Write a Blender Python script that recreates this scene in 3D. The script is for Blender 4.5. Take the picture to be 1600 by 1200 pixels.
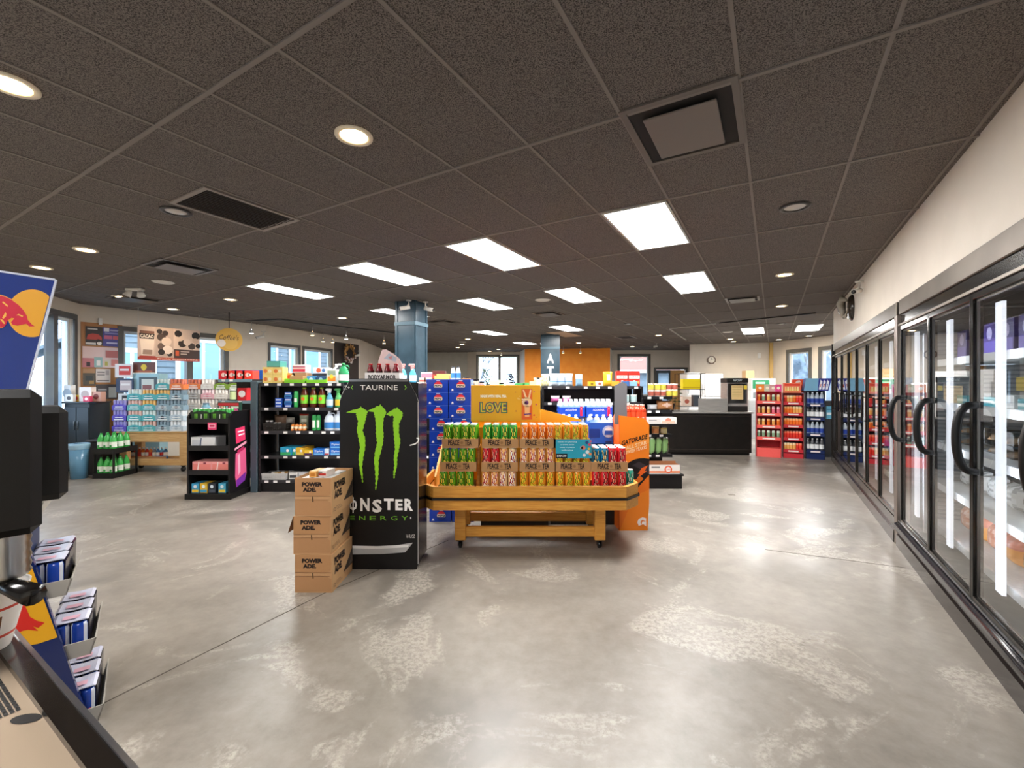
import bpy, math, random
from math import sin, cos, pi, radians as R
from mathutils import Vector
random.seed(7)
S = bpy.context.scene
for o in list(bpy.data.objects): bpy.data.objects.remove(o)
COL = S.collection
# ---------------------------------------------------------------- camera, world, exposure
CZ = 1.62; CH = 3.178; F = 692.0; HY = 600.5
cd = bpy.data.cameras.new('camera'); cam = bpy.data.objects.new('camera', cd); COL.objects.link(cam)
cd.sensor_width = 36; cd.lens = 36*F/1600; cd.clip_start = .05; cd.clip_end = 300
cam.location = (0, 0, CZ); cam.rotation_euler = (pi/2, 0, 0)
S.camera = cam
S.view_settings.view_transform = 'Standard'; S.view_settings.look = 'None'
S.view_settings.gamma = 1; S.view_settings.use_curve_mapping = False
S.view_settings.exposure = 0.6
w = bpy.data.worlds.new('overcast_sky'); S.world = w; w.use_nodes = True
wn = w.node_tree.nodes; wl = w.node_tree.links
bg = wn['Background']; bg.inputs[1].default_value = 4.0
tc = wn.new('ShaderNodeTexCoord'); mp = wn.new('ShaderNodeMapping'); mp.inputs['Scale'].default_value = (1, 1, 3)
nz = wn.new('ShaderNodeTexNoise'); nz.inputs['Scale'].default_value = 2.2; nz.inputs['Detail'].default_value = 6
cr = wn.new('ShaderNodeValToRGB'); cr.color_ramp.elements[0].position = .35; cr.color_ramp.elements[1].position = .65
cr.color_ramp.elements[0].color = (.50, .70, .98, 1); cr.color_ramp.elements[1].color = (.84, .93, 1, 1)
wl.new(tc.outputs['Generated'], mp.inputs[0]); wl.new(mp.outputs[0], nz.inputs['Vector']); wl.new(nz.outputs[0], cr.inputs[0]); wl.new(cr.outputs[0], bg.inputs[0])
PANEL_W = 58.0      # watts of each fluorescent panel
# ---------------------------------------------------------------- colour and materials
def lin(c):
    c = c.lstrip('#'); c = c if len(c) == 6 else ''.join(k*2 for k in c)
    v = [int(c[i:i+2], 16)/255 for i in (0, 2, 4)]
    return tuple(x/12.92 if x <= .04045 else ((x+.055)/1.055)**2.4 for x in v)
MATS = {}
def mat(name, rough=.5, metal=0, coat=0, col=None, emit=0, bump=None, spec=.5):
    m = bpy.data.materials.new(name); m.use_nodes = True; MATS[name] = m
    n = m.node_tree.nodes; l = m.node_tree.links; b = n['Principled BSDF']
    b.inputs['Roughness'].default_value = rough; b.inputs['Metallic'].default_value = metal
    b.inputs['Coat Weight'].default_value = coat; b.inputs['Specular IOR Level'].default_value = spec
    if col is None:
        a = n.new('ShaderNodeAttribute'); a.attribute_name = 'Col'; l.new(a.outputs['Color'], b.inputs['Base Color'])
    else:
        b.inputs['Base Color'].default_value = (*lin(col), 1)
        if emit: b.inputs['Emission Color'].default_value = (*lin(col), 1); b.inputs['Emission Strength'].default_value = emit
    if bump:
        t = n.new('ShaderNodeTexNoise'); t.inputs['Scale'].default_value = bump[0]; bb = n.new('ShaderNodeBump'); bb.inputs['Strength'].default_value = bump[1]
        l.new(t.outputs[0], bb.inputs['Height']); l.new(bb.outputs[0], b.inputs['Normal'])
    return m
mat('print', .42, spec=.32); mat('gloss', .18, coat=.12, spec=.4); mat('matte', .8); mat('metal', .28, 1); mat('brushed', .42, .9)
mat('crumple', .25, bump=(18, .5)); mat('cardboard', .85, bump=(60, .08)); mat('powdercoat', .4, spec=.3)
mat('lamp_panel', .5, col='#ffffff', emit=9); mat('lamp_warm', .5, col='#ffd9a0', emit=14); mat('lamp_cool', .5, col='#e8f0ff', emit=16)
mat('led', .5, col='#f2f6ff', emit=1.1); mat('black_grip', .4, col='#080707', spec=.3)
def noise_mat(name, c1, c2, scale, rough=.8, detail=8, lo=.4, hi=.6, stretch=None, bump=0, metal=0):
    m = bpy.data.materials.new(name); m.use_nodes = True; MATS[name] = m
    n = m.node_tree.nodes; l = m.node_tree.links; b = n['Principled BSDF']; b.inputs['Roughness'].default_value = rough; b.inputs['Metallic'].default_value = metal; b.inputs['Specular IOR Level'].default_value = .35
    t = n.new('ShaderNodeTexCoord'); mp = n.new('ShaderNodeMapping'); x = n.new('ShaderNodeTexNoise'); x.inputs['Scale'].default_value = scale; x.inputs['Detail'].default_value = detail
    if stretch: mp.inputs['Scale'].default_value = stretch
    c = n.new('ShaderNodeValToRGB'); c.color_ramp.elements[0].position = lo; c.color_ramp.elements[1].position = hi
    c.color_ramp.elements[0].color = (*lin(c1), 1); c.color_ramp.elements[1].color = (*lin(c2), 1)
    l.new(t.outputs['Object'], mp.inputs[0]); l.new(mp.outputs[0], x.inputs['Vector']); l.new(x.outputs[0], c.inputs[0]); l.new(c.outputs[0], b.inputs['Base Color'])
    if bump:
        bb = n.new('ShaderNodeBump'); bb.inputs['Strength'].default_value = bump; bb.inputs['Distance'].default_value = .01; l.new(x.outputs[0], bb.inputs['Height']); l.new(bb.outputs[0], b.inputs['Normal'])
    return m
noise_mat('ceiling_tile', '#37322f', '#7b736d', 170, .95, 2, .36, .58, bump=.3)
noise_mat('wall_paint', '#dcd3c6', '#e0d7ca', 3, .75)
noise_mat('wall_orange', '#f59430', '#fa9e38', 3, .7)
noise_mat('wall_grey', '#b4b1a7', '#bab7ad', 3, .75)
noise_mat('maple', '#cf8a34', '#e2a44a', 6, .42, 5, .35, .65, (1, 14, 14))
noise_mat('maple_light', '#c79a63', '#d9b37d', 6, .45, 5, .35, .65, (1, 10, 10))
noise_mat('dark_laminate', '#14110f', '#1b1714', 8, .35)
noise_mat('steel', '#a9a6a2', '#c0bdb8', 4, .35, 4, .3, .7, (1, 1, 20), metal=.5)
noise_mat('bronze', '#5b534c', '#7d746b', 1.2, .42, 4, .3, .7, metal=.85)
noise_mat('trim_grey', '#5a5a5c', '#64645f', 3, .5)
noise_mat('column_paint', '#2c3f4b', '#384e5b', 2, .25)
noise_mat('siding', '#7d8a92', '#8b979e', 2, .8)
noise_mat('snow_ground', '#6c7276', '#9a9fa3', .3, .9)
noise_mat('hedge', '#55606a', '#8a96a0', 1.5, .9, bump=.5)
noise_mat('bark', '#8f9094', '#bfc0c4', 3, .9)
noise_mat('cork', '#a97c4c', '#bd9060', 40, .9)
# polished concrete: blotches of pale cement over a beige grey ground
def floor_mat():
    m = bpy.data.materials.new('polished_concrete'); m.use_nodes = True; MATS['floor'] = m
    n = m.node_tree.nodes; l = m.node_tree.links; b = n['Principled BSDF']
    tc = n.new('ShaderNodeTexCoord')
    def nz(scale, det, rough=.6, dist=0):
        x = n.new('ShaderNodeTexNoise'); x.inputs['Scale'].default_value = scale; x.inputs['Detail'].default_value = det; x.inputs['Roughness'].default_value = rough; x.inputs['Distortion'].default_value = dist
        l.new(tc.outputs['Object'], x.inputs['Vector']); return x.outputs[0]
    def ramp(s, p0, p1, a, c):
        r = n.new('ShaderNodeValToRGB'); r.color_ramp.elements[0].position = p0; r.color_ramp.elements[1].position = p1
        r.color_ramp.elements[0].color = a; r.color_ramp.elements[1].color = c; l.new(s, r.inputs[0]); return r.outputs[0]
    def mix(f, a, c, mode='MIX'):
        x = n.new('ShaderNodeMix'); x.data_type = 'RGBA'; x.blend_type = mode
        if isinstance(f, float): x.inputs[0].default_value = f
        else: l.new(f, x.inputs[0])
        l.new(a, x.inputs[6]); l.new(c, x.inputs[7]); return x.outputs[2]
    W = (1, 1, 1, 1); K = (0, 0, 0, 1)
    base = ramp(nz(.7, 5, .6, .6), .35, .65, (*lin('#6d675f'), 1), (*lin('#968f86'), 1))
    fine = ramp(nz(9, 10, .7), .3, .7, (*lin('#756e65'), 1), (*lin('#a0988f'), 1))
    c = mix(.45, base, fine)
    pale = n.new('ShaderNodeRGB'); pale.outputs[0].default_value = (*lin('#c4bdb2'), 1)
    dark = n.new('ShaderNodeRGB'); dark.outputs[0].default_value = (*lin('#5f5a54'), 1)
    big = ramp(nz(1.1, 6, .62, 1.4), .54, .60, K, W); grain = ramp(nz(34, 6, .75), .42, .56, K, W)
    pm = mix(1.0, big, grain, 'MULTIPLY')
    c = mix(ramp(nz(.55, 4, .5, 1.0), .52, .60, K, (.55, .55, .55, 1)), c, dark.outputs[0])
    sep = n.new('ShaderNodeMath'); sep.operation = 'MULTIPLY'; sep.inputs[1].default_value = .46; l.new(pm, sep.inputs[0])
    c = mix(sep.outputs[0], c, pale.outputs[0])
    l.new(c, b.inputs['Base Color'])
    rr = n.new('ShaderNodeMapRange'); rr.inputs[1].default_value = .3; rr.inputs[2].default_value = .7; rr.inputs[3].default_value = .27; rr.inputs[4].default_value = .44
    l.new(nz(1.3, 5), rr.inputs[0]); l.new(rr.outputs[0], b.inputs['Roughness'])
    b.inputs['Specular IOR Level'].default_value = .5
    bb = n.new('ShaderNodeBump'); bb.inputs['Strength'].default_value = .06; bb.inputs['Distance'].default_value = .003
    l.new(nz(5, 6), bb.inputs['Height']); l.new(bb.outputs[0], b.inputs['Normal'])
floor_mat()
def glass_mat(name, tint, refl=1.0):
    m = bpy.data.materials.new(name); m.use_nodes = True; MATS[name] = m
    n = m.node_tree.nodes; l = m.node_tree.links; n.remove(n['Principled BSDF'])
    t = n.new('ShaderNodeBsdfTransparent'); t.inputs[0].default_value = (*tint, 1)
    g = n.new('ShaderNodeBsdfGlossy'); g.inputs['Roughness'].default_value = .01
    f = n.new('ShaderNodeFresnel'); f.inputs[0].default_value = 1.55
    k = n.new('ShaderNodeMath'); k.operation = 'MULTIPLY'; k.inputs[1].default_value = refl; k.use_clamp = True
    x = n.new('ShaderNodeMixShader'); l.new(f.outputs[0], k.inputs[0]); l.new(k.outputs[0], x.inputs[0]); l.new(t.outputs[0], x.inputs[1]); l.new(g.outputs[0], x.inputs[2])
    l.new(x.outputs[0], n['Material Output'].inputs[0])
glass_mat('window_glass', (.93, .97, 1)); glass_mat('cooler_glass', (.86, .88, .88), 1.9)
glass_mat('clear_plastic', (.8, .85, .88), 1.5)
# ---------------------------------------------------------------- mesh builder
class MB:
    def __init__(s): s.v = []; s.f = []; s.cm = []; s.col = (1, 1, 1); s.mat = 'print'; s.sm = False
    def c(s, col, mat=None, sm=None):
        s.col = lin(col) if isinstance(col, str) else col
        if mat: s.mat = mat
        if sm is not None: s.sm = sm
        return s
    def face(s, idx, col=None): s.f.append(tuple(idx)); s.cm.append((col or s.col, s.mat, s.sm))
    def pts(s, P): k = len(s.v); s.v += [tuple(p) for p in P]; return list(range(k, k+len(P)))
    def poly(s, P, col=None): s.face(s.pts(P), lin(col) if isinstance(col, str) else col)
    def hull(s, P, faces):
        k = s.pts(P); c = sum((Vector(p) for p in P), Vector())/len(P)
        for f in faces:
            a = [Vector(P[i]) for i in f]; n = (a[1]-a[0]).cross(a[2]-a[0]); fc = sum(a, Vector())/len(a)
            if n.dot(fc-c) < 0: f = f[::-1]
            s.face([k[i] for i in f])
        return s
    def box(s, x0, x1, y0, y1, z0, z1, b=0):
        if b <= 0:
            P = [(x, y, z) for x in (x0, x1) for y in (y0, y1) for z in (z0, z1)]
            return s.hull(P, [(0, 1, 3, 2), (4, 5, 7, 6), (0, 1, 5, 4), (2, 3, 7, 6), (0, 2, 6, 4), (1, 3, 7, 5)])
        lo = (x0, y0, z0); hi = (x1, y1, z1); P = []; ix = {}
        for sx in (0, 1):
            for sy in (0, 1):
                for sz in (0, 1):
                    for a in range(3):
                        sg = (sx, sy, sz); p = []
                        for k in range(3):
                            e = hi[k] if sg[k] else lo[k]
                            if k != a: e += -b if sg[k] else b
                            p.append(e)
                        ix[(sx, sy, sz, a)] = len(P); P.append(tuple(p))
        fs = []
        for a in range(3):
            o = [k for k in range(3) if k != a]
            for sg in (0, 1):
                q = []
                for u, v in ((0, 0), (1, 0), (1, 1), (0, 1)):
                    t = [0]*3; t[a] = sg; t[o[0]] = u; t[o[1]] = v; q.append(ix[(*t, a)])
                fs.append(q)
            for u in (0, 1):
                for v in (0, 1):
                    t = [0]*3; t[o[0]] = u; t[o[1]] = v; t[a] = 0; t2 = list(t); t2[a] = 1
                    fs.append([ix[(*t, o[0])], ix[(*t2, o[0])], ix[(*t2, o[1])], ix[(*t, o[1])]])
        for sx in (0, 1):
            for sy in (0, 1):
                for sz in (0, 1): fs.append([ix[(sx, sy, sz, a)] for a in range(3)])
        return s.hull(P, fs)
    def prism(s, poly, axis, a0, a1):
        """2-D polygon extruded along axis: 'x' takes (y,z), 'y' takes (x,z), 'z' takes (x,y)"""
        def mk(p, a): return {'x': (a, p[0], p[1]), 'y': (p[0], a, p[1]), 'z': (p[0], p[1], a)}[axis]
        A = s.pts([mk(p, a0) for p in poly]); B = s.pts([mk(p, a1) for p in poly]); n = len(poly)
        s.face(A); s.face(B[::-1])
        for i in range(n): s.face([A[i], B[i], B[(i+1) % n], A[(i+1) % n]])
        return s
    def lathe(s, prof, n=16, cx=0, cy=0, z=0, fn=None, cap=True, ell=1):
        """prof: (r,z) bottom to top"""
        rings = []
        for r, h in prof:
            rings.append(s.pts([(cx+r*cos(2*pi*k/n), cy+r*ell*sin(2*pi*k/n), z+h) for k in range(n)]))
        for i in range(len(prof)-1):
            for k in range(n):
                c = None
                if fn: c = fn((k+.5)/n*2*pi, (prof[i][1]+prof[i+1][1])/2)
                s.face([rings[i][k], rings[i][(k+1) % n], rings[i+1][(k+1) % n], rings[i+1][k]], c)
        if cap:
            sm = s.sm; s.sm = False
            if prof[0][0] > 1e-4: s.face(rings[0][::-1])
            if prof[-1][0] > 1e-4: s.face(rings[-1])
            s.sm = sm
        return s
    def tube(s, P, r, n=8, closed=False):
        P = [Vector(p) for p in P]; rings = []; m = len(P)
        for i, p in enumerate(P):
            a = P[(i-1) % m] if (closed or i > 0) else P[i]; b = P[(i+1) % m] if (closed or i < m-1) else P[i]
            d = (b-a).normalized(); u = d.cross(Vector((0, 0, 1)))
            if u.length < .05: u = d.cross(Vector((0, 1, 0)))
            if i and u.dot(pu) < 0: u = -u
            pu = u; u.normalize(); v = d.cross(u)
            rr = r[i] if isinstance(r, (list, tuple)) else r
            rings.append(s.pts([p+(u*cos(2*pi*k/n)+v*sin(2*pi*k/n))*rr for k in range(n)]))
        for i in range(m if closed else m-1):
            A = rings[i]; B = rings[(i+1) % m]
            for k in range(n): s.face([A[k], A[(k+1) % n], B[(k+1) % n], B[k]])
        if not closed: s.face(rings[0][::-1]); s.face(rings[-1])
        return s
    def rect(s, x0, x1, z0, z1, y, col=None):       # flat patch facing -y
        s.poly([(x0, y, z0), (x1, y, z0), (x1, y, z1), (x0, y, z1)], col)
    def disc(s, cx, cz, r, y, col=None, n=20, a0=0, a1=2*pi):
        s.poly([(cx+r*cos(a0+(a1-a0)*k/n), y, cz+r*sin(a0+(a1-a0)*k/n)) for k in range(n if a1-a0 > 6.2 else n+1)], col)
    def text(s, txt, cx, cz, h, y, col, w=None, bold=0, o=None, ux=(1, 0, 0), uz=(0, 0, 1), shear=0):
        """lettering on a face; centre (cx,cz), cap height h, optional total width w"""
        V, Fs = text_data(txt, bold); xs = [p[0] for p in V]; zs = [p[1] for p in V]
        W = max(xs)-min(xs); H = max(zs)-min(zs); kz = h/H; kx = (w/W) if w else kz
        mx = (max(xs)+min(xs))/2; mz = (max(zs)+min(zs))/2
        O = Vector(o) if o else Vector((0, y, 0)); ux = Vector(ux); uz = Vector(uz)
        k = s.pts([O+ux*(cx+(p[0]-mx)*kx+shear*(p[1]-mz)*kz)+uz*(cz+(p[1]-mz)*kz) for p in V])
        cc = lin(col)
        for f in Fs: s.face([k[i] for i in f], cc)
        return s
    def xf(s, fn): s.v = [tuple(fn(Vector(p))) for p in s.v]; return s
    def add(s, o, dx=0, dy=0, dz=0, rz=0, sc=1):
        k = len(s.v); c_, s_ = cos(rz), sin(rz)
        for x, y, z in o.v: s.v.append((dx+(x*c_-y*s_)*sc, dy+(x*s_+y*c_)*sc, dz+z*sc))
        for f, cm in zip(o.f, o.cm): s.f.append(tuple(i+k for i in f)); s.cm.append(cm)
        return s
    def mesh(s, name, m=None):
        me = bpy.data.meshes.new(name); me.from_pydata(s.v, [], s.f)
        slots = [];
        for c, mt, sm in s.cm:
            if m: mt = m
            if mt not in slots: slots.append(mt)
        for q in slots: me.materials.append(MATS[q])
        me.polygons.foreach_set('material_index', [slots.index(m or c[1]) for c in s.cm])
        me.polygons.foreach_set('use_smooth', [c[2] for c in s.cm])
        ca = me.color_attributes.new('Col', 'FLOAT_COLOR', 'CORNER'); arr = []
        for f, c in zip(s.f, s.cm): arr += [c[0][0], c[0][1], c[0][2], 1.0]*len(f)
        ca.data.foreach_set('color', arr); me.update(); return me
    def build(s, name, m=None, parent=None, loc=(0, 0, 0), rz=0):
        o = bpy.data.objects.new(name, s.mesh(name, m)); COL.objects.link(o); o.parent = parent; o.location = loc; o.rotation_euler = (0, 0, rz)
        return o
_T = {}
def text_data(t, bold):
    if (t, bold) in _T: return _T[(t, bold)]
    cu = bpy.data.curves.new('lettering', 'FONT'); cu.body = t; cu.size = 1; cu.resolution_u = 2; cu.offset = bold; cu.fill_mode = 'FRONT'
    ob = bpy.data.objects.new('lettering', cu); COL.objects.link(ob)
    dg = bpy.context.evaluated_depsgraph_get(); me = ob.evaluated_get(dg).to_mesh()
    V = [(v.co.x, v.co.y) for v in me.vertices]; Fs = [tuple(p.vertices) for p in me.polygons]
    ob.evaluated_get(dg).to_mesh_clear(); bpy.data.objects.remove(ob); bpy.data.curves.remove(cu)
    _T[(t, bold)] = (V, Fs); return _T[(t, bold)]
def tag(o, label, cat, group=None, kind=None):
    if label: o['label'] = label
    if cat: o['category'] = cat
    if group: o['group'] = group
    if kind: o['kind'] = kind
    return o
def struct(o): o['kind'] = 'structure'; return o
def empty(name, loc=(0, 0, 0), rz=0):
    o = bpy.data.objects.new(name, None); COL.objects.link(o); o.location = loc; o.rotation_euler = (0, 0, rz); o.empty_display_size = .1; return o
class Rec:
    """a kind of product: list of (part name, mesh, parent index or None, label)"""
    def __init__(s, name, *parts):
        s.name = name; s.parts = [(p[0], p[1].mesh(p[0], p[2] if len(p) > 2 else None), p[3] if len(p) > 3 else None, p[4] if len(p) > 4 else None) for p in parts]
        s.first = None
    def put(s, label, cat, loc, rz=0, group=None):
        if len(s.parts) == 1:
            o = bpy.data.objects.new(s.name, s.parts[0][1]); COL.objects.link(o); o.location = loc; o.rotation_euler = (0, 0, rz)
            return tag(o, label, cat, group)
        if s.first is None:
            e = empty(s.name, loc, rz); tag(e, label, cat, group); s.kids = []
            for n, me, pi_, lb in s.parts:
                c = bpy.data.objects.new(n, me); COL.objects.link(c); c.parent = e if pi_ is None else s.kids[pi_]
                if lb: c['label'] = lb
                s.kids.append(c)
            s.first = e; return e
        e = s.first.copy(); COL.objects.link(e); e.location = loc; e.rotation_euler = (0, 0, rz); tag(e, label, cat)
        if group: e['group'] = group
        ks = []
        for c, p in zip(s.kids, s.parts):
            d = c.copy(); COL.objects.link(d); d.parent = e if p[2] is None else ks[p[2]]; ks.append(d)
        return e
ORD = ['first', 'second', 'third', 'fourth', 'fifth', 'sixth', 'seventh', 'eighth', 'ninth', 'tenth', 'eleventh', 'twelfth', 'thirteenth', 'fourteenth', 'fifteenth', 'sixteenth', 'seventeenth', 'eighteenth', 'nineteenth', 'twentieth']
def X(px, D): return (px-800)/F*D
def Z(py, D): return CZ-(py-HY)/F*D
def frame(x, y, rz):
    c_, s_ = cos(rz), sin(rz)
    return lambda a, b, z=0: (x+a*c_-b*s_, y+a*s_+b*c_, z)
# ---------------------------------------------------------------- setting: floor, ceiling, walls
AX = R(30.54); NX = (cos(AX), -sin(AX)); VX = (sin(AX), cos(AX))      # across / along the cooler wall
def G(i, j):
    u = (.752-i)*.61; v = (4.162+j*2.18)*.61
    return (u*NX[0]+v*VX[0], u*NX[1]+v*VX[1])
GR = pi/2-AX        # z rotation whose local x runs along the cooler wall
PLAN = [(-5.2, -5.5), (-5.6, .16), (-8.75, 8.7), (-6.8, 11.95), (-5.6, 15.6), (-6.3, 22.1), (8.7, 22.1), (8.7, 20.7), (7.4, 17.6), (10.0, 16.9), (10.75, 13.2), (10.75, 8), (6, -5.5)]
m = MB(); m.prism(PLAN, 'z', -.12, 0); struct(m.build('floor', 'floor'))
m = MB(); m.prism(PLAN, 'z', CH, CH+.15); struct(m.build('ceiling', 'ceiling_tile'))
m = MB(); m.c('#7f7770', 'matte')
def bar(p, q, wd, z0, z1, mb):
    p = Vector((*p, 0)); q = Vector((*q, 0)); d = (q-p).normalized(); n = Vector((-d.y, d.x, 0))*wd/2
    P = [(*(a+s_*n).xy, z) for a in (p, q) for s_ in (-1, 1) for z in (z0, z1)]
    mb.hull(P, [(0, 1, 3, 2), (4, 5, 7, 6), (0, 1, 5, 4), (2, 3, 7, 6), (0, 2, 6, 4), (1, 3, 7, 5)])
for i in range(-9, 30): bar(G(i, -4), G(i, 13), .020, CH-.006, CH+.001, m)
for j in range(-4, 14): bar(G(-9, j), G(29, j), .023, CH-.009, CH+.001, m)
struct(m.build('trim_1'))
m = MB().c('#4f4840', 'matte')                         # saw-cut joints in the concrete
def fl(px, py): D = CZ*F/(py-HY); return (X(px, D), D)
for a, b in (((60, 1150), (512, 925)), ((512, 925), (700, 845)), ((1195, 859), (1415, 888)), ((60, 725), (190, 706))):
    bar(fl(*a), fl(*b), .008, .0005, .0015, m)
struct(m.build('trim_2'))
def wall(name, p, q, ops=(), mt='wall_paint', z1=CH, th=.16, z0=0):
    """wall from p to q; openings (a,b,z0,z1) in metres along it; room lies to the right of p->q"""
    p = Vector(p); q = Vector(q); L = (q-p).length; a = math.atan2(q.y-p.y, q.x-p.x); m = MB()
    xs = 0
    for (a0, a1, b0, b1) in sorted(ops):
        m.box(xs, a0, 0, th, z0, z1); m.box(a0, a1, 0, th, z0, b0) if b0 > z0 else None; m.box(a0, a1, 0, th, b1, z1); xs = a1
    m.box(xs, L, 0, th, z0, z1)
    o = m.build(name, mt, None, (p.x, p.y, 0), a); return struct(o)
def WP(p, q, px, py=None):
    """where the sight line of a pixel column meets the wall p->q: metres along it, depth, height"""
    t = (px-800)/F; dx, dy = q[0]-p[0], q[1]-p[1]; k = (t*p[1]-p[0])/(dx-t*dy); D = p[1]+k*dy
    return k*math.hypot(dx, dy), D, (Z(py, D) if py is not None else None)
nwin = [0]
def window(p, q, a0, a1, z0, z1, mull=(), fw=.10, deep=.16, mt='trim_grey'):
    nwin[0] += 1; a = math.atan2(q[1]-p[1], q[0]-p[0])
    e = empty('window_%d' % nwin[0], (p[0], p[1], 0), a); struct(e)
    m = MB()
    for x0, x1, c0, c1 in ((a0-fw, a1+fw, z1, z1+fw), (a0-fw, a1+fw, z0-fw, z0), (a0-fw, a0, z0, z1), (a1, a1+fw, z0, z1)): m.box(x0, x1, -.03, .03, c0, c1, .006)
    m.build('casing', mt, e)
    m = MB().c('#dfe6ea', 'matte')
    for x0, x1, c0, c1 in ((a0, a1, z1-.05, z1), (a0, a1, z0, z0+.05), (a0, a0+.05, z0+.05, z1-.05), (a1-.05, a1, z0+.05, z1-.05)): m.box(x0, x1, .06, .12, c0, c1)
    m.build('frame', None, e)
    for k in mull:
        m = MB(); m.box(k-.06, k+.06, -.02, .12, z0, z1); m.build('mullion', mt, e)
    m = MB(); m.poly([(a0, .09, z0), (a1, .09, z0), (a1, .09, z1), (a0, .09, z1)]); m.build('pane', 'window_glass', e)
    return e
W0 = ((-5.35, .16), (-8.41, 8.62)); W1 = ((-8.41, 8.62), (-6.50, 11.72)); W2 = ((-6.50, 11.72), (-5.32, 15.5))
W3 = ((-5.32, 15.5), (-6.0, 21.8)); W4 = ((-6.0, 21.8), (-2.2, 21.8)); W5 = ((-2.2, 21.8), (-1.72, 21.4)); W6 = ((-1.72, 21.4), (.4, 21.4))
W7 = ((.57, 19.8), (4.25, 19.2)); W8 = ((4.6, 20.4), (8.3, 20.4)); W9 = ((6.99, 17.4), (9.71, 16.6)); W10 = ((9.71, 16.6), (10.35, 13.2))
def opn(Wl, px0, px1, pyt, zb): a = WP(*Wl, px0, pyt); b = WP(*Wl, px1); return [a[0], b[0], zb, a[2]]
o0 = opn(W0, 30, 114, 500, .9); o0[2:] = [.9, 2.85]
wall('wall_left', *W0, [o0]); window(*W0, *o0, mull=[o0[1]-.55])
o1 = opn(W1, 193, 350, 505, .9); o1[3] = 2.72
wall('wall_left_front', (-4.9, -5.4), (-5.35, .16), [[1.2, 4.6, .3, 2.7]]); window((-4.9, -5.4), (-5.35, .16), 1.2, 4.6, .3, 2.7, mull=[2.9])
wall('wall_front', (-1.3, -5.1), (-4.9, -5.4))  # unseen wall behind the camera, added to keep bright sky out of reflections
wall('wall_left_back', *W1, [o1]); window(*W1, *o1, mull=[o1[0]+(o1[1]-o1[0])*.62])
o2 = opn(W2, 422, 466, 528, 1.1); o3 = opn(W2, 475, 517, 534, 1.1); o2[3] = 2.66; o3[3] = 2.66
wall('wall_back_left', *W2, [o2, o3]); window(*W2, *o2, fw=.07); window(*W2, *o3, fw=.07)
wall('wall_back_recess', *W3); wall('wall_back', *W4, mt='wall_grey'); wall('wall_back_return', *W5)
o6 = [.08, 1.98, 1.0, 2.95]; wall('wall_back_window', *W6, [o6]); window(*W6, *o6, mull=[1.12], fw=.09)
wall('wall_back_jog', (.4, 21.4), (.57, 19.8)); wall('wall_back_orange', *W7, mt='wall_orange'); wall('wall_back_corner', (4.25, 19.2), (4.6, 20.4))
o8 = opn(W8, 968, 1013, 557, 1.1); d8 = opn(W8, 1025, 1071, 578, 0)
wall('wall_back_right', *W8, [o8, d8]); window(*W8, *o8, fw=.1)
wall('wall_back_nook', (8.3, 20.4), (6.99, 17.4)); wall('wall_back_office', *W9)
oa = opn(W10, 1233, 1264, 544, .9); ob = opn(W10, 1284, 1312, 540, .9); oa[3] = ob[3] = 2.72
wall('wall_right_back', *W10, [oa, ob]); window(*W10, *oa, fw=.12); window(*W10, *ob, fw=.12)
wall('wall_right_end', (10.35, 13.2), (10.4, 9.2))
# the door beside the far window
e = empty('door_1', (W8[0][0], W8[0][1], 0), 0); struct(e)
m = MB()
m.box(d8[0]-.1, d8[0], -.03, .03, 0, d8[3]+.1, .005); m.box(d8[1], d8[1]+.1, -.03, .03, 0, d8[3]+.1, .005); m.box(d8[0], d8[1], -.03, .03, d8[3], d8[3]+.1, .005); m.build('door_frame', 'trim_grey', e)
m = MB().c('#59636b', 'powdercoat'); k = (d8[0]+d8[1])/2
for a in ((d8[0]+.02, d8[0]+.12, 0, d8[3]-.02), (k-.08, k, 0, d8[3]-.02), (d8[0]+.12, k-.08, 0, .5), (d8[0]+.12, k-.08, d8[3]-.16, d8[3]-.02)): m.box(a[0], a[1], .04, .09, a[2], a[3])
m.build('door_leaf', None, e)
m = MB(); m.poly([(d8[0]+.1, .06, .5), (k-.06, .06, .5), (k-.06, .06, d8[3]-.1), (d8[0]+.1, .06, d8[3]-.1)]); m.build('door_glass', 'window_glass', e)
m = MB().c('#d9a566', 'matte'); m.box(k, d8[1]-.02, .05, .08, .0, d8[3]-.02); m.build('side_panel', None, e)
m = MB(); m.box(d8[0]-.1, d8[1]+.1, -.05, -.03, 0, .1); m.v = [(x, y, z) for x, y, z in m.v]; 
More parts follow.
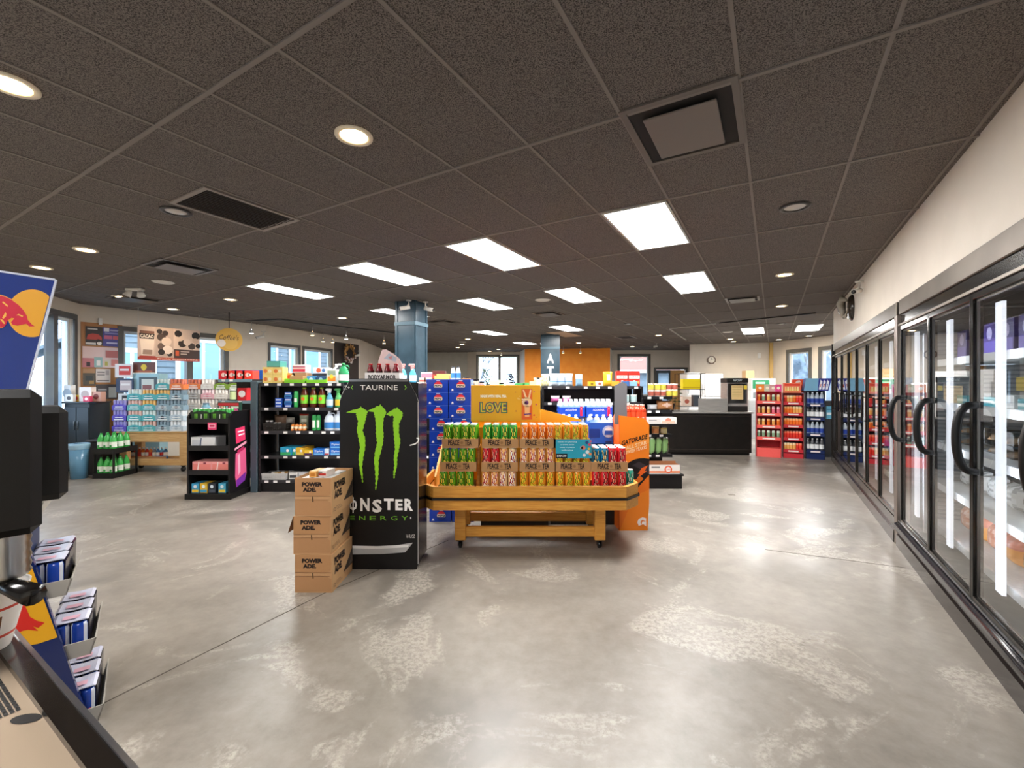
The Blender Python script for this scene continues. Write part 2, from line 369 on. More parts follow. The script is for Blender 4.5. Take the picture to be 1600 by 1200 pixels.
# ---------------------------------------------------------------- ceiling fixtures
def area(name, parent, loc, sx, sy, watts, col=(1, .975, .94)):
    ld = bpy.data.lights.new(name, 'AREA'); ld.shape = 'RECTANGLE'; ld.size = sx; ld.size_y = sy; ld.energy = watts; ld.color = col
    o = bpy.data.objects.new(name, ld); COL.objects.link(o); o.parent = parent; o.location = loc; return o
def panel_light(i0, i1, j0, j1, label, watts=None):
    if j0 > 5 and not watts: watts = PANEL_W*1.3
    c = G((i0+i1)/2, (j0+j1)/2); L = abs(j1-j0)*1.33-.05; Wd = abs(i1-i0)*.61-.04
    e = empty('ceiling_light', (c[0], c[1], CH-.012), GR); tag(e, label, 'ceiling light', 'fluorescent ceiling panels')
    m = MB().c('#d8d6d0', 'powdercoat')
    for a in ((-L/2, L/2, -Wd/2, -Wd/2+.02), (-L/2, L/2, Wd/2-.02, Wd/2), (-L/2, -L/2+.02, -Wd/2+.02, Wd/2-.02), (L/2-.02, L/2, -Wd/2+.02, Wd/2-.02)): m.box(*a, 0, .012)
    m.build('frame', None, e)
    m = MB(); m.box(-L/2+.02, L/2-.02, -Wd/2+.02, Wd/2-.02, .002, .008); m.build('diffuser', 'lamp_panel', e)
    area('tube_light', e, (0, 0, -.012), L-.06, Wd-.06, watts or PANEL_W)
for a, lb in (((2, 3, 1, 2), 'square-looking bright white ceiling panel, nearest to the glass cooler doors'),
              ((5, 6, 1, 2), 'bright ceiling panel above the yellow sign, nearest row, second from the coolers'),
              ((8, 9, 1, 2), 'bright ceiling panel above and left of the blue-grey column, nearest row'),
              ((11.7, 12.6, 1, 2), 'long thin bright ceiling panel, furthest left of all the panels'),
              ((2.05, 3.05, 3.02, 4.15), 'bright ceiling panel directly behind the one nearest the coolers'),
              ((5.2, 6.2, 3.05, 4.1), 'bright ceiling panel beside the round white speaker, second row'),
              ((8.2, 9.1, 3, 4), 'bright ceiling panel just right of the first column top, second row'),
              ((11.9, 12.8, 2.95, 4), 'bright ceiling panel partly hidden behind the first column'),
              ((12.4, 13.4, 6.1, 7.05), 'small far ceiling panel between the two columns, further left one'),
              ((8.4, 9.4, 6.2, 7.2), 'small far ceiling panel just above the second column top'),
              ((13.6, 14.6, 8.8, 9.6), 'furthest ceiling panel, left beside the lettered column'),
              ((1.08, 2.1, 8.55, 9.85), 'ceiling panel above the service counter, left of a pair'),
              ((-1.15, -.1, 8.6, 9.8), 'ceiling panel above the drink racks, right of a pair')):
    panel_light(*a, lb)
for a, lb in (((2, 3, -3, -2), 'added unseen ceiling panel behind the viewpoint near the coolers'), ((6, 7, -3, -2), 'added unseen ceiling panel behind the viewpoint in the middle'), ((10, 11, -3.4, -2.4), 'added unseen ceiling panel behind the viewpoint on the left')):
    panel_light(*a, lb, 50)  # unseen fixtures added behind the camera to light the near room
m = MB().c('#c9a98e', 'matte')
c = G(9.98, 7.7); e = empty('ceiling_light', (c[0], c[1], CH-.012), GR); tag(e, 'unlit peach-tinted ceiling panel in front of the lettered column top', 'ceiling light')
m.box(-.72, .72, -.29, .29, 0, .011); m.build('diffuser', None, e)
def cpx(px, py): D = (CH-CZ)*F/(HY-py); return (X(px, D), D)
def ring(r0, r1, z0, z1, col, mt='powdercoat', n=24): return MB().c(col, mt, True).lathe([(r1, z1), (r1, z0), (r0, z0), (r0, z1)], n, cap=False)
dl_on = Rec('downlight', ('trim_ring', ring(.085, .115, -.008, .002, '#e9dcc4')), ('lamp', MB().c('#fff', 'lamp_warm', True).lathe([(.001, -.012), (.05, -.010), (.083, -.001)], 20, cap=False)))
dl_off = Rec('downlight', ('trim_ring', ring(.085, .12, -.008, .002, '#3b3632')), ('lamp', MB().c('#c9c4bc', 'gloss', True).lathe([(.001, -.014), (.05, -.012), (.083, -.001)], 20, cap=False)))
for (px, py), on, lb in (((553, 211), 1, 'large warm lit recessed downlight, nearest in the middle of the ceiling'), ((15, 130), 1, 'warm lit recessed downlight at the far left edge of the ceiling'),
    ((134, 390), 1, 'lit recessed downlight above the blue and yellow sign, right one'), ((65, 418), 1, 'lit recessed downlight above the blue and yellow sign, left one'),
    ((187, 463), 1, 'small lit downlight near the bulletin wall'), ((360, 468), 1, 'small lit downlight left below the long ceiling panel'), ((270, 483), 1, 'small lit downlight above the hanging photo banner'),
    ((535, 497), 1, 'small lit downlight left of the blue-grey column'), ((1226, 429), 1, 'warm lit downlight nearest the glass coolers'), ((1221, 478), 1, 'second warm downlight in line before the coolers'),
    ((275, 330), 0, 'unlit dark-rimmed downlight beside the black open ceiling return'), ((1242, 323), 0, 'unlit dark-rimmed downlight nearest the cooler wall'), ((1221, 506), 0, 'unlit small downlight between two far panels'),
    ((731, 530), 1, 'tiny lit downlight in the middle distance, nearest of a far cluster'), ((722, 538), 1, 'tiny lit downlight, second of the far cluster'), ((715, 543), 1, 'tiny lit downlight, third of the far cluster'),
    ((779, 546), 1, 'tiny far downlight above the far left window'), ((765, 549), 1, 'furthest tiny downlight in front of the far window'), ((904, 536), 1, 'small lit downlight in front of the orange wall'),
    ((988, 542), 1, 'small lit downlight above the far right window'), ((1029, 524), 1, 'warm lit downlight inside the angled metal track'), ((1141, 530), 1, 'small lit downlight above the octagonal clock wall'),
    ((1146, 534), 1, 'furthest lit downlight above the office wall'), ((1217, 531), 1, 'lit downlight close to the back right wall corner'), ((1264, 525), 1, 'lit downlight above the tall narrow windows'),
    ((982, 506), 0, 'unlit small downlight before the angled metal track')):
    x, y = cpx(px, py); o = (dl_on if on else dl_off).put(lb, 'downlight', (x, y, CH-.006), 0, 'recessed downlights')
    if on and y > 1:
        ld = bpy.data.lights.new('bulb', 'SPOT'); ld.energy = 18 if y < 9 else 26; ld.color = (1, .8, .55); ld.spot_size = 2.4; ld.spot_blend = .8; ld.shadow_soft_size = .06
        b = bpy.data.objects.new('bulb', ld); COL.objects.link(b); b.parent = o; b.location = (0, 0, -.03)
sp = Rec('ceiling_speaker', ('grille', MB().c('#d9d5cc', 'powdercoat', True).lathe([(.001, -.012), (.12, -.011), (.145, 0)], 28, cap=False)))
for (px, py), lb in (((255, 441), 'round white ceiling speaker above the bulletin wall'), ((848, 469), 'round white ceiling speaker between two bright panels'), ((723, 534.5), 'round white ceiling speaker far in the middle'), ((1137, 519), 'round white ceiling speaker above the service counter')):
    x, y = cpx(px, py); sp.put(lb, 'speaker', (x, y, CH-.004), 0, 'ceiling speakers')
# vents
def vent(i, j, si, sj, kind, label):
    c = G(i, j); e = empty('ceiling_vent', (c[0], c[1], CH-.008), GR); tag(e, label, 'vent'); L = sj*1.33/2; W_ = si*.61/2
    m = MB().c('#6b625b' if kind != 'return' else '#8b8178', 'powdercoat')
    f = .035
    for a in ((-L, L, -W_, -W_+f), (-L, L, W_-f, W_), (-L, -L+f, -W_+f, W_-f), (L-f, L, -W_+f, W_-f)): m.box(*a, -.006, .006)
    m.build('frame', None, e)
    if kind == 'return':
        m = MB().c('#17110e', 'matte'); m.box(-L+f, L-f, -W_+f, W_-f, .002, .005)
        m.c('#2b211c')
        for k in range(14): y = -W_+f+(k+.5)*(2*W_-2*f)/14; m.box(-L+f, L-f, y-.004, y+.004, -.003, .001)
        m.build('grille', None, e)
    else:
        m = MB().c('#1d1815', 'matte'); m.box(-L+f, L-f, -W_+f, W_-f, .003, .006); m.build('recess', None, e)
        m = MB().c('#746a63' if kind == 'plate' else '#544c46', 'powdercoat'); q = .11 if kind == 'plate' else .07
        m.box(-L+q, L-q, -W_+q, W_-q, -.03, -.018, .004); m.box(-.01, .01, -.01, .01, -.02, .004); m.build('plate', None, e)
vent(7.55, -.27, .98, .62, 'return', 'black open grille in a pale frame set in the ceiling, left of centre')
vent(1.5, .23, 1, .54, 'plate', 'large square ceiling vent with a flat centre plate, nearest the coolers')
vent(11.9, .22, .98, .5, 'plate', 'flat-plate ceiling vent above and left of the bulletin wall'); vent(17.2, .7, 1, .5, 'small', 'thin dark vent next to the small white ceiling fixture')
vent(1.55, 4.95, .9, .4, 'small', 'small rectangular ceiling vent behind the second bright panel'); vent(7.78, 4.75, .9, .45, 'small', 'shallow ceiling vent between the two columns, right one')
vent(12.4, 4.6, .9, .45, 'small', 'shallow ceiling vent just right of the first column'); vent(7.7, 9.1, .9, .7, 'return', 'dark far ceiling grille in front of the orange wall'); vent(1.6, 10.2, .9, .6, 'small', 'faint ceiling vent beyond the counter panel')
# light tracks and spot heads
def track(pts, label, col='#8f8a84', r=.03):
    m = MB().c(col, 'powdercoat'); P = [cpx(*p) for p in pts]
    for a, b in zip(P[:-1], P[1:]): bar(a, b, r, CH-.035, CH-.008, m)
    tag(m.build('light_track'), label, 'track')
track(((1072, 531), (1046, 513), (1118, 505)), 'angled pale metal track on the ceiling before the counter', '#b5b0a8')
track(((1124, 504), (1275, 488)), 'thin dark straight track in front of the far right panels', '#2b2724')
track(((385, 501), (438, 498), (620, 520)), 'bent dark track carrying spots before the left windows', '#4a4a4a')
def spot_head(px, py, label, lit='lamp_cool', drop=.26):
    x, y = cpx(px, py); e = empty('track_spot', (x, y, CH-.035)); tag(e, label, 'spotlight', 'track spotlights')
    m = MB().c('#bdbab4', 'metal', True); m.tube([(0, 0, 0), (0, 0, -drop+.06)], .008); m.build('stem', None, e)
    m = MB().c('#c9c6c0', 'powdercoat', True).lathe([(.02, .06), (.045, .02), (.05, -.03)], 14, z=-drop, cap=False); m.build('lamp_head', None, e)
    m = MB().c('#fff', lit, True).lathe([(.001, -.03), (.046, -.028)], 14, z=-drop, cap=False); m.build('bulb', None, e)
for px, py, lb, lt in ((393, 501, 'cool white track spot left of the window pair, nearest the coffee disc', 'lamp_cool'), (488, 505, 'warm track spot above the left pane of the window pair', 'lamp_warm'), (541, 512, 'very bright cool track spot just left of the wreath', 'lamp_cool'), (600, 521, 'warm track spot above the row of red sports bottles', 'lamp_warm'),
    (520, 518.5, 'small warm spot above the dark wreath board', 'lamp_warm'), (505, 517, 'smallest warm spot over the right pane of the pair', 'lamp_warm'),
    (783, 544, 'left tiny spotlight against the orange wall', 'lamp_warm'), (880, 540, 'left spot lighting the orange wall', 'lamp_warm'), (907, 540, 'right spot lighting the orange wall', 'lamp_warm')):
    spot_head(px, py, lb, lt)
# emergency twin lamp and cameras
def camera_unit(x, y, z, rz, label):
    e = empty('security_camera', (x, y, z), rz); tag(e, label, 'camera')
    MB().c('#d8d4cc', 'powdercoat', True).lathe([(.05, 0), (.05, .02)], 16).build('mount', None, e)
    MB().c('#d8d4cc', 'powdercoat', True).tube([(0, 0, 0), (0, 0, -.06), (.03, 0, -.1)], .014).build('arm', None, e)
    m = MB().c('#e6e2da', 'powdercoat', True).tube([(-.02, 0, -.11), (.16, 0, -.15)], .035, 12); m.c('#151515', 'gloss').tube([(.158, 0, -.15), (.172, 0, -.153)], .028, 12); m.build('housing', None, e)
x, y = cpx(211, 451); e = empty('emergency_light', (x, y, CH)); tag(e, 'white twin-headed emergency light on the ceiling above the bulletin wall', 'light')
MB().c('#e3e0da', 'powdercoat').box(-.13, .13, -.05, .05, -.04, 0, .008).build('housing', None, e)
for s_ in (-1, 1): MB().c('#e3e0da', 'powdercoat', True).tube([(s_*.08, 0, -.04), (s_*.12, -.02, -.13)], [.03, .06], 12).build('lamp_head', None, e)
# ---------------------------------------------------------------- columns
def column(x, y, w_, rz, label, letters=None):
    e = empty('support_column', (x, y, 0), rz); tag(e, label, 'column', 'blue-grey columns'); h = w_/2
    m = MB()
    m.box(-h, h, -h, h, 0, CH, .004)
    for s_ in (-1, 1):
        for t_ in (-1, 1): m.box(s_*h-(.045 if s_ > 0 else 0), s_*h+(0 if s_ > 0 else .045), t_*(h+.008)-.008, t_*(h+.008)+.008, 0, CH)
    for t_ in (-1, 1):
        for s_ in (-1, 1): m.box(t_*(h+.008)-.008, t_*(h+.008)+.008, s_*h-(.045 if s_ > 0 else 0), s_*h+(0 if s_ > 0 else .045), 0, CH)
    m.build('shaft', 'column_paint', e)
    m = MB().c('#55707e', 'powdercoat')
    for z in (2.72, .5): m.box(-h-.022, h+.022, -h-.022, h+.022, z, z+.07, .004)
    m.build('band', None, e)
    m = MB().c('#20262a', 'powdercoat'); m.box(-h-.04, h+.04, -h-.04, h+.04, 0, .16, .006); m.build('base', None, e)
    if letters:
        m = MB().c('#e8eaea', 'powdercoat')
        for k, ch in enumerate(letters): m.text(ch, 0, 2.42-k*.4, .30, -h-.02, '#eef0f0', w=.22, bold=.03)
        m.build('lettering', None, e)
column(-1.93, 8.5, .42, R(-20), 'steel blue-grey square column rising behind the black can-shaped cooler')
column(1.22, 14.2, .56, R(-3), 'dark blue-grey column with white vertical letters before the orange wall', 'ATM')
camera_unit(-1.9, 8.15, CH-.03, R(200), 'white security camera on the first column, left face'); camera_unit(-1.62, 8.3, CH-.03, R(-20), 'white security camera on the first column, right side')
camera_unit(*cpx(1026, 537), CH, R(200), 'small far white camera above the far right window')
# ---------------------------------------------------------------- cooler wall
CW = (1.11*NX[0], 1.11*NX[1]); cf = frame(CW[0], CW[1], GR)     # local x along wall, local +y into the room
CLX, CLY = CW
m = MB(); m.box(-5, 11.55, -.14, 0, 2.46, CH); m.box(-5, .19, -.14, 0, 0, 2.46); o = m.build('wall_right', 'wall_paint', None, (CLX, CLY, 0), GR); struct(o)
m = MB(); m.box(11.5, 11.66, -4.2, 0, 0, CH); o = m.build('wall_right_cooler_end', 'wall_paint', None, (CLX, CLY, 0), GR); struct(o)
def cooler(name, label, s0, s1, edges, near):
    e = empty(name, (CLX, CLY, 0), GR); tag(e, label, 'refrigerator')
    B = lambda m, n, mt=None, par=e: m.build(n, mt, par)
    m = MB(); m.box(s0, s1, -.05, .028, 2.31, 2.458, .006); B(m, 'header', 'bronze')
    m = MB().c('#0d0c0c', 'gloss'); m.box(s0, s1, -.06, .012, 2.22, 2.308); B(m, 'header_gap')
    m = MB().c('#8f857c', 'brushed'); m.box(s0, s1, -.03, .036, 2.195, 2.218, .003); B(m, 'head_rail')
    m = MB().c('#262120', 'gloss'); m.box(s0, s1, -.06, .05, 0, .12); m.box(s0, s1, -.06, .03, .12, .24); B(m, 'kick_plate')
    if near:
        m = MB().c('#17161a', 'gloss', True); n_ = 10; r = .042
        P = [(r*cos(a)*1.1+.03, .20+r*sin(a)) for a in [k*2*pi/n_ for k in range(n_)]]
        m.prism(P, 'x', s0, s1); B(m, 'bumper_rail')
        m = MB().c('#c9cdd4', 'metal'); m.box(s0, s1, .03, .034, .246, .256); B(m, 'trim_strip')
    m = MB().c('#5a5e60', 'powdercoat'); m.box(s0, s1, -1.0, -.96, .1, 2.4); m.box(s0, s0+.03, -.96, -.06, .1, 2.4); m.box(s1-.03, s1, -.96, -.06, .1, 2.4)
    m.box(s0, s1, -1, -.06, .1, .2); m.c('#3c3f41').box(s0, s1, -1, -.06, 2.35, 2.4); B(m, 'liner')
    levels = (.36, .74, 1.10, 1.45, 1.82) if near else (.30, .70, 1.10, 1.50, 1.88)
    for z in levels:
        m = MB().c('#d9dcdc' if near else '#3a3a3c', 'powdercoat'); m.box(s0+.04, s1-.04, -.9, -.16, z-.03, z)
        m.c('#e6e8e8' if near else '#77797b').box(s0+.04, s1-.04, -.16, -.145, z-.045, z+.012); B(m, 'shelf')
    for a, b in zip(edges[:-1], edges[1:]):
        m = MB().c('#15130f' if not near else '#121110', 'gloss'); f = .028
        for q in ((a+.004, a+f, .25, 2.19), (b-f, b-.004, .25, 2.19), (a+f, b-f, .25, .29), (a+f, b-f, 2.15, 2.19)): m.box(q[0], q[1], -.02, .03, q[2], q[3], .003)
        d = B(m, 'door')
        m = MB().c('#8f8983', 'brushed'); g = .014
        for q in ((a+f, a+f+g, .29, 2.15), (b-f-g, b-f, .29, 2.15), (a+f, b-f, 2.135, 2.15), (a+f, b-f, .29, .30)): m.box(q[0], q[1], .0, .012, q[2], q[3])
        B(m, 'gasket_strip', None, d)
        m = MB(); m.poly([(b-f, .012, .29), (a+f, .012, .29), (a+f, .012, 2.15), (b-f, .012, 2.15)]); B(m, 'door_glass', 'cooler_glass', d)
        if near:
            x = b-.05; m = MB().c('#0e0d0d', 'gloss', True)
            P = [(x, .012+.10*abs(sin(t))**.5, 1.28+.21*cos(t)*-1) for t in [pi*k/14 for k in range(15)]]; m.tube(P, .023, 10); B(m, 'handle', 'black_grip', d)
        else:
            x = b-.06; m = MB().c('#0e0d0d', 'gloss', False).tube([(x, .02, 1.12), (x, .075, 1.12), (x, .075, 1.44), (x, .02, 1.44)], .012, 8); B(m, 'handle', None, d)
        m = MB().c('#fff', 'led'); m.box(b-.12, b-.03, -.09, -.07, .35, 2.12); B(m, 'led_strip')
        area('led_light', e, (b-.05, -.1, 1.25), .03, 1.7, 5 if near else 2, (.92, .96, 1)).rotation_euler = (pi/2, 0, 0)
    return e
NE = [.3, 1.2, 2.1, 3.0, 3.9, 4.8, 5.72]; FE = [5.95+.85*k for k in range(7)]
FZ = cooler('freezer_case', 'near glass-door freezer section with black bumper rail and loop handles', .2, 5.78, NE, True)
cooler('beverage_cooler', 'far run of six narrow glass cooler doors with square handles', 5.9, 11.48, FE, False)
m = MB().c('#9a8f86', 'brushed'); m.box(5.785, 5.895, -.06, .045, .0, 2.308, .004); o = m.build('trim_3', None, None, (CLX, CLY, 0), GR); struct(o)
m = MB().c('#211e1c', 'gloss'); m.box(11.482, 11.56, -.06, .05, 0, 2.458, .004); o = m.build('trim_4', None, None, (CLX, CLY, 0), GR); struct(o)
# louvred white evaporator panel behind the far door of the near section
m = MB().c('#e9ecee', 'powdercoat'); m.box(5.60, 5.64, -.83, -.12, .21, 2.1, .004); lv = m.build('evaporator_panel', None, FZ)
m = MB().c('#c4c9ce', 'powdercoat')
for k in range(46): m.box(5.586, 5.60, -.78, -.17, .29+k*.038, .305+k*.038)
m.build('louvres', None, lv)
# round badge, camera above the doors
camera_unit(*cf(7.9, .06)[:2], CH-.12, GR+R(150), 'white security camera on the wall above the cooler doors')
p = cf(9.0, .0); e = empty('wall_ornament', (p[0], p[1], 2.86), GR); tag(e, 'round dark carved ornament with a pale fish relief above the coolers', 'wall decoration')
m = MB().c('#2b241d', 'gloss', True).lathe([(.001, .06), (.17, .055), (.21, .02), (.21, 0)], 28, cap=False); m.xf(lambda v: (v.x, v.z, v.y)); m.build('plaque', None, e)
m = MB().c('#8b8375', 'gloss', True)
m.tube([(-.13, .09, .10), (-.05, .14, .15), (.04, .15, .08), (.08, .13, -.04), (.0, .11, -.14), (-.07, .09, -.1)], [.02, .05, .065, .055, .035, .01], 10); m.build('relief', None, e)
m = MB().c('#a59a86', 'gloss', True)
for k in range(4): m.tube([(-.12+.05*k, .07, -.02-.03*k), (-.17+.045*k, .11, -.12-.02*k)], [.016, .006], 6)
m.build('fins', None, e)
# ---------------------------------------------------------------- product kinds
def bx(name, w_, d, h, col, art=None, mt='print', b=.002):
    m = MB().c(col, mt); m.box(-w_/2, w_/2, 0, d, 0, h, b); m.mat = 'print'
    if art: art(m)
    return Rec(name, (name, m))
def can_fn(r, h, body, acc, dark, hand=True):
    body, acc, dark = lin(body), lin(acc), lin(dark)
    def seg(p, a, b):
        ax, ay = a; bx_, by = b; t = max(0, min(1, ((p[0]-ax)*(bx_-ax)+(p[1]-ay)*(by-ay))/((bx_-ax)**2+(by-ay)**2))); return math.hypot(p[0]-ax-t*(bx_-ax), p[1]-ay-t*(by-ay))
    def fn(th, z):
        a = (th+pi/2+pi) % (2*pi)-pi; u = a/1.15; v = z/h*2.7
        if abs(a) > 1.9: return body
        d = min(seg((u, v), (-.15, 1.45), (-.5, 2.3)), seg((u, v), (.15, 1.45), (.42, 2.3)))
        q = math.hypot(u*.95, v-1.0); d2 = abs(q-.42); d3 = min(seg((u, v), (-.45, 1.25), (.1, .95)), seg((u, v), (-.4, .85), (.05, .65)))
        e = min(d-.06, d2-.09 if v < 1.2 else 9, d3-.05)
        if e < .02: return acc
        if e < .13: return dark
        return body
    return fn
def canrec(name, r, h, body, fn=None, n=20, lidcol='#d3d3d3', parts=True, steps=18):
    zs = [(r*.76, 0), (r*.96, .03*h)]+[(r, (.06+.82*k/steps)*h) for k in range(steps+1)]+[(r*.84, .955*h), (r*.8, .965*h)]
    m = MB().c(body, 'gloss', True).lathe(zs, n, fn=fn)
    l = MB() if parts else m
    l.c(lidcol, 'metal', True).lathe([(r*.8, .965*h), (r*.86, .985*h), (r*.84, .998*h), (r*.76, .98*h), (.001, .982*h)], n, cap=False)
    if parts:
        l.c('#b5b5b5', 'metal', False).box(-r*.22, r*.22, -r*.5, r*.2, .982*h, .992*h)
        return Rec(name, ('can_body', m), ('lid', l, None, None, 'silver lid'))
    return Rec(name, (name, m))
def bottle(name, r, h, body, label, cap, neck=.3, n=14, lz=(.3, .62), capr=.32, art=None, clear=False, lmat='print'):
    m = MB().c(body, 'clear_plastic' if clear else 'gloss', True)
    m.lathe([(r*.85, 0), (r, .03*h), (r, h*(1-neck-.14)), (r*.93, h*(1-neck-.04)), (r*.62, h*(1-neck*.55)), (r*capr, h*.92), (r*capr, h*.93)], n)
    l = MB().c(label, lmat, True).lathe([(r*1.012, h*lz[0]), (r*1.012, h*lz[1])], n, cap=False)
    if art: art(l)
    c = MB().c(cap, 'gloss', True).lathe([(r*capr*1.12, h*.925), (r*capr*1.12, h*.995), (r*capr*.9, h)], n)
    return Rec(name, ('bottle_body', m), ('label', l), ('cap', c))
def small_bottle(name, r, h, body, label, cap, n=10):
    m = MB().c(body, 'gloss', True).lathe([(r*.85, 0), (r, .03*h), (r, h*.3)], n).lathe([(r*1.01, h*.3), (r*1.01, h*.6)], n, cap=False, fn=lambda t, z: lin(label))
    m.lathe([(r, .6*h), (r*.9, .7*h), (r*.35, .88*h)], n).c(cap).lathe([(r*.38, .88*h), (r*.38, h)], n)
    return Rec(name, (name, m))
def spray(name, body, label, head):
    m = MB().c(body, 'gloss', True).lathe([(.045, 0), (.052, .01), (.052, .13), (.03, .19), (.016, .22)], 14, ell=.6)
    l = MB().c(label, 'print', True).lathe([(.0535, .03), (.0535, .12)], 14, ell=.61, cap=False)
    t = MB().c(head, 'gloss').box(-.022, .022, -.014, .014, .22, .255, .004); t.box(-.055, .03, -.012, .012, .255, .29, .005); t.box(-.062, -.052, -.007, .007, .262, .28); t.box(-.03, -.018, -.006, .006, .20, .256)
    return Rec(name, ('bottle_body', m), ('label', l), ('trigger_head', t))
def jug(name, body, label, cap):
    m = MB().c(body, 'gloss', True).lathe([(.07, 0), (.08, .015), (.08, .16), (.06, .22), (.022, .26), (.02, .275)], 14, ell=.6)
    hnd = MB().c(body, 'gloss', True).tube([(.06, 0, .20), (.085, 0, .235), (.06, 0, .262), (.015, 0, .262)], .011, 8)
    l = MB().c(label, 'print', True).lathe([(.0815, .04), (.0815, .13)], 14, ell=.61, cap=False)
    c = MB().c(cap, 'gloss', True).lathe([(.024, .272), (.024, .30)], 12)
    return Rec(name, ('bottle_body', m), ('handle', hnd), ('label', l), ('cap', c))
def bag(name, w_, h, d, col, art=None, mt='gloss', name2=None):
    m = MB().c(col, mt, True); nx, nz = 8, 10
    for side in (-1, 1):
        g = []
        for j in range(nz+1):
            for i in range(nx+1):
                u = i/nx*2-1; v = j/nz*2-1; t = (1-abs(u)**3)*(1-abs(v)**4)
                g.append((u*w_/2*(1-.06*(1-abs(v))), side*(d/2*t**.6+.001)+d/2, (v+1)/2*h))
        k = m.pts(g)
        for j in range(nz):
            for i in range(nx): m.face([k[j*(nx+1)+i], k[j*(nx+1)+i+1], k[(j+1)*(nx+1)+i+1], k[(j+1)*(nx+1)+i]], art(i/nx, j/nz) if art and side < 0 else None)
    return Rec(name, (name, m))
def tub(name, r, h, col, label, lid):
    m = MB().c(col, 'gloss', True).lathe([(r*.95, 0), (r, .01), (r, h*.9)], 16)
    l = MB().c(label, 'print', True).lathe([(r*1.01, h*.12), (r*1.01, h*.8)], 16, cap=False)
    c = MB().c(lid, 'gloss', True).lathe([(r*1.03, h*.88), (r*1.03, h)], 16)
    return Rec(name, ('jar', m), ('label', l), ('lid', c))
def canpack(name, nc, wrap, canc, lidc='#d9dadb', r=.031, h=.185, rows=2, wraph=.62, art=None, arch=True):
    """shrink or card wrapped pack, each front can its own part"""
    w_ = nc*2*r; parts = []; m = MB().c(wrap, 'print')
    n = 12; prof = [(-w_/2-.002, 0)]
    for k in range(n+1):
        u = -1+2*k/n; prof.append((u*(w_/2+.002), h*(wraph-(.16*u*u if arch else 0))))
    prof.append((w_/2+.002, 0)); m.prism(prof[1:-1]+[(w_/2+.002, .0), (-w_/2-.002, .0)], 'y', -.003, rows*2*r+.003)
    if art: art(m, w_, h)
    parts.append(('wrapper', m))
    cm = MB().c(canc, 'gloss', True).lathe([(r*.93, h*.35), (r*.93, h*.9), (r*.78, h*.97), (.001, h*.975)], 12, cap=False)
    cm.c(lidc, 'metal').lathe([(r*.8, h*.955), (r*.8, h)], 12)
    base = cm
    for j in range(rows):
        for k in range(nc):
            q = MB(); q.add(base, -w_/2+r*(2*k+1), r*(2*j+1), 0)
            if j == 0: parts.append(('can', q))
            else: parts[0][1].add(q)
    return Rec(name, *parts)
def row(rec, n, x0, x1, y, z, desc, where, cat, group, rz=0, dy=0, jitter=.003):
    for k in range(n):
        x = x0+(x1-x0)*(k/(n-1) if n > 1 else .5)
        rec[k % len(rec)].put('%s, %s from the left %s' % (desc, ORD[k], where) if n > 1 else '%s %s' % (desc, where), cat, (x, y+random.uniform(-1, 1)*jitter+dy*k, z), rz, group)
# ---------------------------------------------------------------- fruit tea can display on the maple cart
def octo(x0, x1, y0, y1, c): return [(x0+c, y0), (x1-c, y0), (x1, y0+c*1.1), (x1, y1), (x0, y1), (x0, y0+c*1.1)]
TX0, TX1, TY0, TY1 = X(657, 4.32), X(996, 4.32), 4.12, 4.98
e = empty('display_cart', ((TX0+TX1)/2, 4.7, 0)); tag(e, 'golden maple display cart on casters with a double rim, loaded with tea cans', 'display cart')
ox = (TX0+TX1)/2; oy = 4.7
def rimband(P, t, z0, z1, m):
    cx = sum(p[0] for p in P)/len(P); cy = sum(p[1] for p in P)/len(P)
    n = len(P)
    for i in range(n):
        a, b = P[i], P[(i+1) % n]; d = Vector((b[0]-a[0], b[1]-a[1])); d.normalize(); nn = Vector((-d.y, d.x))
        def inn(p, q):   # inward offset point
            return (p[0]+(cx-p[0])*t/abs(cx-p[0]+1e-6)*.8 if abs(cx-p[0]) > .3 else p[0], p[1]+(cy-p[1])*t/max(abs(cy-p[1]), .2))
        A, B = inn(a, b), inn(b, a)
        Q = [(*a, z0), (*b, z0), (*B, z0), (*A, z0), (*a, z1), (*b, z1), (*B, z1), (*A, z1)]
        m.hull(Q, [(0, 1, 2, 3), (4, 5, 6, 7), (0, 1, 5, 4), (1, 2, 6, 5), (2, 3, 7, 6), (3, 0, 4, 7)])
L_ = [(x-ox, y-oy) for x, y in octo(TX0, TX1, TY0, TY1, .16)]
m = MB(); rimband(L_, .03, .562, .662, m); m.build('upper_rim', 'maple', e)
m = MB(); rimband(L_, .03, .445, .536, m); m.build('lower_rim', 'maple', e)
m = MB().c('#14100f', 'gloss'); rimband([(x*1.012, y*1.02) for x, y in L_], .04, .538, .56, m); m.build('bumper_strip', None, e)
m = MB(); m.prism([(x*.97, y*.97) for x, y in L_], 'z', .54, .56); m.build('deck', 'maple', e)
LX = [X(712, 4.4)-ox, X(944, 4.4)-ox]
for x0 in (LX[0], LX[1]-.105):
    for y0 in (4.33-oy, 4.82-oy): m = MB(); m.box(x0, x0+.105, y0, y0+.09, .09, .445, .004); m.build('leg', 'maple', e)
for y0 in (4.35-oy, 4.84-oy):
    m = MB(); m.box(LX[0]+.105, LX[1]-.105, y0, y0+.05, .12, .215, .003); m.build('stretcher', 'maple', e)
for x0 in (LX[0]+.02, LX[1]-.07): m = MB(); m.box(x0, x0+.05, 4.42-oy, 4.82-oy, .26, .34, .003); m.build('stretcher', 'maple', e)
m = MB(); m.box(LX[0]+.07, LX[1]-.07, 4.74-oy, 4.79-oy, .26, .36, .003); m.build('stretcher', 'maple', e)
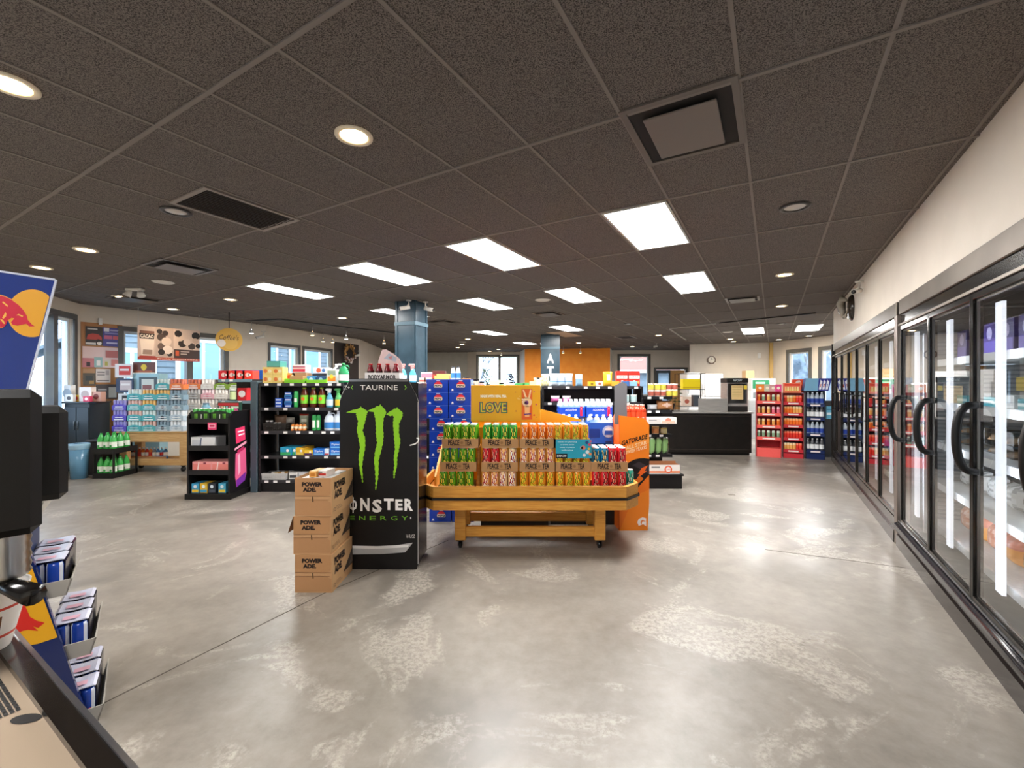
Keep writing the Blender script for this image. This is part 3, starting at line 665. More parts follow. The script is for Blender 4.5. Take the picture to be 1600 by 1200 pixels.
for x0 in (LX[0]+.05, LX[1]-.055):
    for y0 in (4.37-oy, 4.86-oy):
        m = MB().c('#2a2624', 'powdercoat').box(x0-.035, x0+.035, y0-.035, y0+.035, .08, .09); m.box(x0-.022, x0-.016, y0-.03, y0+.03, .03, .08); m.box(x0+.016, x0+.022, y0-.03, y0+.03, .03, .08); m.build('caster', None, e)
        q = MB().c('#1a1817', 'gloss', True).lathe([(.012, -.014), (.036, -.014), (.037, 0), (.036, .014), (.012, .014)], 16); q.xf(lambda v: (v.z+x0, v.x+y0+.012, v.y+.0375)); w_ = q.build('wheel', None, e)
m = MB()
m.prism([(4.40-oy, .56), (4.93-oy, .56), (4.93-oy, .98), (4.40-oy, .70)], 'x', TX0+.12-ox, TX0+.14-ox); m.build('side_board', 'maple', e)
m = MB(); m.box(-.345-ox, -.318-ox, 4.36-oy, 4.6-oy, .56, 1.0); m.build('divider_board', 'maple', e)
tc_h = .222; TCOL = {'green': ('#5fa51e', '#f3e14a', '#1d5a12'), 'lime': ('#3fa53a', '#f0e04c', '#14531c'), 'orange': ('#f08423', '#f9d8a6', '#c4461a'), 'sun': ('#f09a2c', '#efe23c', '#7d7f14'),
    'red': ('#d9262e', '#e9a08a', '#5d0f1c'), 'peach': ('#f0b36a', '#fff0e0', '#b1183e'), 'cream': ('#f4d3a2', '#ffffff', '#a01c34'), 'blue': ('#1b7fa8', '#ffe28a', '#0b2d4a'), 'teal': ('#2fb49c', '#e8fff0', '#0d5e54')}
TCAN = {k: canrec('tea_can', .0405, tc_h, v[0], can_fn(.0405, tc_h, *v), 30, steps=26) for k, v in TCOL.items()}
TN = {'green': 'lime green', 'lime': 'deeper green', 'orange': 'bright orange', 'sun': 'orange and yellow', 'red': 'red', 'peach': 'peach and maroon', 'cream': 'cream and pink', 'blue': 'blue and gold', 'teal': 'teal'}
def tray_rec():
    m = MB().c('#b98d5e', 'cardboard'); w_ = .174; d = .262
    m.box(-w_, w_, -.002, .0015, 0, .088); m.box(-w_, w_, d-.003, d, 0, .088); m.box(-w_, -w_+.003, .0015, d-.003, 0, .088); m.box(w_-.003, w_, .0015, d-.003, 0, .088); m.box(-w_, w_, .0015, d-.003, 0, .003)
    m.mat = 'print'; m.text('PEACE', -.062, .05, .052, -.0035, '#33221a', w=.108, bold=.04); m.text('TEA', .078, .05, .052, -.0035, '#33221a', w=.066, bold=.04)
    m.disc(.015, .05, .014, -.0035, '#9c7448', 12); m.rect(-.08, .1, .018, .021, -.0035, lin('#7a5a38'))
    return Rec('cardboard_tray', ('cardboard_tray', m))
TRAY = tray_rec()
SX = [-.534, -.123, .246, .593, .935]
tiers = [(0, 'bottom', [['green']*4, ['peach', 'peach', 'cream', 'cream'], ['sun']*4, ['sun']*4, ['red']*4]), (1, 'middle', [['green']*4, ['red', 'red', 'peach', 'cream'], ['peach']*4, ['sun']*4, ['blue', 'blue', 'red', 'red']]),
         (2, 'top', [['green']*4, ['lime']*4, ['orange']*4, ['sun']*4])]
for lv, nm, st in tiers:
    for si, cols in enumerate(st):
        x = SX[si]+(.02, .005, 0, -.01, 0)[si]*lv*.9; y = 4.235+.01*lv; z = .5605+lv*(tc_h+.0005)
        TRAY.put('brown cardboard tray of tea cans, %s from the left in the %s tier' % (ORD[si], nm), 'tray', (x, y, z), 0, 'trays of tea cans')
        rows = 3 if (lv == 2 or (lv == 1 and si == 4)) else 1
        for r_ in range(rows):
            for k, c in enumerate(cols):
                rn = ('front row', 'second row', 'back row')[r_]
                TCAN[c].put('%s tea can, %s from the left of the %s tier, %s' % (TN[c], ORD[si*4+k], nm, rn), 'can', (x+(k-1.5)*.084, y+.0455+r_*.084, z+.0035), random.uniform(-.25, .25), 'tea cans on the maple cart')
TCAN['teal'].put('single teal can standing on the right corner of the maple cart', 'can', (X(986, 4.3), 4.36, .5605), 0)
# yellow header box and the risers behind the cans
m = MB().c('#e8a81e', 'print'); m.box(-.42, .66, 4.60, 4.9, .561, 1.17); m.prism([(-.42, 1.17), (.66, 1.17), (.62, 1.22), (.30, 1.33), (-.42, 1.33)], 'y', 4.66, 4.9)
o = m.build('display_riser'); tag(o, 'plain yellow cardboard riser behind the top row of tea cans', 'display box')
m = MB().c('#e9ab25', 'print'); W2_ = .358; m.box(-W2_, W2_, 0, .02, 0, .375, .002)
m.text('MADE WITH REAL TEA', -.125, .262, .03, -.0015, '#fff3d8', w=.27, bold=.07)
m.text('LOVE', -.125, .145, .122, -.0015, '#7d2a66', w=.290, bold=.10); m.text('LOVE', -.125, .145, .108, -.0022, '#3f9a5a', w=.276, bold=.05); m.text('LOVE', -.125, .145, .095, -.0028, '#edb838', w=.263, bold=.0)
y_ = -.0015
m.poly([(.165, y_, .02), (.275, y_, .02), (.275, y_, .335), (.165, y_, .335)], '#e0662a')
for q, c in (([(.175, .33), (.192, .325), (.222, .24), (.204, .235)], '#f6cf9c'), ([(.252, .33), (.268, .325), (.248, .235), (.23, .24)], '#f6cf9c')): m.poly([(a, -.0022, b) for a, b in q], c)
m.disc(.222, .2, .05, -.0022, '#f6cf9c'); m.disc(.215, .195, .022, -.003, '#8a4a86'); m.poly([(.195, -.0022, .16), (.25, -.0022, .16), (.245, -.0022, .05), (.2, -.0022, .05)], '#f0b77c')
for a, b in ((.17, .24), (.172, .215)): m.poly([(a, -.003, b), (a+.05, -.003, b-.02), (a+.046, -.003, b-.034), (a-.004, -.003, b-.014)], '#f9dcb4')
m.poly([(.19, -.003, .08), (.262, -.003, .085), (.262, -.003, .074), (.19, -.003, .069)], '#5a2f7c')
random.seed(3)
for _ in range(26):
    a, b = random.uniform(.10, .35), random.uniform(.01, .36)
    if .155 < a < .285: continue
    m.disc(a, b, random.uniform(.004, .011), -.0018, random.choice(['#e0662a', '#c9803c', '#8fae3c', '#d1577a', '#f0c26a']), 7)
o = m.build('header_sign', None, None, (-.066, 4.575, 1.232)); tag(o, 'yellow cardboard sign reading LOVE above the tea cans', 'sign')
m = MB().c('#e9ab25'); m.prism([(.295, 1.232), (.72, 1.232), (.72, 1.25), (.297, 1.36)], 'y', 4.60, 4.615); o = m.build('sign_wing'); tag(o, 'sloping yellow cardboard wing right of the LOVE sign', 'sign')
# support so the sign stands on something: rear lip of the top trays
m = MB().c('#2fa9c4', 'print'); m.box(-.17, .17, 0, .004, 0, .178)
for k, t in enumerate(('made on planting', 'a tree now', 'keep it peace', 'yellowing')): m.text(t, -.06, .155-k*.026, .013, -.001, '#e8fbff', w=(.18, .13, .14, .11)[k], bold=.01)
m.poly([(-.17, -.001, 0), (-.06, -.001, 0), (-.06, -.001, .044), (-.17, -.001, .044)], '#101418'); m.text('2/$4.50', -.115, .022, .022, -.0018, '#ffffff', w=.09, bold=.02)
for a, b, r_, c in ((.09, .10, .022, '#e88a7a'), (.075, .10, .014, '#f6e1c8'), (.125, .15, .016, '#3a4a8a'), (.15, .13, .014, '#d94a6a'), (.13, .06, .018, '#f2f2f2'), (.155, .04, .014, '#f29a5a'), (.10, .03, .016, '#e8eef2'), (.145, .09, .012, '#f4c24a'), (.16, .16, .01, '#e05a8a')): m.disc(a, b, r_, -.0014, c, 10)
o = m.build('price_sign', None, None, (.585, 4.20, .915)); tag(o, 'turquoise price sign clipped in front of the middle tier of cans', 'sign')
# ---------------------------------------------------------------- can-shaped cooler
e = empty('can_shaped_cooler', (X(592, 3.87), 3.87, 0), R(-1)); tag(e, 'tall black can-shaped drinks cooler with three green claw marks', 'drinks cooler')
Hc = 1.655; hw = .345
def can_outline(w_, h):
    P = [(-w_+.015, 0), (w_-.015, 0), (w_, .05), (w_, h-.19), (w_-.02, h-.13), (w_-.075, h-.025), (w_-.085, h), (-w_+.085, h), (-w_+.075, h-.025), (-w_+.02, h-.13), (-w_, h-.19), (-w_, .05)]
    return P
m = MB().c('#100d0d', 'print'); m.prism(can_outline(hw, Hc), 'y', 0, .012)
m.prism([(-hw+.085, Hc-.022), (hw-.085, Hc-.022), (hw-.082, Hc+.012), (-hw+.082, Hc+.012)], 'y', -.004, .016)
y_ = -.0015
m.c('#8d8a86', 'metal'); m.poly([(-hw+.09, -.006, Hc-.014), (hw-.09, -.006, Hc-.014), (hw-.085, -.006, Hc+.006), (-hw+.085, -.006, Hc+.006)]); m.mat = 'print'
# torn claw marks, one polygon strip each: (z from top, left x, right x) in pixels of the photo
def claw(pts, sx, m, seed):
    """pts: (px_left, px_right, py); drawn as quads with ragged edges"""
    random.seed(seed); k = 3.87/F; g = []
    for i in range(len(pts)-1):
        a, b = pts[i], pts[i+1]; n = 4
        for q in range(n):
            t = q/n; j = .9 if q % 2 else -.4
            g.append((a[0]+(b[0]-a[0])*t-(j if i else 0)*random.uniform(.3, 1), a[1]+(b[1]-a[1])*t+(j if i else 0)*random.uniform(.3, 1), a[2]+(b[2]-a[2])*t))
    g.append(pts[-1])
    w3 = lambda px, py: ((px-592.5)*k, y_, CZ-(py-HY)*k)
    L1 = [w3(p[0], p[2]) for p in g]; R1 = [w3(p[1], p[2]) for p in g]
    for i in range(len(g)-1): m.poly([L1[i], R1[i], R1[i+1], L1[i+1]], '#8ac924')
c1 = [(561, 567, 638), (557, 575, 643), (557, 573, 650), (560, 571, 658), (558, 567, 673), (561, 571, 686), (563, 571, 700), (561, 568, 715), (562, 566, 730), (565, 567.5, 745), (567, 567.4, 755)]
c2 = [(589, 597, 635), (584, 602, 640), (585, 604, 646), (587, 600, 654), (588, 599, 668), (588, 600, 680), (590, 599, 692), (587, 596, 705), (585, 592, 720), (587, 592, 738), (587.5, 590.5, 752), (587.2, 587.8, 766)]
c3 = [(616, 623, 639), (612, 630, 645), (616, 629, 652), (615, 624, 663), (616, 624, 676), (617, 626, 690), (618, 624, 702), (616, 621, 716), (617, 621, 728), (615.5, 618, 740), (616, 616.5, 748)]
for i, c in enumerate((c1, c2, c3)): claw(c, 0, m, i)
k = 3.87/F
def pp(P, col, m=m, yy=-.0018): m.poly([((a-592.5)*k, yy, CZ-(b-HY)*k) for a, b in P], col)
for P in ([(541, 645), (552, 641), (562, 639), (562, 646), (556, 646)], [(574, 643), (582, 639), (590, 636.5), (589, 644), (582, 644)], [(604, 648), (610, 643), (617, 640), (616, 648), (611, 651)]): pp(P, '#8ac924')
for P in ([(562, 639), (564, 635.5), (567, 639)], [(592, 636), (595, 632), (597, 636)], [(619, 640), (621, 636.5), (624, 641)]): pp(P, '#8ac924')
m.text('TAURINE', 0, CZ-(606-HY)*k, .042, y_, '#e6e2dc', w=.33, bold=.0); m.text('\u2039', -.235, CZ-(606-HY)*k, .035, y_, '#7ab82a'); m.text('\u203a', .235, CZ-(606-HY)*k, .035, y_, '#7ab82a'); m.text('Z+', -.28, CZ-(606-HY)*k, .03, y_, '#cfcac4')
zt = CZ-(789-HY)*k
for ch, xx, hh, dz, ww in (('M', -.315, .11, 0, .085), ('O', -.226, .095, -.004, .07), ('N', -.122, .115, .0, .08), ('S', -.015, .115, -.012, .085), ('T', .088, .10, .004, .085), ('E', .177, .095, 0, .065), ('R', .262, .105, 0, .075)):
    m.text(ch, xx, zt+dz, hh, y_, '#f2efec', w=ww, bold=.04)
m.rect(-.231, -.221, zt-.075, zt+.065, y_-.0005, lin('#f2efec'))
for i, ch in enumerate('ENERGY'): m.text(ch, (-.240+.0935*i), CZ-(810-HY)*k, .038, y_, '#6fb02a', w=.055, bold=.0)
m.rect(.275, .285, CZ-(811-HY)*k, CZ-(808-HY)*k, y_, lin('#e0dcd8')); m.text('16 FL.OZ', .278, CZ-(838-HY)*k, .03, y_, '#d6d2ce', w=.075, bold=.01)
for P in ([(548, 853), (590, 853.5), (620, 852), (646, 848), (642, 853), (634, 863), (600, 866), (545, 867)],): pp(P, '#a9a7a6')
pp([(540, 853), (590, 854), (640, 851), (638, 855), (590, 858), (540, 857)], '#dedcdb', m, -.0024)
m.build('front_panel', None, e)
m = MB().c('#121011', 'gloss'); m.box(-hw+.02, hw-.005, .014, .39, .02, Hc-.02, .01); m.build('cabinet', None, e)
m = MB().c('#c9c9c9', 'metal'); m.box(hw-.004, hw+.002, -.003, .01, .05, Hc-.19); m.build('edge_trim', None, e)
m = MB().c('#b9b9b6', 'metal')
for s_ in (-1, 1): m.tube([(s_*hw, .004, Hc-.19), (s_*(hw-.02), .004, Hc-.13), (s_*(hw-.075), .004, Hc-.025)], .004, 6)
m.build('shoulder_highlight', None, e)  # pale metal tubes stand in for light catching the can shoulders
m = MB().c('#1a1818', 'matte'); m.box(-hw+.04, hw-.04, .03, .36, 0, .02); m.build('base', None, e)
m = MB().c('#e9e9e9', 'gloss', True).tube([(hw-.07, -.004, 1.085), (hw-.02, -.02, 1.10), (hw+.005, -.02, 1.12), (hw+.008, -.018, 1.145), (hw-.01, -.012, 1.15)], .006); m.build('hook', None, e)
# carton of sports drinks on top
e = empty('bottle_carton', (X(597, 3.98), 3.98, Hc-.019)); tag(e, 'white carton with a pointed back holding red-capped sports drinks on the black cooler', 'carton')
cw_ = .155
m = MB().c('#f2eef0', 'print'); m.box(-cw_, cw_, 0, .004, 0, .085); m.box(-cw_, cw_, .15, .154, 0, .09); m.box(-cw_, -cw_+.004, .004, .15, 0, .085); m.box(cw_-.004, cw_, .004, .15, 0, .085); m.box(-cw_, cw_, 0, .15, 0, .003)
m.text('BODYARMOR', 0, .045, .042, -.0015, '#1c1719', w=.25, bold=.035); m.text('superior hydration', .04, .011, .01, -.0015, '#55505a', w=.10)
m.build('tray', None, e)
m = MB().c('#e9cfd0', 'print'); P = [(-.075, .0), (.155, .0), (.152, .16), (.125, .22), (.075, .26), (-.0, .305), (-.035, .30), (-.07, .2)]; m.prism(P, 'y', .12, .124); m.c('#b7bfd0'); m.poly([(-.02, .118, .22), (.03, .118, .27), (.1, .118, .225), (.09, .118, .19)]); m.c('#c98a8c'); m.poly([(.02, .1175, .235), (.06, .1175, .245), (.05, .1175, .205)]); m.build('back_card', None, e)
bt = bottle('sports_bottle', .030, .165, '#7c1322', '#3b1a1e', '#cf2a33', neck=.28, lz=(.3, .6), capr=.55)
for k, x in enumerate((-.115, -.038, .038, .115)):
    bt.put('dark red sports drink bottle with red cap, %s from the left in the white carton' % ORD[k], 'bottle', (X(597, 3.98)+x, 4.02, Hc-.016), 0, 'sports drinks in the carton')
# ---------------------------------------------------------------- stack of sports drink cartons
def power_box(open_top):
    m = MB().c('#b58b62', 'cardboard'); w_, d, h = .29, .42, .296; t = .004
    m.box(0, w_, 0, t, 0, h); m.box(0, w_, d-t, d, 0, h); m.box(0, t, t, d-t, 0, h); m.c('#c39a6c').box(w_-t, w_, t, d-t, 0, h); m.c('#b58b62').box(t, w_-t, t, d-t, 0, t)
    if not open_top: m.box(t, w_-t, t, d-t, h-t, h)
    m.mat = 'print'; y_ = -.0015
    m.poly([(.0, y_, h-.005), (w_-.01, y_, h-.005), (w_-.01, y_, h-.12), (w_-.028, y_, h-.138), (.0, y_, h-.138)], '#ae8259')
    m.poly([(.0, y_, .01), (w_-.005, y_, .01), (w_-.008, y_, .105), (w_-.04, y_, .125), (.0, y_, .125)], '#ab8059')
    m.rect(.0, w_-.01, h-.142, h-.139, -.002, lin('#7d5a3c')); m.rect(0, w_-.02, .126, .129, -.002, lin('#7d5a3c'))
    m.poly([(.135, -.002, h-.145), (.141, -.002, h-.145), (.146, -.002, h-.185), (.138, -.002, h-.185)], '#3a2a1c')
    m.text('POWER', .135, h-.048, .035, -.003, '#241c1a', w=.16, bold=.065); m.text('ADE.', .115, h-.09, .035, -.003, '#241c1a', w=.105, bold=.065)
    ux, uz = (0, 1, 0), (0, 0, 1); o = (w_+.0015, 0, 0)
    m.text('POWER', .15, h-.07, .062, 0, '#241c1a', w=.22, bold=.065, o=o, ux=ux); m.text('ADE.', .115, h-.142, .062, 0, '#241c1a', w=.155, bold=.065, o=o, ux=ux)
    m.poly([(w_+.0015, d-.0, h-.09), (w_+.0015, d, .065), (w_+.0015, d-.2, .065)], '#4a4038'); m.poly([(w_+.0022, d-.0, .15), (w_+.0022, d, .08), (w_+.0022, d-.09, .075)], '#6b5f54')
    m.text('12', .045, .04, .03, 0, '#2b211c', w=.035, bold=.01, o=o, ux=ux)
    for k in range(3): m.poly([(w_+.0015, .075, .03+k*.012), (w_+.0015, .2-.02*k, .03+k*.012), (w_+.0015, .2-.02*k, .034+k*.012), (w_+.0015, .075, .034+k*.012)], '#7d6248')
    return m
br = R(4.5)
for k, (dx, dr) in enumerate(((0, 0), (-.012, .03), (.0, -.012))):
    e = empty('drink_carton', (X(459, 3.42)+dx, 3.44, k*.297), br+dr-R(5)); tag(e, 'brown cardboard carton of sports drinks, %s of the stack beside the black cooler' % ('bottom', 'middle', 'open top')[k], 'carton', 'brown drink cartons')
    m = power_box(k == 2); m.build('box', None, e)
    if k == 1: q = MB().c('#8a6444', 'cardboard'); q.poly([(-.002, .0, .29), (-.002, .16, .29), (-.05, .12, .16), (-.05, .02, .16)]); q.poly([(-.0045, .0, .29), (-.0045, .16, .29), (-.053, .12, .16), (-.053, .02, .16)]); q.build('open_flap', None, e)
pk = bx('snack_box', .06, .13, .05, '#d9a55c', lambda m: m.rect(-.02, .02, .01, .035, -.0015, lin('#b9762c')))
pw = bx('snack_box', .07, .13, .05, '#d9d0cc', lambda m: (m.rect(-.03, .03, .012, .03, -.0015, lin('#b8322c')), m.rect(-.03, .0, .034, .042, -.0015, lin('#444444'))))
pb = bx('snack_box', .07, .14, .06, '#cfd2d6', lambda m: [m.rect(-.03+.012*k, -.024+.012*k, .01, .05, -.0015, lin('#33363a')) for k in range(5)])
bx0, by0 = X(459, 3.42), 3.44
fill = bx('carton_filler', .27, .39, .215, '#b0b4b8'); fill.put('grey liner packed inside the open top carton', 'box', (bx0+.145, by0+.016, .6), R(-.5))
for q, (dx, dy, dz, rc, lb) in enumerate(((.05, .05, .816, pb, 'white box with black stripes lying left inside the open carton'), (.13, .06, .816, pb, 'striped white box in the middle of the open carton'), (.21, .10, .816, pb, 'striped box by the right side of the open carton'),
    (.10, .08, .877, pk, 'small tan snack box lying on top of the open carton'), (.17, .10, .877, pw, 'white and red snack box lying on top of the open carton'), (.06, .22, .816, pb, 'striped white box at the back left of the open carton'), (.2, .25, .816, pb, 'striped white box at the back right of the open carton'))):
    rc.put(lb, 'box', (bx0+dx, by0+dy, dz), R(-8))
# ---------------------------------------------------------------- blue soda boxes
def cola(m):
    w_, h = .258, .151
    m.rect(-w_/2, w_/2, h-.006, h, -.0015, lin('#3a63d6')); cx = .012; cz = .075; r = .05
    m.disc(cx, cz, r+.004, -.0016, '#0c1f66', 24); m.disc(cx, cz, r, -.0022, '#f1efe8', 24)
    m.poly([(cx+r*cos(a), -.003, cz+r*sin(a)) for a in [R(22)+R(136)*k/12 for k in range(13)]], '#d5283c'); m.poly([(cx+r*cos(a), -.003, cz+r*sin(a)) for a in [R(202)+R(136)*k/12 for k in range(13)]], '#16308f')
    m.text('PEPSI', cx, cz, .024, -.004, '#10100f', w=.082, bold=.04); m.rect(cx-.022, cx+.022, h-.018, h-.012, -.002, lin('#d8dcf0'))
    m.disc(-.085, .03, .011, -.002, '#dfe5f5', 10); m.rect(-.1, -.07, .014, .022, -.0025, lin('#aeb9dc'))
COLA = bx('soda_box', .258, .40, .151, '#1b3fb4', cola, 'gloss', .003)
for c_, px in enumerate((683, 717.5)):
    for r_ in range(11):
        px_ = px+(5 if r_ < 8 else 0)
        COLA.put('blue soda box with a round emblem, %s from the top of the %s stack' % (ORD[10-r_], ('left', 'right')[c_]), 'box', (X(px_, 5.2)+(.0 if c_ == 0 else .006), 5.2, r_*.1522+.001), 0, 'blue soda boxes')
# ---------------------------------------------------------------- bottled water packs
def water_pack(tall):
    r = .033; nx, ny, h = 5, 3, (.235 if tall else .22); w_ = nx*2*r; parts = []
    m = MB().c('#1c4fc4', 'gloss').box(-w_/2, w_/2, -.003, ny*2*r+.003, .01, h*.66, .012); m.mat = 'print'
    m.text('AQUAFINA', -.01, h*.44, .03, -.0045, '#eef3ff', w=.14, bold=.0); m.rect(.10, .13, .03, h*.62, -.005, lin('#d1263c')); m.text('4', .115, h*.5, .02, -.006, '#ffffff'); m.rect(-.12, -.085, .03, .055, -.005, lin('#dfe8f8'))
    m.c('#8fb8ee').rect(-w_/2+.01, w_/2-.01, h*.58, h*.65, -.0045)
    parts.append(('wrap', m))
    for j in range(ny):
        q = MB() if j == 0 else parts[0][1]
        for i in range(nx):
            cx, cy = -w_/2+r*(2*i+1), r*(2*j+1); q = MB()
            q.c('#bcd6f2', 'gloss', True).lathe([(r*.97, h*.60), (r*.97, h*.72), (r*.7, h*.82), (r*.4, h*.90), (r*.4, h*.92)], 10, cx, cy, cap=False); q.c('#e8eef6').lathe([(r*.45, h*.91), (r*.45, h)], 10, cx, cy)
            if j == 0: parts.append(('bottle', q))
            else: parts[0][1].add(q)
    return Rec('water_pack', *parts)
WP_ = water_pack(True)
for r_, pys in enumerate((1, 2, 3, 4, 5)):
    for c_, px in enumerate((895, 935)):
        WP_.put('blue shrink-wrapped bottled water pack, %s from the top in the %s stack' % (ORD[4-r_], ('left', 'right')[c_]), 'water pack', (X(px, 5.45)+(.012 if c_ else -.012), 5.45, .25+r_*.2365), 0, 'bottled water packs')
m = MB(); m.box(X(752, 5.45), X(960, 5.45), 5.42, 5.75, .0, .25, .004); m2 = MB(); m2.box(X(752, 5.1), X(856, 5.1), 5.02, 5.40, 0, .25, .004); tag(m2.build('pallet_box', 'dark_laminate'), 'added dark block darkening the gap behind the lower bars of the maple cart', 'plinth'); o = m.build('pallet_box', 'dark_laminate'); tag(o, 'low dark plinth under the bottled water stacks', 'plinth')  # dark block added to darken the view under the cart; water plinth widened likewise
big = MB().c('#2458c8', 'gloss'); big.box(-.16, .16, 0, .2, 0, .30, .03); big.mat = 'print'; big.c('#9fc0ee'); big.disc(.08, .17, .07, -.002, '#9fc0ee'); big.disc(.08, .17, .05, -.003, '#d5e4f8'); big.rect(.045, .115, .04, .06, -.003, lin('#12307c')); big.rect(.035, .125, .13, .18, -.004, lin('#1c4fb4')); big.rect(-.14, -.02, .1, .2, -.002, lin('#16378f'))
nk = MB().c('#c9dbf2', 'gloss', True)
for k in range(4): nk.lathe([(.035, .27), (.03, .32), (.016, .335), (.016, .36)], 10, -.12+.08*k, .08)
BIGW = Rec('water_pack', ('wrap', big), ('bottle_tops', nk))
for k, (px, z, lb) in enumerate(((884, .98-.36, 'bulky blue pack of large water bottles, left, just behind the orange tea cans'), (938, .98-.36, 'bulky blue pack of large water bottles with a pale bottle picture, right'))):
    BIGW.put(lb, 'water pack', (X(px, 5.2), 5.13, z+.28), 0, 'large water bottle packs')
m = MB(); m.box(X(860, 5.13), X(962, 5.13), 5.10, 5.34, .0, .898, .004); o = m.build('display_plinth', 'dark_laminate'); tag(o, 'dark block under the large water bottle packs', 'plinth')
# ---------------------------------------------------------------- orange sports drink floor display
e = empty('floor_display', (X(990, 4.9), 4.9, 0), R(2)); tag(e, 'orange cardboard floor display with a black swirl and white G emblem', 'display stand')
hw2 = .155
m = MB().c('#f0851d', 'print'); m.prism([(-hw2, 0), (hw2, 0), (hw2+.02, .3), (hw2+.02, 1.17), (hw2-.03, 1.24), (-hw2, 1.27)], 'y', 0, .006)
def q2(P, col, y_=-.0015): m.poly([(a, y_, b) for a, b in P], col)
q2([(-hw2, .9), (hw2+.02, 1.05), (hw2+.02, .97), (-hw2, .82)], '#f29a3c'); q2([(-hw2, .3), (.0, .52), (hw2+.018, .62), (hw2+.018, .45), (.0, .38), (-hw2, .0)], '#ea7518')
cxs, czs = .10, .60
q2([(max(-hw2, min(hw2+.02, cxs+.24*cos(a))), czs+.2*sin(a)) for a in [R(5)+R(240)*k/18 for k in range(19)]], '#1b1618', -.002)
q2([(hw2+.02, .62), (hw2+.02, .70), (.06, .76), (-.02, .72), (.05, .69)], '#3a3238', -.0026)
q2([(.09, .69), (.16, .72), (.12, .655), (.15, .66), (.03, .565), (.07, .625), (.045, .625)], '#f26a1e', -.003); q2([(-hw2, .36), (.03, .50), (.11, .57), (.08, .60), (-.04, .53), (-hw2, .46)], '#e3701a', -.0032)
m.text('GATORADE', .01, 1.0, .055, -.003, '#211714', w=.30, bold=.03, shear=.1, ux=(.97, 0, .26)); m.text('ALL STAR', .03, .935, .042, -.003, '#f7d9ae', w=.24, bold=.02, ux=(.97, 0, .26)); m.text('SWEEP STAKES', .03, .885, .036, -.003, '#f7d9ae', w=.24, bold=.02, ux=(.97, 0, .26))
m.text('G', .09, .09, .11, -.003, '#f7ede6', w=.1, bold=.08); q2([(.075, .055), (.1, .1), (.09, .1), (.115, .135), (.09, .105), (.1, .105)], '#e0661c', -.004)
m.build('front_panel', None, e)
m = MB().c('#e86a1c', 'print'); P = [(0, 0), (.42, 0), (.42, 1.1), (.2, 1.28), (0, 1.27)]; m.prism([(a, b) for a, b in P], 'x', -hw2-.006, -hw2); m.c('#dd7a2c').prism([(a, b) for a, b in [(.006, 0), (.42, 0), (.42, 1.1), (.006, 1.2)]], 'x', hw2-.0, hw2+.006); m.mat = 'print'; m.c('#9a9a9c'); m.box(-hw2-.008, -hw2-.006, .1, .3, .86, .93); m.build('side_panel', None, e)
m = MB().c('#e07420', 'print'); m.box(-hw2, hw2, .01, .42, 1.18, 1.19); m.box(-hw2, hw2, .01, .42, 0, .01); m.box(-hw2, hw2, .41, .42, .01, 1.18); m.build('shelf', None, e)
m = MB().c('#77777b', 'powdercoat'); m.prism([(-.185-.02, 1.17), (-.045-.02, 1.17), (-.045-.02, 1.62), (-.12, 1.645), (-.185-.02, 1.60)], 'y', .03, .036); m.build('header_card', None, e)
b6 = small_bottle('sports_bottle', .034, .20, '#ee4a2a', '#f25a2e', '#f3b09a')
for r_ in range(2):
    for k in range(5):
        xx, yy, _ = frame(X(990, 4.9), 4.9, R(2))(-.10+.058*k, .07+.08*r_)
        b6.put('red-orange sports drink bottle on the orange display, %s from the left, %s row' % (ORD[k], ('front', 'back')[r_]), 'bottle', (xx, yy, 1.19), 0, 'bottles on the orange display') if .068*0 == 0 else None
# ---------------------------------------------------------------- shelving
def gondola(x, y, rz, w_, d, levels, label, h=None, col='#171516', rail='#2c2b2e', deck=.18, back=True, ends=(1, 1), railtag='#e8e6e2', name='shelf_unit', group=None, th=.03, tags=.19):
    """local x across, shelves open to -y, uprights behind"""
    e = empty(name, (x, y, 0), rz); tag(e, label, 'shelving', group); h = h or levels[-1]
    random.seed(len(label))
    if back: m = MB().c(col, 'powdercoat').box(.02, w_-.02, d-.03, d, deck, h-th); m.build('back_panel', None, e)
    m = MB().c(col, 'powdercoat'); m.box(.0, w_, .03, d, 0, deck-.03); m.build('base', None, e)
    for s_, q in zip((0, 1), ends):
        if q:
            m = MB().c(col, 'powdercoat'); x0 = -.03 if s_ == 0 else w_; m.box(x0, x0+.03, .0 if q == 1 else d-.08, d, 0, h-.001)
            if q == 1:
                m.mat = 'matte'
                for k in range(int(h/.08)): m.poly([(x0+.008, -.001, .1+k*.075), (x0+.02, -.001, .1+k*.075), (x0+.02, -.001, .125+k*.075), (x0+.008, -.001, .125+k*.075)], '#3a3838')
            m.build('end_panel', None, e)
    for z in [deck]+list(levels):
        m = MB().c(col, 'powdercoat').box(.001, w_-.001, .012, d-.031, z-th, z); sh = m.build('shelf', None, e)
        m = MB().c(rail, 'powdercoat').box(.001, w_-.001, -.002, .011, z-.045, z+.004); m.mat = 'print'; k = .06
        while k < w_-.1: m.rect(k, k+.06, z-.038, z-.004, -.0035, lin(random.choice([railtag, '#f4f3f0', '#dcdad4']))); k += tags*random.choice((.7, 1, 1, 1.5))
        m.build('price_rail', None, e, ) if False else m.build('price_rail', None, sh)
    return e
BW = lambda *a, **k: bx(*a, **k)
GL, GD = X(405, 6.63), 6.63
LV = [.545, .915, 1.265, 1.632]
gondola(GL+.02, GD, 0, X(735, 6.63)-GL-.02, .5, LV, 'long black shelf unit with cleaning goods, running behind the black can-shaped cooler')
m = MB().c('#4b5a63', 'powdercoat'); m.box(GL-.12, GL-.025, GD-.02, GD+.9, 0, 1.66, .004); o = m.build('shelf_end_post'); tag(o, 'blue-grey end upright of the shelving at the left end of the cleaning goods', 'shelf upright')
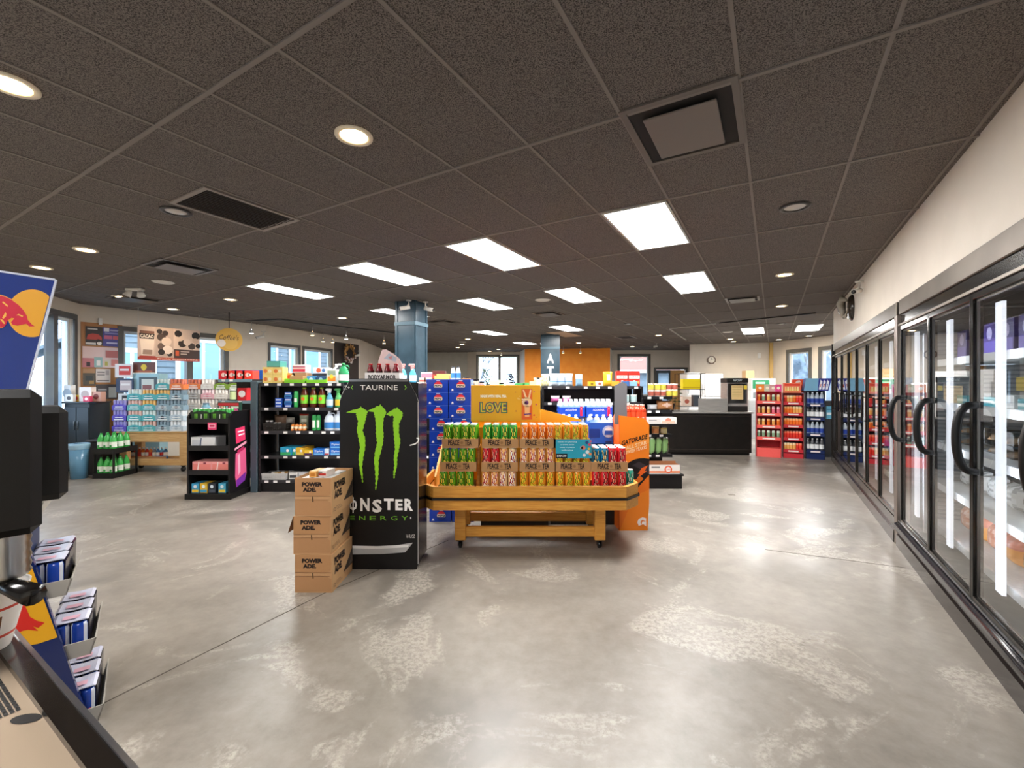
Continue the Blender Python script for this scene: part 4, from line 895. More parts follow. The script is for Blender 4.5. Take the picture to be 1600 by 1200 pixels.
gx = lambda px, dy=.05: (X(px, GD+dy), GD+dy)
def item(rec, px, z, label, cat, dy=.06, rz=0, dz=0, group=None, D=None):
    y = (D or GD)+dy; return rec.put(label, cat, (X(px, y), y, z+.0015+dz), rz, group)
def stripes(w_, h, cols, y_=-.0015):
    def f(m):
        for (a, b, c) in cols: m.rect(-w_/2+.003, w_/2-.003, a*h, b*h, y_, lin(c))
    return f
def blob(w_, h, spots, txt=None):
    def f(m):
        for (a, b, r_, c) in spots: m.disc(a*w_, b*h, r_*h, -.0016, c, 10)
        if txt: m.text(txt[0], txt[1]*w_, txt[2]*h, txt[3]*h, -.0024, txt[4], w=txt[5]*w_, bold=.02)
    return f
U = LV[3]; A3 = LV[2]; A2 = LV[1]; A1 = LV[0]
ybx = bx('tea_box', .15, .16, .12, '#efd27a', blob(.15, .12, [(-.2, .5, .25, '#e07a3a'), (.22, .5, .22, '#f6e7b4')]))
item(ybx, 418, U, 'pale yellow box at the left end of the top shelf, lower one', 'box'); item(ybx, 418, U, 'pale yellow box at the left end of the top shelf, upper one', 'box', dz=.122)
item(ybx, 434, U, 'second yellow box on the top shelf, lower one', 'box'); item(ybx, 434, U, 'second yellow box on the top shelf, upper one', 'box', dz=.122)
gb = bx('carton', .2, .2, .09, '#3f8f8a', stripes(.2, .09, [(.1, .9, '#5fb0a0')])); item(gb, 427, U, 'flat teal box on top of the yellow boxes', 'box', dz=.245)
ob_ = bx('snack_box', .17, .16, .16, '#f0a860', blob(.17, .16, [(0, .5, .3, '#d8552a'), (.3, .7, .12, '#fff0d0')])); item(ob_, 452, U, 'orange snack box standing behind the green tray', 'box', dy=.2)
def trayrec(w_, d, h, col): m = MB().c(col, 'print'); m.box(-w_/2, w_/2, 0, .004, 0, h); m.box(-w_/2, w_/2, d-.004, d, 0, h*1.8); m.box(-w_/2, -w_/2+.004, .004, d-.004, 0, h*1.4); m.box(w_/2-.004, w_/2, .004, d-.004, 0, h*1.4); m.box(-w_/2, w_/2, .004, d-.004, 0, .004); return Rec('display_tray', ('display_tray', m))
gt = trayrec(.30, .2, .05, '#7cc62a'); item(gt, 460, U, 'lime green display tray, left of two on the top shelf', 'tray', dy=.02); item(gt, 494, U, 'lime green display tray, right of two on the top shelf', 'tray', dy=.02)
brb = bx('parcel', .2, .12, .10, '#b98a5c'); item(brb, 463, U, 'plain brown box lying in the left green tray', 'box', dz=.006)
blp = bx('wipes_pack', .13, .12, .10, '#3f8fc8', blob(.13, .1, [(0, .5, .3, '#cfe6f4')])); item(blp, 486, U, 'light blue pack in the right green tray', 'pack', dz=.006); blq = bx('wipes_pack', .13, .12, .10, '#2b4f78', blob(.13, .1, [(0, .5, .3, '#8fb6d4')])); item(blq, 501, U, 'dark blue pack in the right green tray', 'pack', dz=.006)
rwb = bx('tissue_box', .2, .18, .12, '#e4d6d4', stripes(.2, .12, [(.1, .45, '#c4304a'), (.6, .8, '#b8687a')])); item(rwb, 467, U, 'red and white box perched above the brown box', 'box', dy=.2, dz=.165)
item(bx('parcel', .22, .2, .16, '#a8835c'), 467, U, 'plain cardboard box behind the green trays', 'box', dy=.2)
wbx = bx('sponge_pack', .22, .2, .09, '#dcdfe2', blob(.22, .09, [(-.1, .5, .4, '#d8603a'), (.25, .5, .3, '#4a7ab8')])); item(bx('parcel', .24, .2, .15, '#303338'), 500, U, 'dark box behind the right green tray', 'box', dy=.21); item(wbx, 500, U, 'white pack with an orange spot on the dark box', 'pack', dy=.21, dz=.152)
item(bx('garbage_bag_box', .15, .14, .21, '#d7dbd4', lambda m: (m.rect(-.06, .06, .03, .10, -.0016, lin('#f08a2a')), m.rect(-.06, .06, .12, .19, -.0016, lin('#8fa08a')), m.disc(0, .1, .03, -.0022, '#f6d23a'))), 518, U, 'white and orange box right of the green trays', 'box')
gj = jug('cleaner_jug', '#2f8f5a', '#e9efe8', '#3aa05a'); item(gj, 537, U, 'green jug of cleaner beside the white and orange box', 'jug'); item(jug('cleaner_jug', '#33363a', '#4d86c4', '#e8e8e8'), 531, U, 'dark jug half hidden behind the green jug', 'jug', dy=.22); item(jug('cleaner_jug', '#e4e6e6', '#c8ccd0', '#f4f4f4'), 526, U, 'pale jug behind the white and orange box', 'jug', dy=.33)
sp1 = spray('spray_bottle', '#4fb4d8', '#e2eef4', '#ee8f8a')
for k, px in enumerate((630, 645)): item(sp1, px, U, 'blue glass cleaner spray with a pink trigger, %s of two behind the black cooler' % ('left', 'right')[k], 'spray bottle', dy=.05)
for k, px in enumerate((660, 668)): item(bx('carton', .1, .1, .08, '#d8c6b8', stripes(.1, .08, [(.3, .6, '#b85a4a')])), px, U, 'small pale box by the right glass cleaner spray, %s' % ('left', 'right')[k], 'box')
item(bx('carton', .18, .16, .17, '#cfd8e6', stripes(.18, .17, [(.5, .9, '#c8768a')])), 667, U, 'pale pink and blue box behind the small pale boxes', 'box', dy=.26)
item(bx('carton', .2, .16, .19, '#5a2a2a', stripes(.2, .19, [(.4, .7, '#a8483a')])), 685, U, 'dark red box above the blue soda stack', 'box', dy=.26)
item(trayrec(.22, .2, .08, '#d8b06a'), 690, U, 'shallow tan tray above the blue soda stack', 'tray', dy=.03); item(bx('wipes_pack', .16, .1, .06, '#dfe9f2'), 697, U, 'white pack behind the tan tray', 'pack', dy=.28)
bb_ = bottle('cleaner_bottle', .035, .25, '#e6eef8', '#3f7fd0', '#22262c', neck=.25, capr=.6)
for k, px in enumerate((708, 716)): item(bb_, px, U, 'white and blue bottle with black cap above the soda stack, %s' % ('left', 'right')[k], 'bottle')
item(bx('coaster_box', .13, .1, .07, '#c98a5a', stripes(.13, .07, [(.4, .9, '#6a3028')])), 728, U, 'small brown box at the right end of the top shelf', 'box'); item(tub('jar', .05, .09, '#2c3036', '#3a4048', '#24282c'), 727, U, 'dark jar at the right end of the top shelf', 'jar', dy=.2)
# second shelf
sb = bx('soap_box', .1, .1, .045, '#1f58c8', lambda m: m.rect(-.04, .04, .01, .03, -.0016, lin('#dfe8fa')))
for k in range(3): item(sb, 435, A3, 'small blue soap box, left pile, %s from the bottom' % ORD[k], 'box', dz=k*.047)
sb2 = bx('soap_box', .11, .1, .045, '#3f9ad0', lambda m: m.rect(-.04, .04, .01, .03, -.0016, lin('#1a3f9a')))
for k in range(5): item(sb2 if k % 2 else sb, 450, A3, 'small blue soap box, taller pile, %s from the bottom' % ORD[k], 'box', dz=k*.047)
item(canrec('aerosol_can', .035, .25, '#3fae5a', lambda t, z: lin('#f0f0e8') if .08 < z < .14 and abs((t+pi/2+pi) % (2*pi)-pi) < .8 else lin('#3fae5a'), 14, '#2e9a48'), 463, A3, 'green aerosol can beside the piles of blue soap boxes', 'can')
amb = bottle('cleaner_bottle', .055, .30, '#5a2512', '#7ec83a', '#8aa82a', neck=.28, lz=(.2, .62), capr=.5, art=lambda m: (m.disc(0, .13, .028, -.0565, '#e0762a', 10), ))
for k, px in enumerate((476, 490, 503)): item(amb, px, A3, 'dark amber cleaner bottle with a green label, %s from the left' % ORD[k], 'bottle')
item(spray('spray_bottle', '#5aa8cc', '#cfe2ee', '#eef2f4'), 515, A3, 'pale blue spray bottle with a white trigger', 'spray bottle', dy=.05); item(spray('spray_bottle', '#5cb86a', '#e8c23a', '#4fae5a'), 529, A3, 'green spray bottle next to the pale blue one', 'spray bottle', dy=.05)
# third shelf
def basket_rec(w_, d, h, col):
    m = MB().c(col, 'powdercoat'); m.box(-w_/2, w_/2, 0, d, 0, .008)
    for k in range(7):
        z = .01+k*(h-.02)/6; m.box(-w_/2-.01*k/6, w_/2+.01*k/6, -.01*k/6, .005, z, z+.008 if k < 6 else z+.014); m.box(-w_/2-.01*k/6, -w_/2+.006, .005, d, z, z+.008); m.box(w_/2-.006, w_/2+.01*k/6, .005, d, z, z+.008); m.box(-w_/2, w_/2, d-.005, d, z, z+.008)
    for k in range(12): x = -w_/2+k*w_/11; m.box(x-.003, x+.003, -.008, -.004, 0, h)
    return Rec('basket', ('basket', m))
bk = basket_rec(.33, .22, .11, '#26221f'); item(bk, 429, A2, 'dark woven basket at the left of the third shelf', 'basket', dy=.02)
wt = tub('small_tub', .022, .09, '#e8e8e6', '#3a3a3a', '#f0f0f0')
for k, px in enumerate((418, 424, 430, 436)): item(wt, px, A2, 'small white tub standing in the dark basket, %s from the left' % ORD[k], 'tub', dy=.1, dz=.03+(.03 if k < 2 else 0))
item(bag('paper_bag', .2, .22, .08, '#8f6f58'), 437, A2, 'brown paper bag behind the dark basket', 'bag', dy=.3); item(bag('paper_bag', .14, .18, .07, '#a9a49c'), 452, A2, 'grey bag behind the dark basket', 'bag', dy=.3)
ob2 = small_bottle('small_bottle', .024, .11, '#c87a3a', '#e8d8b8', '#5a3a28')
for k in range(4): item(ob2, 457+6*k, A2, 'little amber bottle with a cream label, %s of the front four' % ORD[k], 'bottle', dy=.03); item(ob2, 459+6*k, A2, 'little amber bottle in the back row, %s from the left' % ORD[k], 'bottle', dy=.09)
item(bag('seed_packet', .14, .24, .05, '#a8a890', lambda u, v: lin('#b83a2e') if v > .85 else (lin('#e0dcc8') if .45 < v < .7 and .2 < u < .8 else lin('#9aa088'))), 474, A2, 'grey-green packet with a red top behind the little amber bottles', 'packet', dy=.2)
ag = canrec('aerosol_can', .033, .24, '#35a052', lambda t, z: lin('#eef0ea') if .05 < z < .16 and abs((t+pi/2+pi) % (2*pi)-pi) < .6 else lin('#35a052'), 14, '#2c8a44'); item(ag, 491, A2, 'green aerosol can on the third shelf, left of two', 'can'); item(ag, 498, A2, 'green aerosol can on the third shelf, right of two', 'can', dy=.08)
bj = jug('bleach_jug', '#d6e4f2', '#3f86cc', '#e8f0f8'); item(bj, 515, A2, 'white and blue bleach jug, left of two', 'jug'); item(bj, 529, A2, 'white and blue bleach jug, right of two', 'jug')
# fourth shelf
def zb(name, w_, h, c1, c2, d=.2): return bx(name, w_, d, h, c1, lambda m: (m.rect(-w_/2+.004, w_/2-.004, .004, h*.4, -.0016, lin(c2)), m.disc(w_*.2, h*.6, h*.18, -.0022, '#f2f2ee', 10)))
item(zb('bag_box', .17, .12, '#2fa0c8', '#3fb06a', .28), 446, A1, 'teal and green food bag box, left of two', 'box', dy=.03, rz=R(-6)); item(zb('bag_box', .05, .12, '#2fa0c8', '#3fb06a', .28), 459, A1, 'narrow teal and green box beside the wide one', 'box', dy=.04, rz=R(-8))
item(zb('bag_box', .13, .11, '#e8b838', '#f0d060', .28), 468, A1, 'yellow food bag box, left of two', 'box', dy=.04, rz=R(-8)); item(zb('bag_box', .13, .08, '#e8c038', '#4a2a5a', .22), 482, A1, 'yellow and purple box, right of the yellow one', 'box', dy=.03)
zp = lambda: bx('freezer_bag_box', .17, .18, .1, '#1f6fd0', lambda m: (m.text('Ziploc', 0, .06, .035, -.0016, '#eaf4ff', w=.13, bold=.02), m.rect(-.07, .07, .01, .03, -.0016, lin('#7ac0f0'))))
ZP = zp(); item(ZP, 498, A1, 'blue freezer bag box, left on the fourth shelf', 'box', dy=.03); item(bx('freezer_bag_box', .07, .18, .1, '#d8e6f4', lambda m: m.rect(-.03, .03, .01, .03, -.0016, lin('#c83a4a'))), 510.5, A1, 'narrow white box between the blue freezer bag boxes', 'box', dy=.03)
for k in range(2): item(ZP, 524, A1, 'blue freezer bag box in the right pile, %s' % ('lower', 'upper')[k], 'box', dy=.03, dz=k*.102)
# base deck
wb = basket_rec(.35, .24, .09, '#c9c9c6'); item(wb, 428, .18, 'pale wire tray on the bottom deck full of small packets', 'basket', dy=.02)
random.seed(5)
for k in range(7): item(bx('small_packet', .1, .05, .09, random.choice(['#d8d4cc', '#b08a58', '#3a3a3a', '#c8b890']), lambda m: m.rect(-.03, .03, .02, .06, -.0016, lin('#6a6a6a'))), 413+5.2*k, .18, 'small packet lying in the pale wire tray, %s from the left' % ORD[k], 'packet', dy=.06+.012*k, dz=.012, rz=R(14))
item(bx('light_bulb_box', .13, .12, .10, '#e0ddd8', lambda m: m.rect(-.05, .05, .02, .06, -.0016, lin('#4a4a4e'))), 458, .18, 'white box beside the pale wire tray, left one', 'box'); item(bx('light_bulb_box', .13, .12, .10, '#cfd0d2', lambda m: m.rect(-.05, .05, .02, .06, -.0016, lin('#2a2a2e'))), 473, .18, 'white box beside the pale wire tray, right one', 'box')
# ---------------------------------------------------------------- black floor rack with energy drinks (left)
RX, RY = X(288, 6.19), 6.19
e = empty('floor_rack', (RX, RY, 0)); tag(e, 'black four-shelf floor rack with a pink bottle graphic on its side', 'display rack'); rw = X(360, 6.19)-RX
for x0 in (.02, rw-.045):
    m = MB().c('#141214', 'powdercoat'); m.prism([(.02, .08), (.50, .08), (.50, 1.235), (.10, 1.235), (.02, 1.16)], 'x', x0, x0+.025)
    if x0 > .1:
        m.mat = 'print'; xx = x0+.0265
        nq = [0]
        def sq(P, c): nq[0] += 1; m.poly([(xx+.0012*nq[0], a, b) for a, b in P], c)
        sq([(.14, .98), (.36, 1.0), (.38, .80), (.16, .76)], '#e63a6a'); sq([(.12, .70), (.4, .78), (.4, .74), (.12, .67)], '#f0a0b8')
        sq([(.14, .62), (.38, .68), (.40, .3), (.36, .2), (.16, .14), (.13, .3)], '#e8628f'); sq([(.19, .6), (.24, .61), (.25, .35), (.2, .3)], '#f4b4ca'); sq([(.15, .24), (.38, .32), (.36, .2), (.16, .14)], '#7a2fa0'); sq([(.17, .66), (.33, .71), (.34, .66), (.18, .62)], '#c02a60')
        sq([(.18, .94), (.34, .95), (.34, .93), (.18, .92)], '#ffffff'); sq([(.2, .89), (.34, .9), (.34, .88), (.2, .87)], '#ffffff')
    m.build('side_panel', None, e)
m = MB().c('#0f0e0f', 'powdercoat').box(.045, rw-.045, .47, .495, .08, 1.2); m.build('back_panel', None, e)
m = MB().c('#111011', 'powdercoat').box(0, rw, 0, .52, 0, .08, .004); m.build('base', None, e)
RL = [.38, .72, 1.10]
for z in RL:
    m = MB().c('#1a1a1e', 'powdercoat').box(.045, rw-.045, .03, .469, z-.02, z); m.box(.045, rw-.045, .018, .03, z-.035, z+.035); m.build('shelf', None, e)
ritem = lambda rec, px, z, lb, cat, **k: item(rec, px, z, lb, cat, D=RY, **k)
def mon_art(m, w_, h):
    for s_ in (-.5, .5):
        for k in (-1, 0, 1): x = s_*w_*.5+k*.016; m.poly([(x-.005, -.005, h*.56), (x+.006, -.005, h*.56), (x+.002, -.005, h*.1), (x-.002, -.005, h*.16)], '#6cc030')
    m.poly([(0, -.005, h*.1), (.01, -.005, h*.15), (.012, -.005, h*.5), (.004, -.005, h*.55)], '#e8e8e8')
MP = canpack('energy_drink_pack', 4, '#17301c', '#3fa04a', r=.034, h=.175, wraph=.78, art=mon_art)
for k, px in enumerate((316, 345)): ritem(MP, px-2, 1.10, 'black pack of green-topped energy drink cans on the rack top, %s' % ('left', 'right')[k], 'drink pack', dy=.05, group='energy drink packs')
m = MB().c('#e6457a', 'print'); m.box(-.06, .06, 0, .003, 0, .1); m.rect(-.045, .045, .03, .08, -.001, lin('#f6c8d6')); m.rect(-.035, .035, .04, .068, -.0016, lin('#c82a5a'))
o = m.build('price_card', None, None, (X(331, 6.18), 6.185, Z(672, 6.18))); tag(o, 'pink price card hanging on the front of the black floor rack', 'sign')
ritem(bx('white_carton', .34, .24, .15, '#dfe2e6', lambda m: (m.rect(-.15, -.02, .03, .11, -.0016, lin('#c4cad4')), m.poly([(-.05, -.002, .01), (-.03, -.002, .01), (-.015, -.002, .14), (-.03, -.002, .14)], '#4a5a78'))), 317, .72, 'white carton on the second shelf of the black floor rack', 'box', dy=.05)
PK = bx('pink_carton', .27, .24, .145, '#efa0a0', lambda m: (m.rect(-.125, .125, .03, .11, -.0016, lin('#e8867f')), m.poly([(-.07, -.002, .01), (-.05, -.002, .01), (-.035, -.002, .14), (-.05, -.002, .14)], '#f6e0de'), m.rect(.02, .06, .11, .135, -.002, lin('#8a3a4a'))))
for k, px in enumerate((317, 347)): ritem(PK, px-1.5, .38, 'salmon pink drink carton on the third rack shelf, %s' % ('left', 'right')[k], 'box', dy=.05)
for k, (px, c1, c2) in enumerate(((303, '#3f9ac8', '#e8c23a'), (316, '#e0b83a', '#3f9ac8'), (329, '#28303a', '#48525e'), (345, '#4aa6cc', '#e8cc4a'))):
    ritem(bx('snack_box', .105, .2, .135, c1, lambda m: (m.rect(-.045, .045, .01, .05, -.0016, lin(c2)), m.disc(0, .09, .025, -.0016, '#d8e8f0', 8))), px+2, .08, '%s box on the base of the black floor rack' % ('light blue and yellow', 'yellow and blue', 'dark grey', 'rightmost blue and yellow')[k], 'box', dy=.06)
# things standing behind on the rack top
m = MB().c('#1d1818', 'powdercoat')
vp = bx('variety_pack', .32, .07, .25, '#2a4a3c', lambda m: ([m.rect(-.14+.035*k, -.115+.035*k, .08, .19, -.0016, lin(['#e8a0b0', '#f0c8a0', '#d8e8c0', '#a8d0e0', '#e87a8a'][k])) for k in range(5)], m.disc(.1, .12, .045, -.002, '#e858a0', 12), m.rect(-.15, .15, .2, .24, -.0016, lin('#c8303a')), m.rect(.04, .15, .16, .19, -.0024, lin('#e8f0e0'))))
ritem(vp, 357, 1.10, 'dark green variety box with red top standing at the back of the black rack', 'box', dy=.33)
# ---------------------------------------------------------------- shelf unit behind it, with red packs on top
m = MB(); e = gondola(X(341, 7.6), 7.6, 0, X(393, 7.6)-X(341, 7.6), .5, [.5, .95, 1.33, 1.70], 'dark shelf unit seen between the left rack and the cleaning shelves, red packs on top', rail='#6d8791', ends=(0, 0))
for k in range(4): item(bx('red_carton', .175, .2, .15, ['#c8262e', '#e0322a', '#d82a22', '#e63a2c'][k], blob(.175, .15, [(0, .5, .25, '#f2c8c0'), (.2, .5, .16, '#f6e6e0')])), 349+12.6*k, 1.70, 'bright red carton on the high shelf, %s from the left' % ORD[k], 'box', D=7.6, dy=.03)
sgn = MB().c('#1d4f9c', 'print'); sgn.box(-.28, .28, 0, .01, 0, .17); sgn.text('6/49', -.19, .1, .05, -.001, '#ffffff', w=.09, bold=.01); sgn.text('TO THE RESCUE', .06, .11, .035, -.001, '#ffffff', w=.30); sgn.rect(-.1, .22, .04, .06, -.001, lin('#7fb0e0')); o = sgn.build('counter_sign', None, None, (X(387, 8.0), 7.98, 1.70)); tag(o, 'blue printed sign board standing behind the bright red cartons', 'sign')
item(bx('red_carton', .16, .2, .22, '#c81f2a', lambda m: m.disc(0, .12, .06, -.0016, '#e8e0e0', 14)), 378, 1.33, 'red box with a pale disc on the shelf under the red cartons', 'box', D=7.6); item(tub('drink_canister', .05, .2, '#3a5a48', '#c8d8a0', '#e8e8e0'), 364, 1.33, 'green canister beside the red box with a pale disc', 'canister', D=7.6)
item(bx('red_carton', .2, .2, .2, '#8a1a22'), 372, .95, 'dark red box on the lower shelf behind the black rack', 'box', D=7.6); item(bx('carton', .2, .2, .14, '#d8dcdc'), 352, .95, 'white box on the lower shelf behind the black rack', 'box', D=7.6)
item(bottle('laundry_jug', .085, .28, '#6a93a4', '#7aa5b6', '#5a7f92', neck=.3, capr=.5), 322, 1.02, 'grey-blue bottle just left of the dark green variety box', 'bottle', D=6.9, dy=.6)
m = MB(); m.box(X(322, 7.5)-.2, X(322, 7.5)+.13, 7.36, 7.59, 0, 1.018, .004); o = m.build('cabinet', 'dark_laminate'); tag(o, 'low dark cabinet hidden behind the black floor rack', 'cabinet')
# ---------------------------------------------------------------- wooden cart with sparkling water packs
WX0, WX1, WY = X(186, 8.15), X(292, 8.15), 8.15
e = empty('wooden_cart', ((WX0+WX1)/2, WY, 0)); tag(e, 'pale wooden cart on black casters stacked with sparkling water packs', 'display cart'); hw3 = (WX1-WX0)/2
for s_, n_ in ((-1, 'l'), (1, 'r')):
    for y0 in (0, .33): m = MB(); m.box(s_*hw3-(.14 if s_ > 0 else 0), s_*hw3+(0 if s_ > 0 else .14), y0, y0+.09, .12, .72, .005); m.build('post', 'maple_light', e)
for z0, z1 in ((.12, .235), (.55, .72)):
    for y0 in (.01, .35):
        m = MB(); m.box(-hw3+.14, hw3-.14, y0, y0+.05, z0, z1, .004); m.build('rail', 'maple_light', e)
    for s_ in (-1, 1): m = MB(); m.box(s_*(hw3-.03)-.02, s_*(hw3-.03)+.02,   .09, .33, z0, z1, .004); m.build('rail', 'maple_light', e)
m = MB(); m.box(-hw3-.05, hw3+.02, -.01, .43, .722, .745, .004); m.build('top_board', 'maple_light', e)
m = MB(); m.box(-hw3+.14, hw3-.14, .06, .35, .14, .16); m.build('lower_shelf', 'maple_light', e)
for s_ in (-1, 1):
    for y0 in (.05, .37):
        m = MB().c('#191818', 'gloss', True).lathe([(.015, -.015), (.05, -.015), (.05, .015), (.015, .015)], 14); m.xf(lambda v: (v.z+s_*(hw3-.1), v.x+y0, v.y+.051)); w__ = m.build('wheel', None, e)
        m = MB().c('#222', 'powdercoat').box(s_*(hw3-.1)-.03, s_*(hw3-.1)+.03, y0-.03, y0+.03, .10, .12); m.build('caster_plate', None, e)
bc = ['#3aa04a', '#26201e', '#c8302a', '#d8502a', '#e0702a', '#c83a2a', '#e07a3a', '#8a8a90', '#4a78b0', '#5a9ac0', '#3a6a9a']
for k in range(11): small_bottle('soda_bottle', .035, .22, bc[k], '#e8e0d8' if k % 3 else '#c8302a', '#d8d8d8').put('small soda bottle under the pale wooden cart, %s from the left' % ORD[k], 'bottle', (X(206+5.6*k, 8.45), 8.38+.002*k, .2), 0, 'soda bottles under the wooden cart')
m = MB().c('#b98a5c', 'cardboard').box(X(200, 8.4), X(266, 8.4), 8.30, 8.48, .162, .198); m.box(X(200, 8.4), X(266, 8.4), 8.285, 8.299, .162, .26); o = m.build('bottle_tray'); tag(o, 'brown cardboard tray of soda bottles under the pale wooden cart', 'tray')
def wv(wrap, spot, txtcol='#f2f6f6'):
    def f(m, w_, h):
        m.disc(0, h*.33, h*.17, -.005, spot, 14); m.rect(-w_*.35, w_*.35, h*.08, h*.16, -.005, lin(txtcol)) if spot != wrap else None
        m.rect(-w_*.28, w_*.28, h*.30, h*.36, -.0056, lin(txtcol))
    return f
PACKS = {'purple': ('#5548b8', '#8a84c8', '#3a2f9a'), 'teal': ('#4fa9b4', '#c8d8d8', '#2f8a98'), 'tealy': ('#4fa9b4', '#e0b060', '#2f8a98'), 'tealr': ('#57aab2', '#d8b0a8', '#37909c'), 'blue': ('#8aa6b8', '#6f8696', '#2c3a48'), 'pale': ('#b8cad8', '#dfe6ec', '#90a8bc'),
         'orange': ('#e8824a', '#c8664a', '#f2a070'), 'white': ('#dcd8d2', '#ece8e2', '#c8c4be'), 'grey': ('#b0aca8', '#c8c4c0', '#8a8682'), 'pink': ('#e8b4c0', '#f0d8dc', '#d890a0'), 'green': ('#7a9a3a', '#3a3028', '#50702a')}
PR = {k: canpack('water_can_pack', 4, a, b, r=.032, h=.192, art=wv(a, c)) for k, (a, b, c) in PACKS.items()}
PN = {'purple': 'purple', 'teal': 'teal', 'tealy': 'teal and gold', 'tealr': 'teal and rose', 'blue': 'grey-blue', 'pale': 'pale blue', 'orange': 'orange', 'white': 'off-white', 'grey': 'grey', 'pink': 'pale pink', 'green': 'green and dark'}
def pile(x, y, z, cols, nth, dz=.1935):
    for k, c in enumerate(cols): PR[c].put('%s sparkling water pack, %s column from the left, %s from the bottom' % (PN[c], ORD[nth], ORD[k]), 'drink pack', (x, y, z+k*dz), random.uniform(-.02, .02), 'sparkling water packs')
random.seed(9)
for k, (px, cols) in enumerate(((186, ['purple']*3), (209.5, ['teal', 'tealr', 'tealr', 'teal']), (232, ['tealr', 'teal', 'tealy', 'tealy']), (254, ['blue', 'blue', 'blue', 'tealy', 'teal']), (275.5, ['pale', 'pale', 'blue', 'blue', 'orange']))):
    pile(X(px, 8.17), 8.17, .7465, cols, k)
TX_ = X(294, 8.66)
m = MB(); m.box(TX_, TX_+1.1, 8.62, 9.05, .70, .745, .004)
for a in (TX_+.02, TX_+1.02): m.box(a, a+.06, 8.64, 8.7, 0, .70); m.box(a, a+.06, 8.97, 9.03, 0, .70)
o = m.build('display_table', 'maple_light'); tag(o, 'second pale wooden table behind the black rack carrying lighter water packs', 'table')
for k, (px, cols) in enumerate(((302, ['white', 'white', 'white', 'grey', 'orange']), (324, ['white', 'white', 'white', 'pink', 'white']), (345, ['grey', 'white', 'grey', 'white', 'green']), (366, ['green', 'green', 'green', 'grey', 'green']))):
    pile(X(px, 8.66), 8.66, .7465, cols, 5+k)
# ---------------------------------------------------------------- green soda bottles on black trays
GBT = bottle('large_soda_bottle', .051, .33, '#3fae4f', '#e6efe4', '#2f9a3f', neck=.30, lz=(.27, .54), capr=.30, art=lambda m: m.disc(0, .11, .02, -.0525, '#2e9a4a', 10))
m = MB().c('#141516', 'powdercoat'); gx0 = X(144.5, 7.58); gx1 = gx0+.35
e = empty('bottle_rack', (gx0, 7.58, 0)); tag(e, 'low black two-tier bottle rack of green soda at the left of the wooden cart', 'bottle rack'); ww = gx1-gx0
for z in (.0, .42): m = MB().c('#141516', 'powdercoat'); m.box(0, ww, 0, .50, z, z+.02); m.box(0, ww, 0, .01, z+.02, z+.09); m.box(0, .01, .01, .50, z+.02, z+.09); m.box(ww-.01, ww, .01, .5, z+.02, z+.09); m.build('tray', None, e)
for q_ in ((0, .02, .47, .5, .02, .42), (ww-.02, ww, .47, .5, .02, .42), (0, .02, .01, .04, .09, .42), (ww-.02, ww, .01, .04, .09, .42)): MB().c('#141516', 'powdercoat').box(*q_).build('upright', None, e)
for t in range(2):
    for r_ in range(3):
        for k in range(3): GBT.put('green soda bottle with white label, %s tier, %s row, %s from the left' % (('lower', 'upper')[t], ('front', 'middle', 'back')[r_], ORD[k]), 'bottle', (gx0+.068+.106*k, 7.58+.085+.13*r_, .0215+t*.42), 0, 'green soda bottles')
# ---------------------------------------------------------------- middle shelf unit behind the cart (crackers, wipes)
MX0, MD = X(850, 7.0), 7.0
gondola(MX0, MD, 0, X(1002, 7.0)-MX0, .5, [.62, 1.08, 1.33, 1.585], 'black shelf unit behind the blue bottled water, clear packs and yellow bags on top')
mi = lambda rec, px, z, lb, cat, **k: item(rec, px, z, lb, cat, D=MD, **k)
T = 1.585
clr = bag('clear_pack', .13, .2, .1, '#d8e2ea', lambda u, v: lin('#e8edf2') if v > .6 else (lin('#7aa8d0') if .2 < v < .4 else lin('#c8d6e2')))
for k, px in enumerate((866, 878, 889)): mi(clr, px, T, 'clear and light blue pack on the middle shelf top, %s from the left' % ORD[k], 'pack')
cr_ = bag('cracker_bag', .09, .13, .07, '#e8dcae', lambda u, v: lin('#f0e6c4') if (u*7+v*5) % 2 > .8 else lin('#d8c88a'))
for k, px in enumerate((842, 851)): mi(cr_, px, 1.53, 'cream bag at the left end of the middle shelf top, %s' % ('left', 'right')[k], 'bag', dy=-.35, dz=.02) if False else None
mi(bag('snack_bag', .11, .19, .06, '#b8cfe0', lambda u, v: lin('#e6ecf0') if v > .55 else lin('#88aec8')), 905, T, 'pale blue snack bag standing alone on the middle shelf top', 'bag')
mi(bx('candy_box', .11, .1, .07, '#d8b82a', blob(.11, .07, [(0, .5, .3, '#8a6a1a')])), 925, T, 'small yellow box on the middle shelf top', 'box'); mi(bx('candy_box', .11, .1, .075, '#d8d0c8', blob(.11, .075, [(0, .5, .3, '#a85a4a')])), 937, T, 'small beige box next to the small yellow box', 'box')
ybg = bag('yellow_bag', .15, .23, .07, '#f0c03a', lambda u, v: lin('#f4f0e8') if (u-.5)**2+(v-.55)**2 < .05 else (lin('#5a4a8a') if (u-.5)**2+(v-.55)**2 < .02 else lin('#eebc36')))
mi(ybg, 950, T, 'yellow bag with a pale round picture on the middle shelf', 'bag'); mi(bx('candy_box', .1, .1, .09, '#6aa8d8'), 958, T, 'blue box in front of the yellow bag', 'box', dy=.16)
def ritz(m): m.rect(-.085, .085, .12, .17, -.0016, lin('#f2e8e2')); m.text('ARRIBA', 0, .145, .03, -.0022, '#2a1a1a', w=.13); m.poly([(-.03, -.002, .02), (.03, -.002, .02), (.015, -.002, .09), (-.015, -.002, .09)], '#f4ece6'); m.poly([(.02, -.002, .06), (.08, -.002, .09), (.08, -.002, .03)], '#e8a04a')
RB = bx('red_box', .18, .08, .24, '#d33428', ritz)
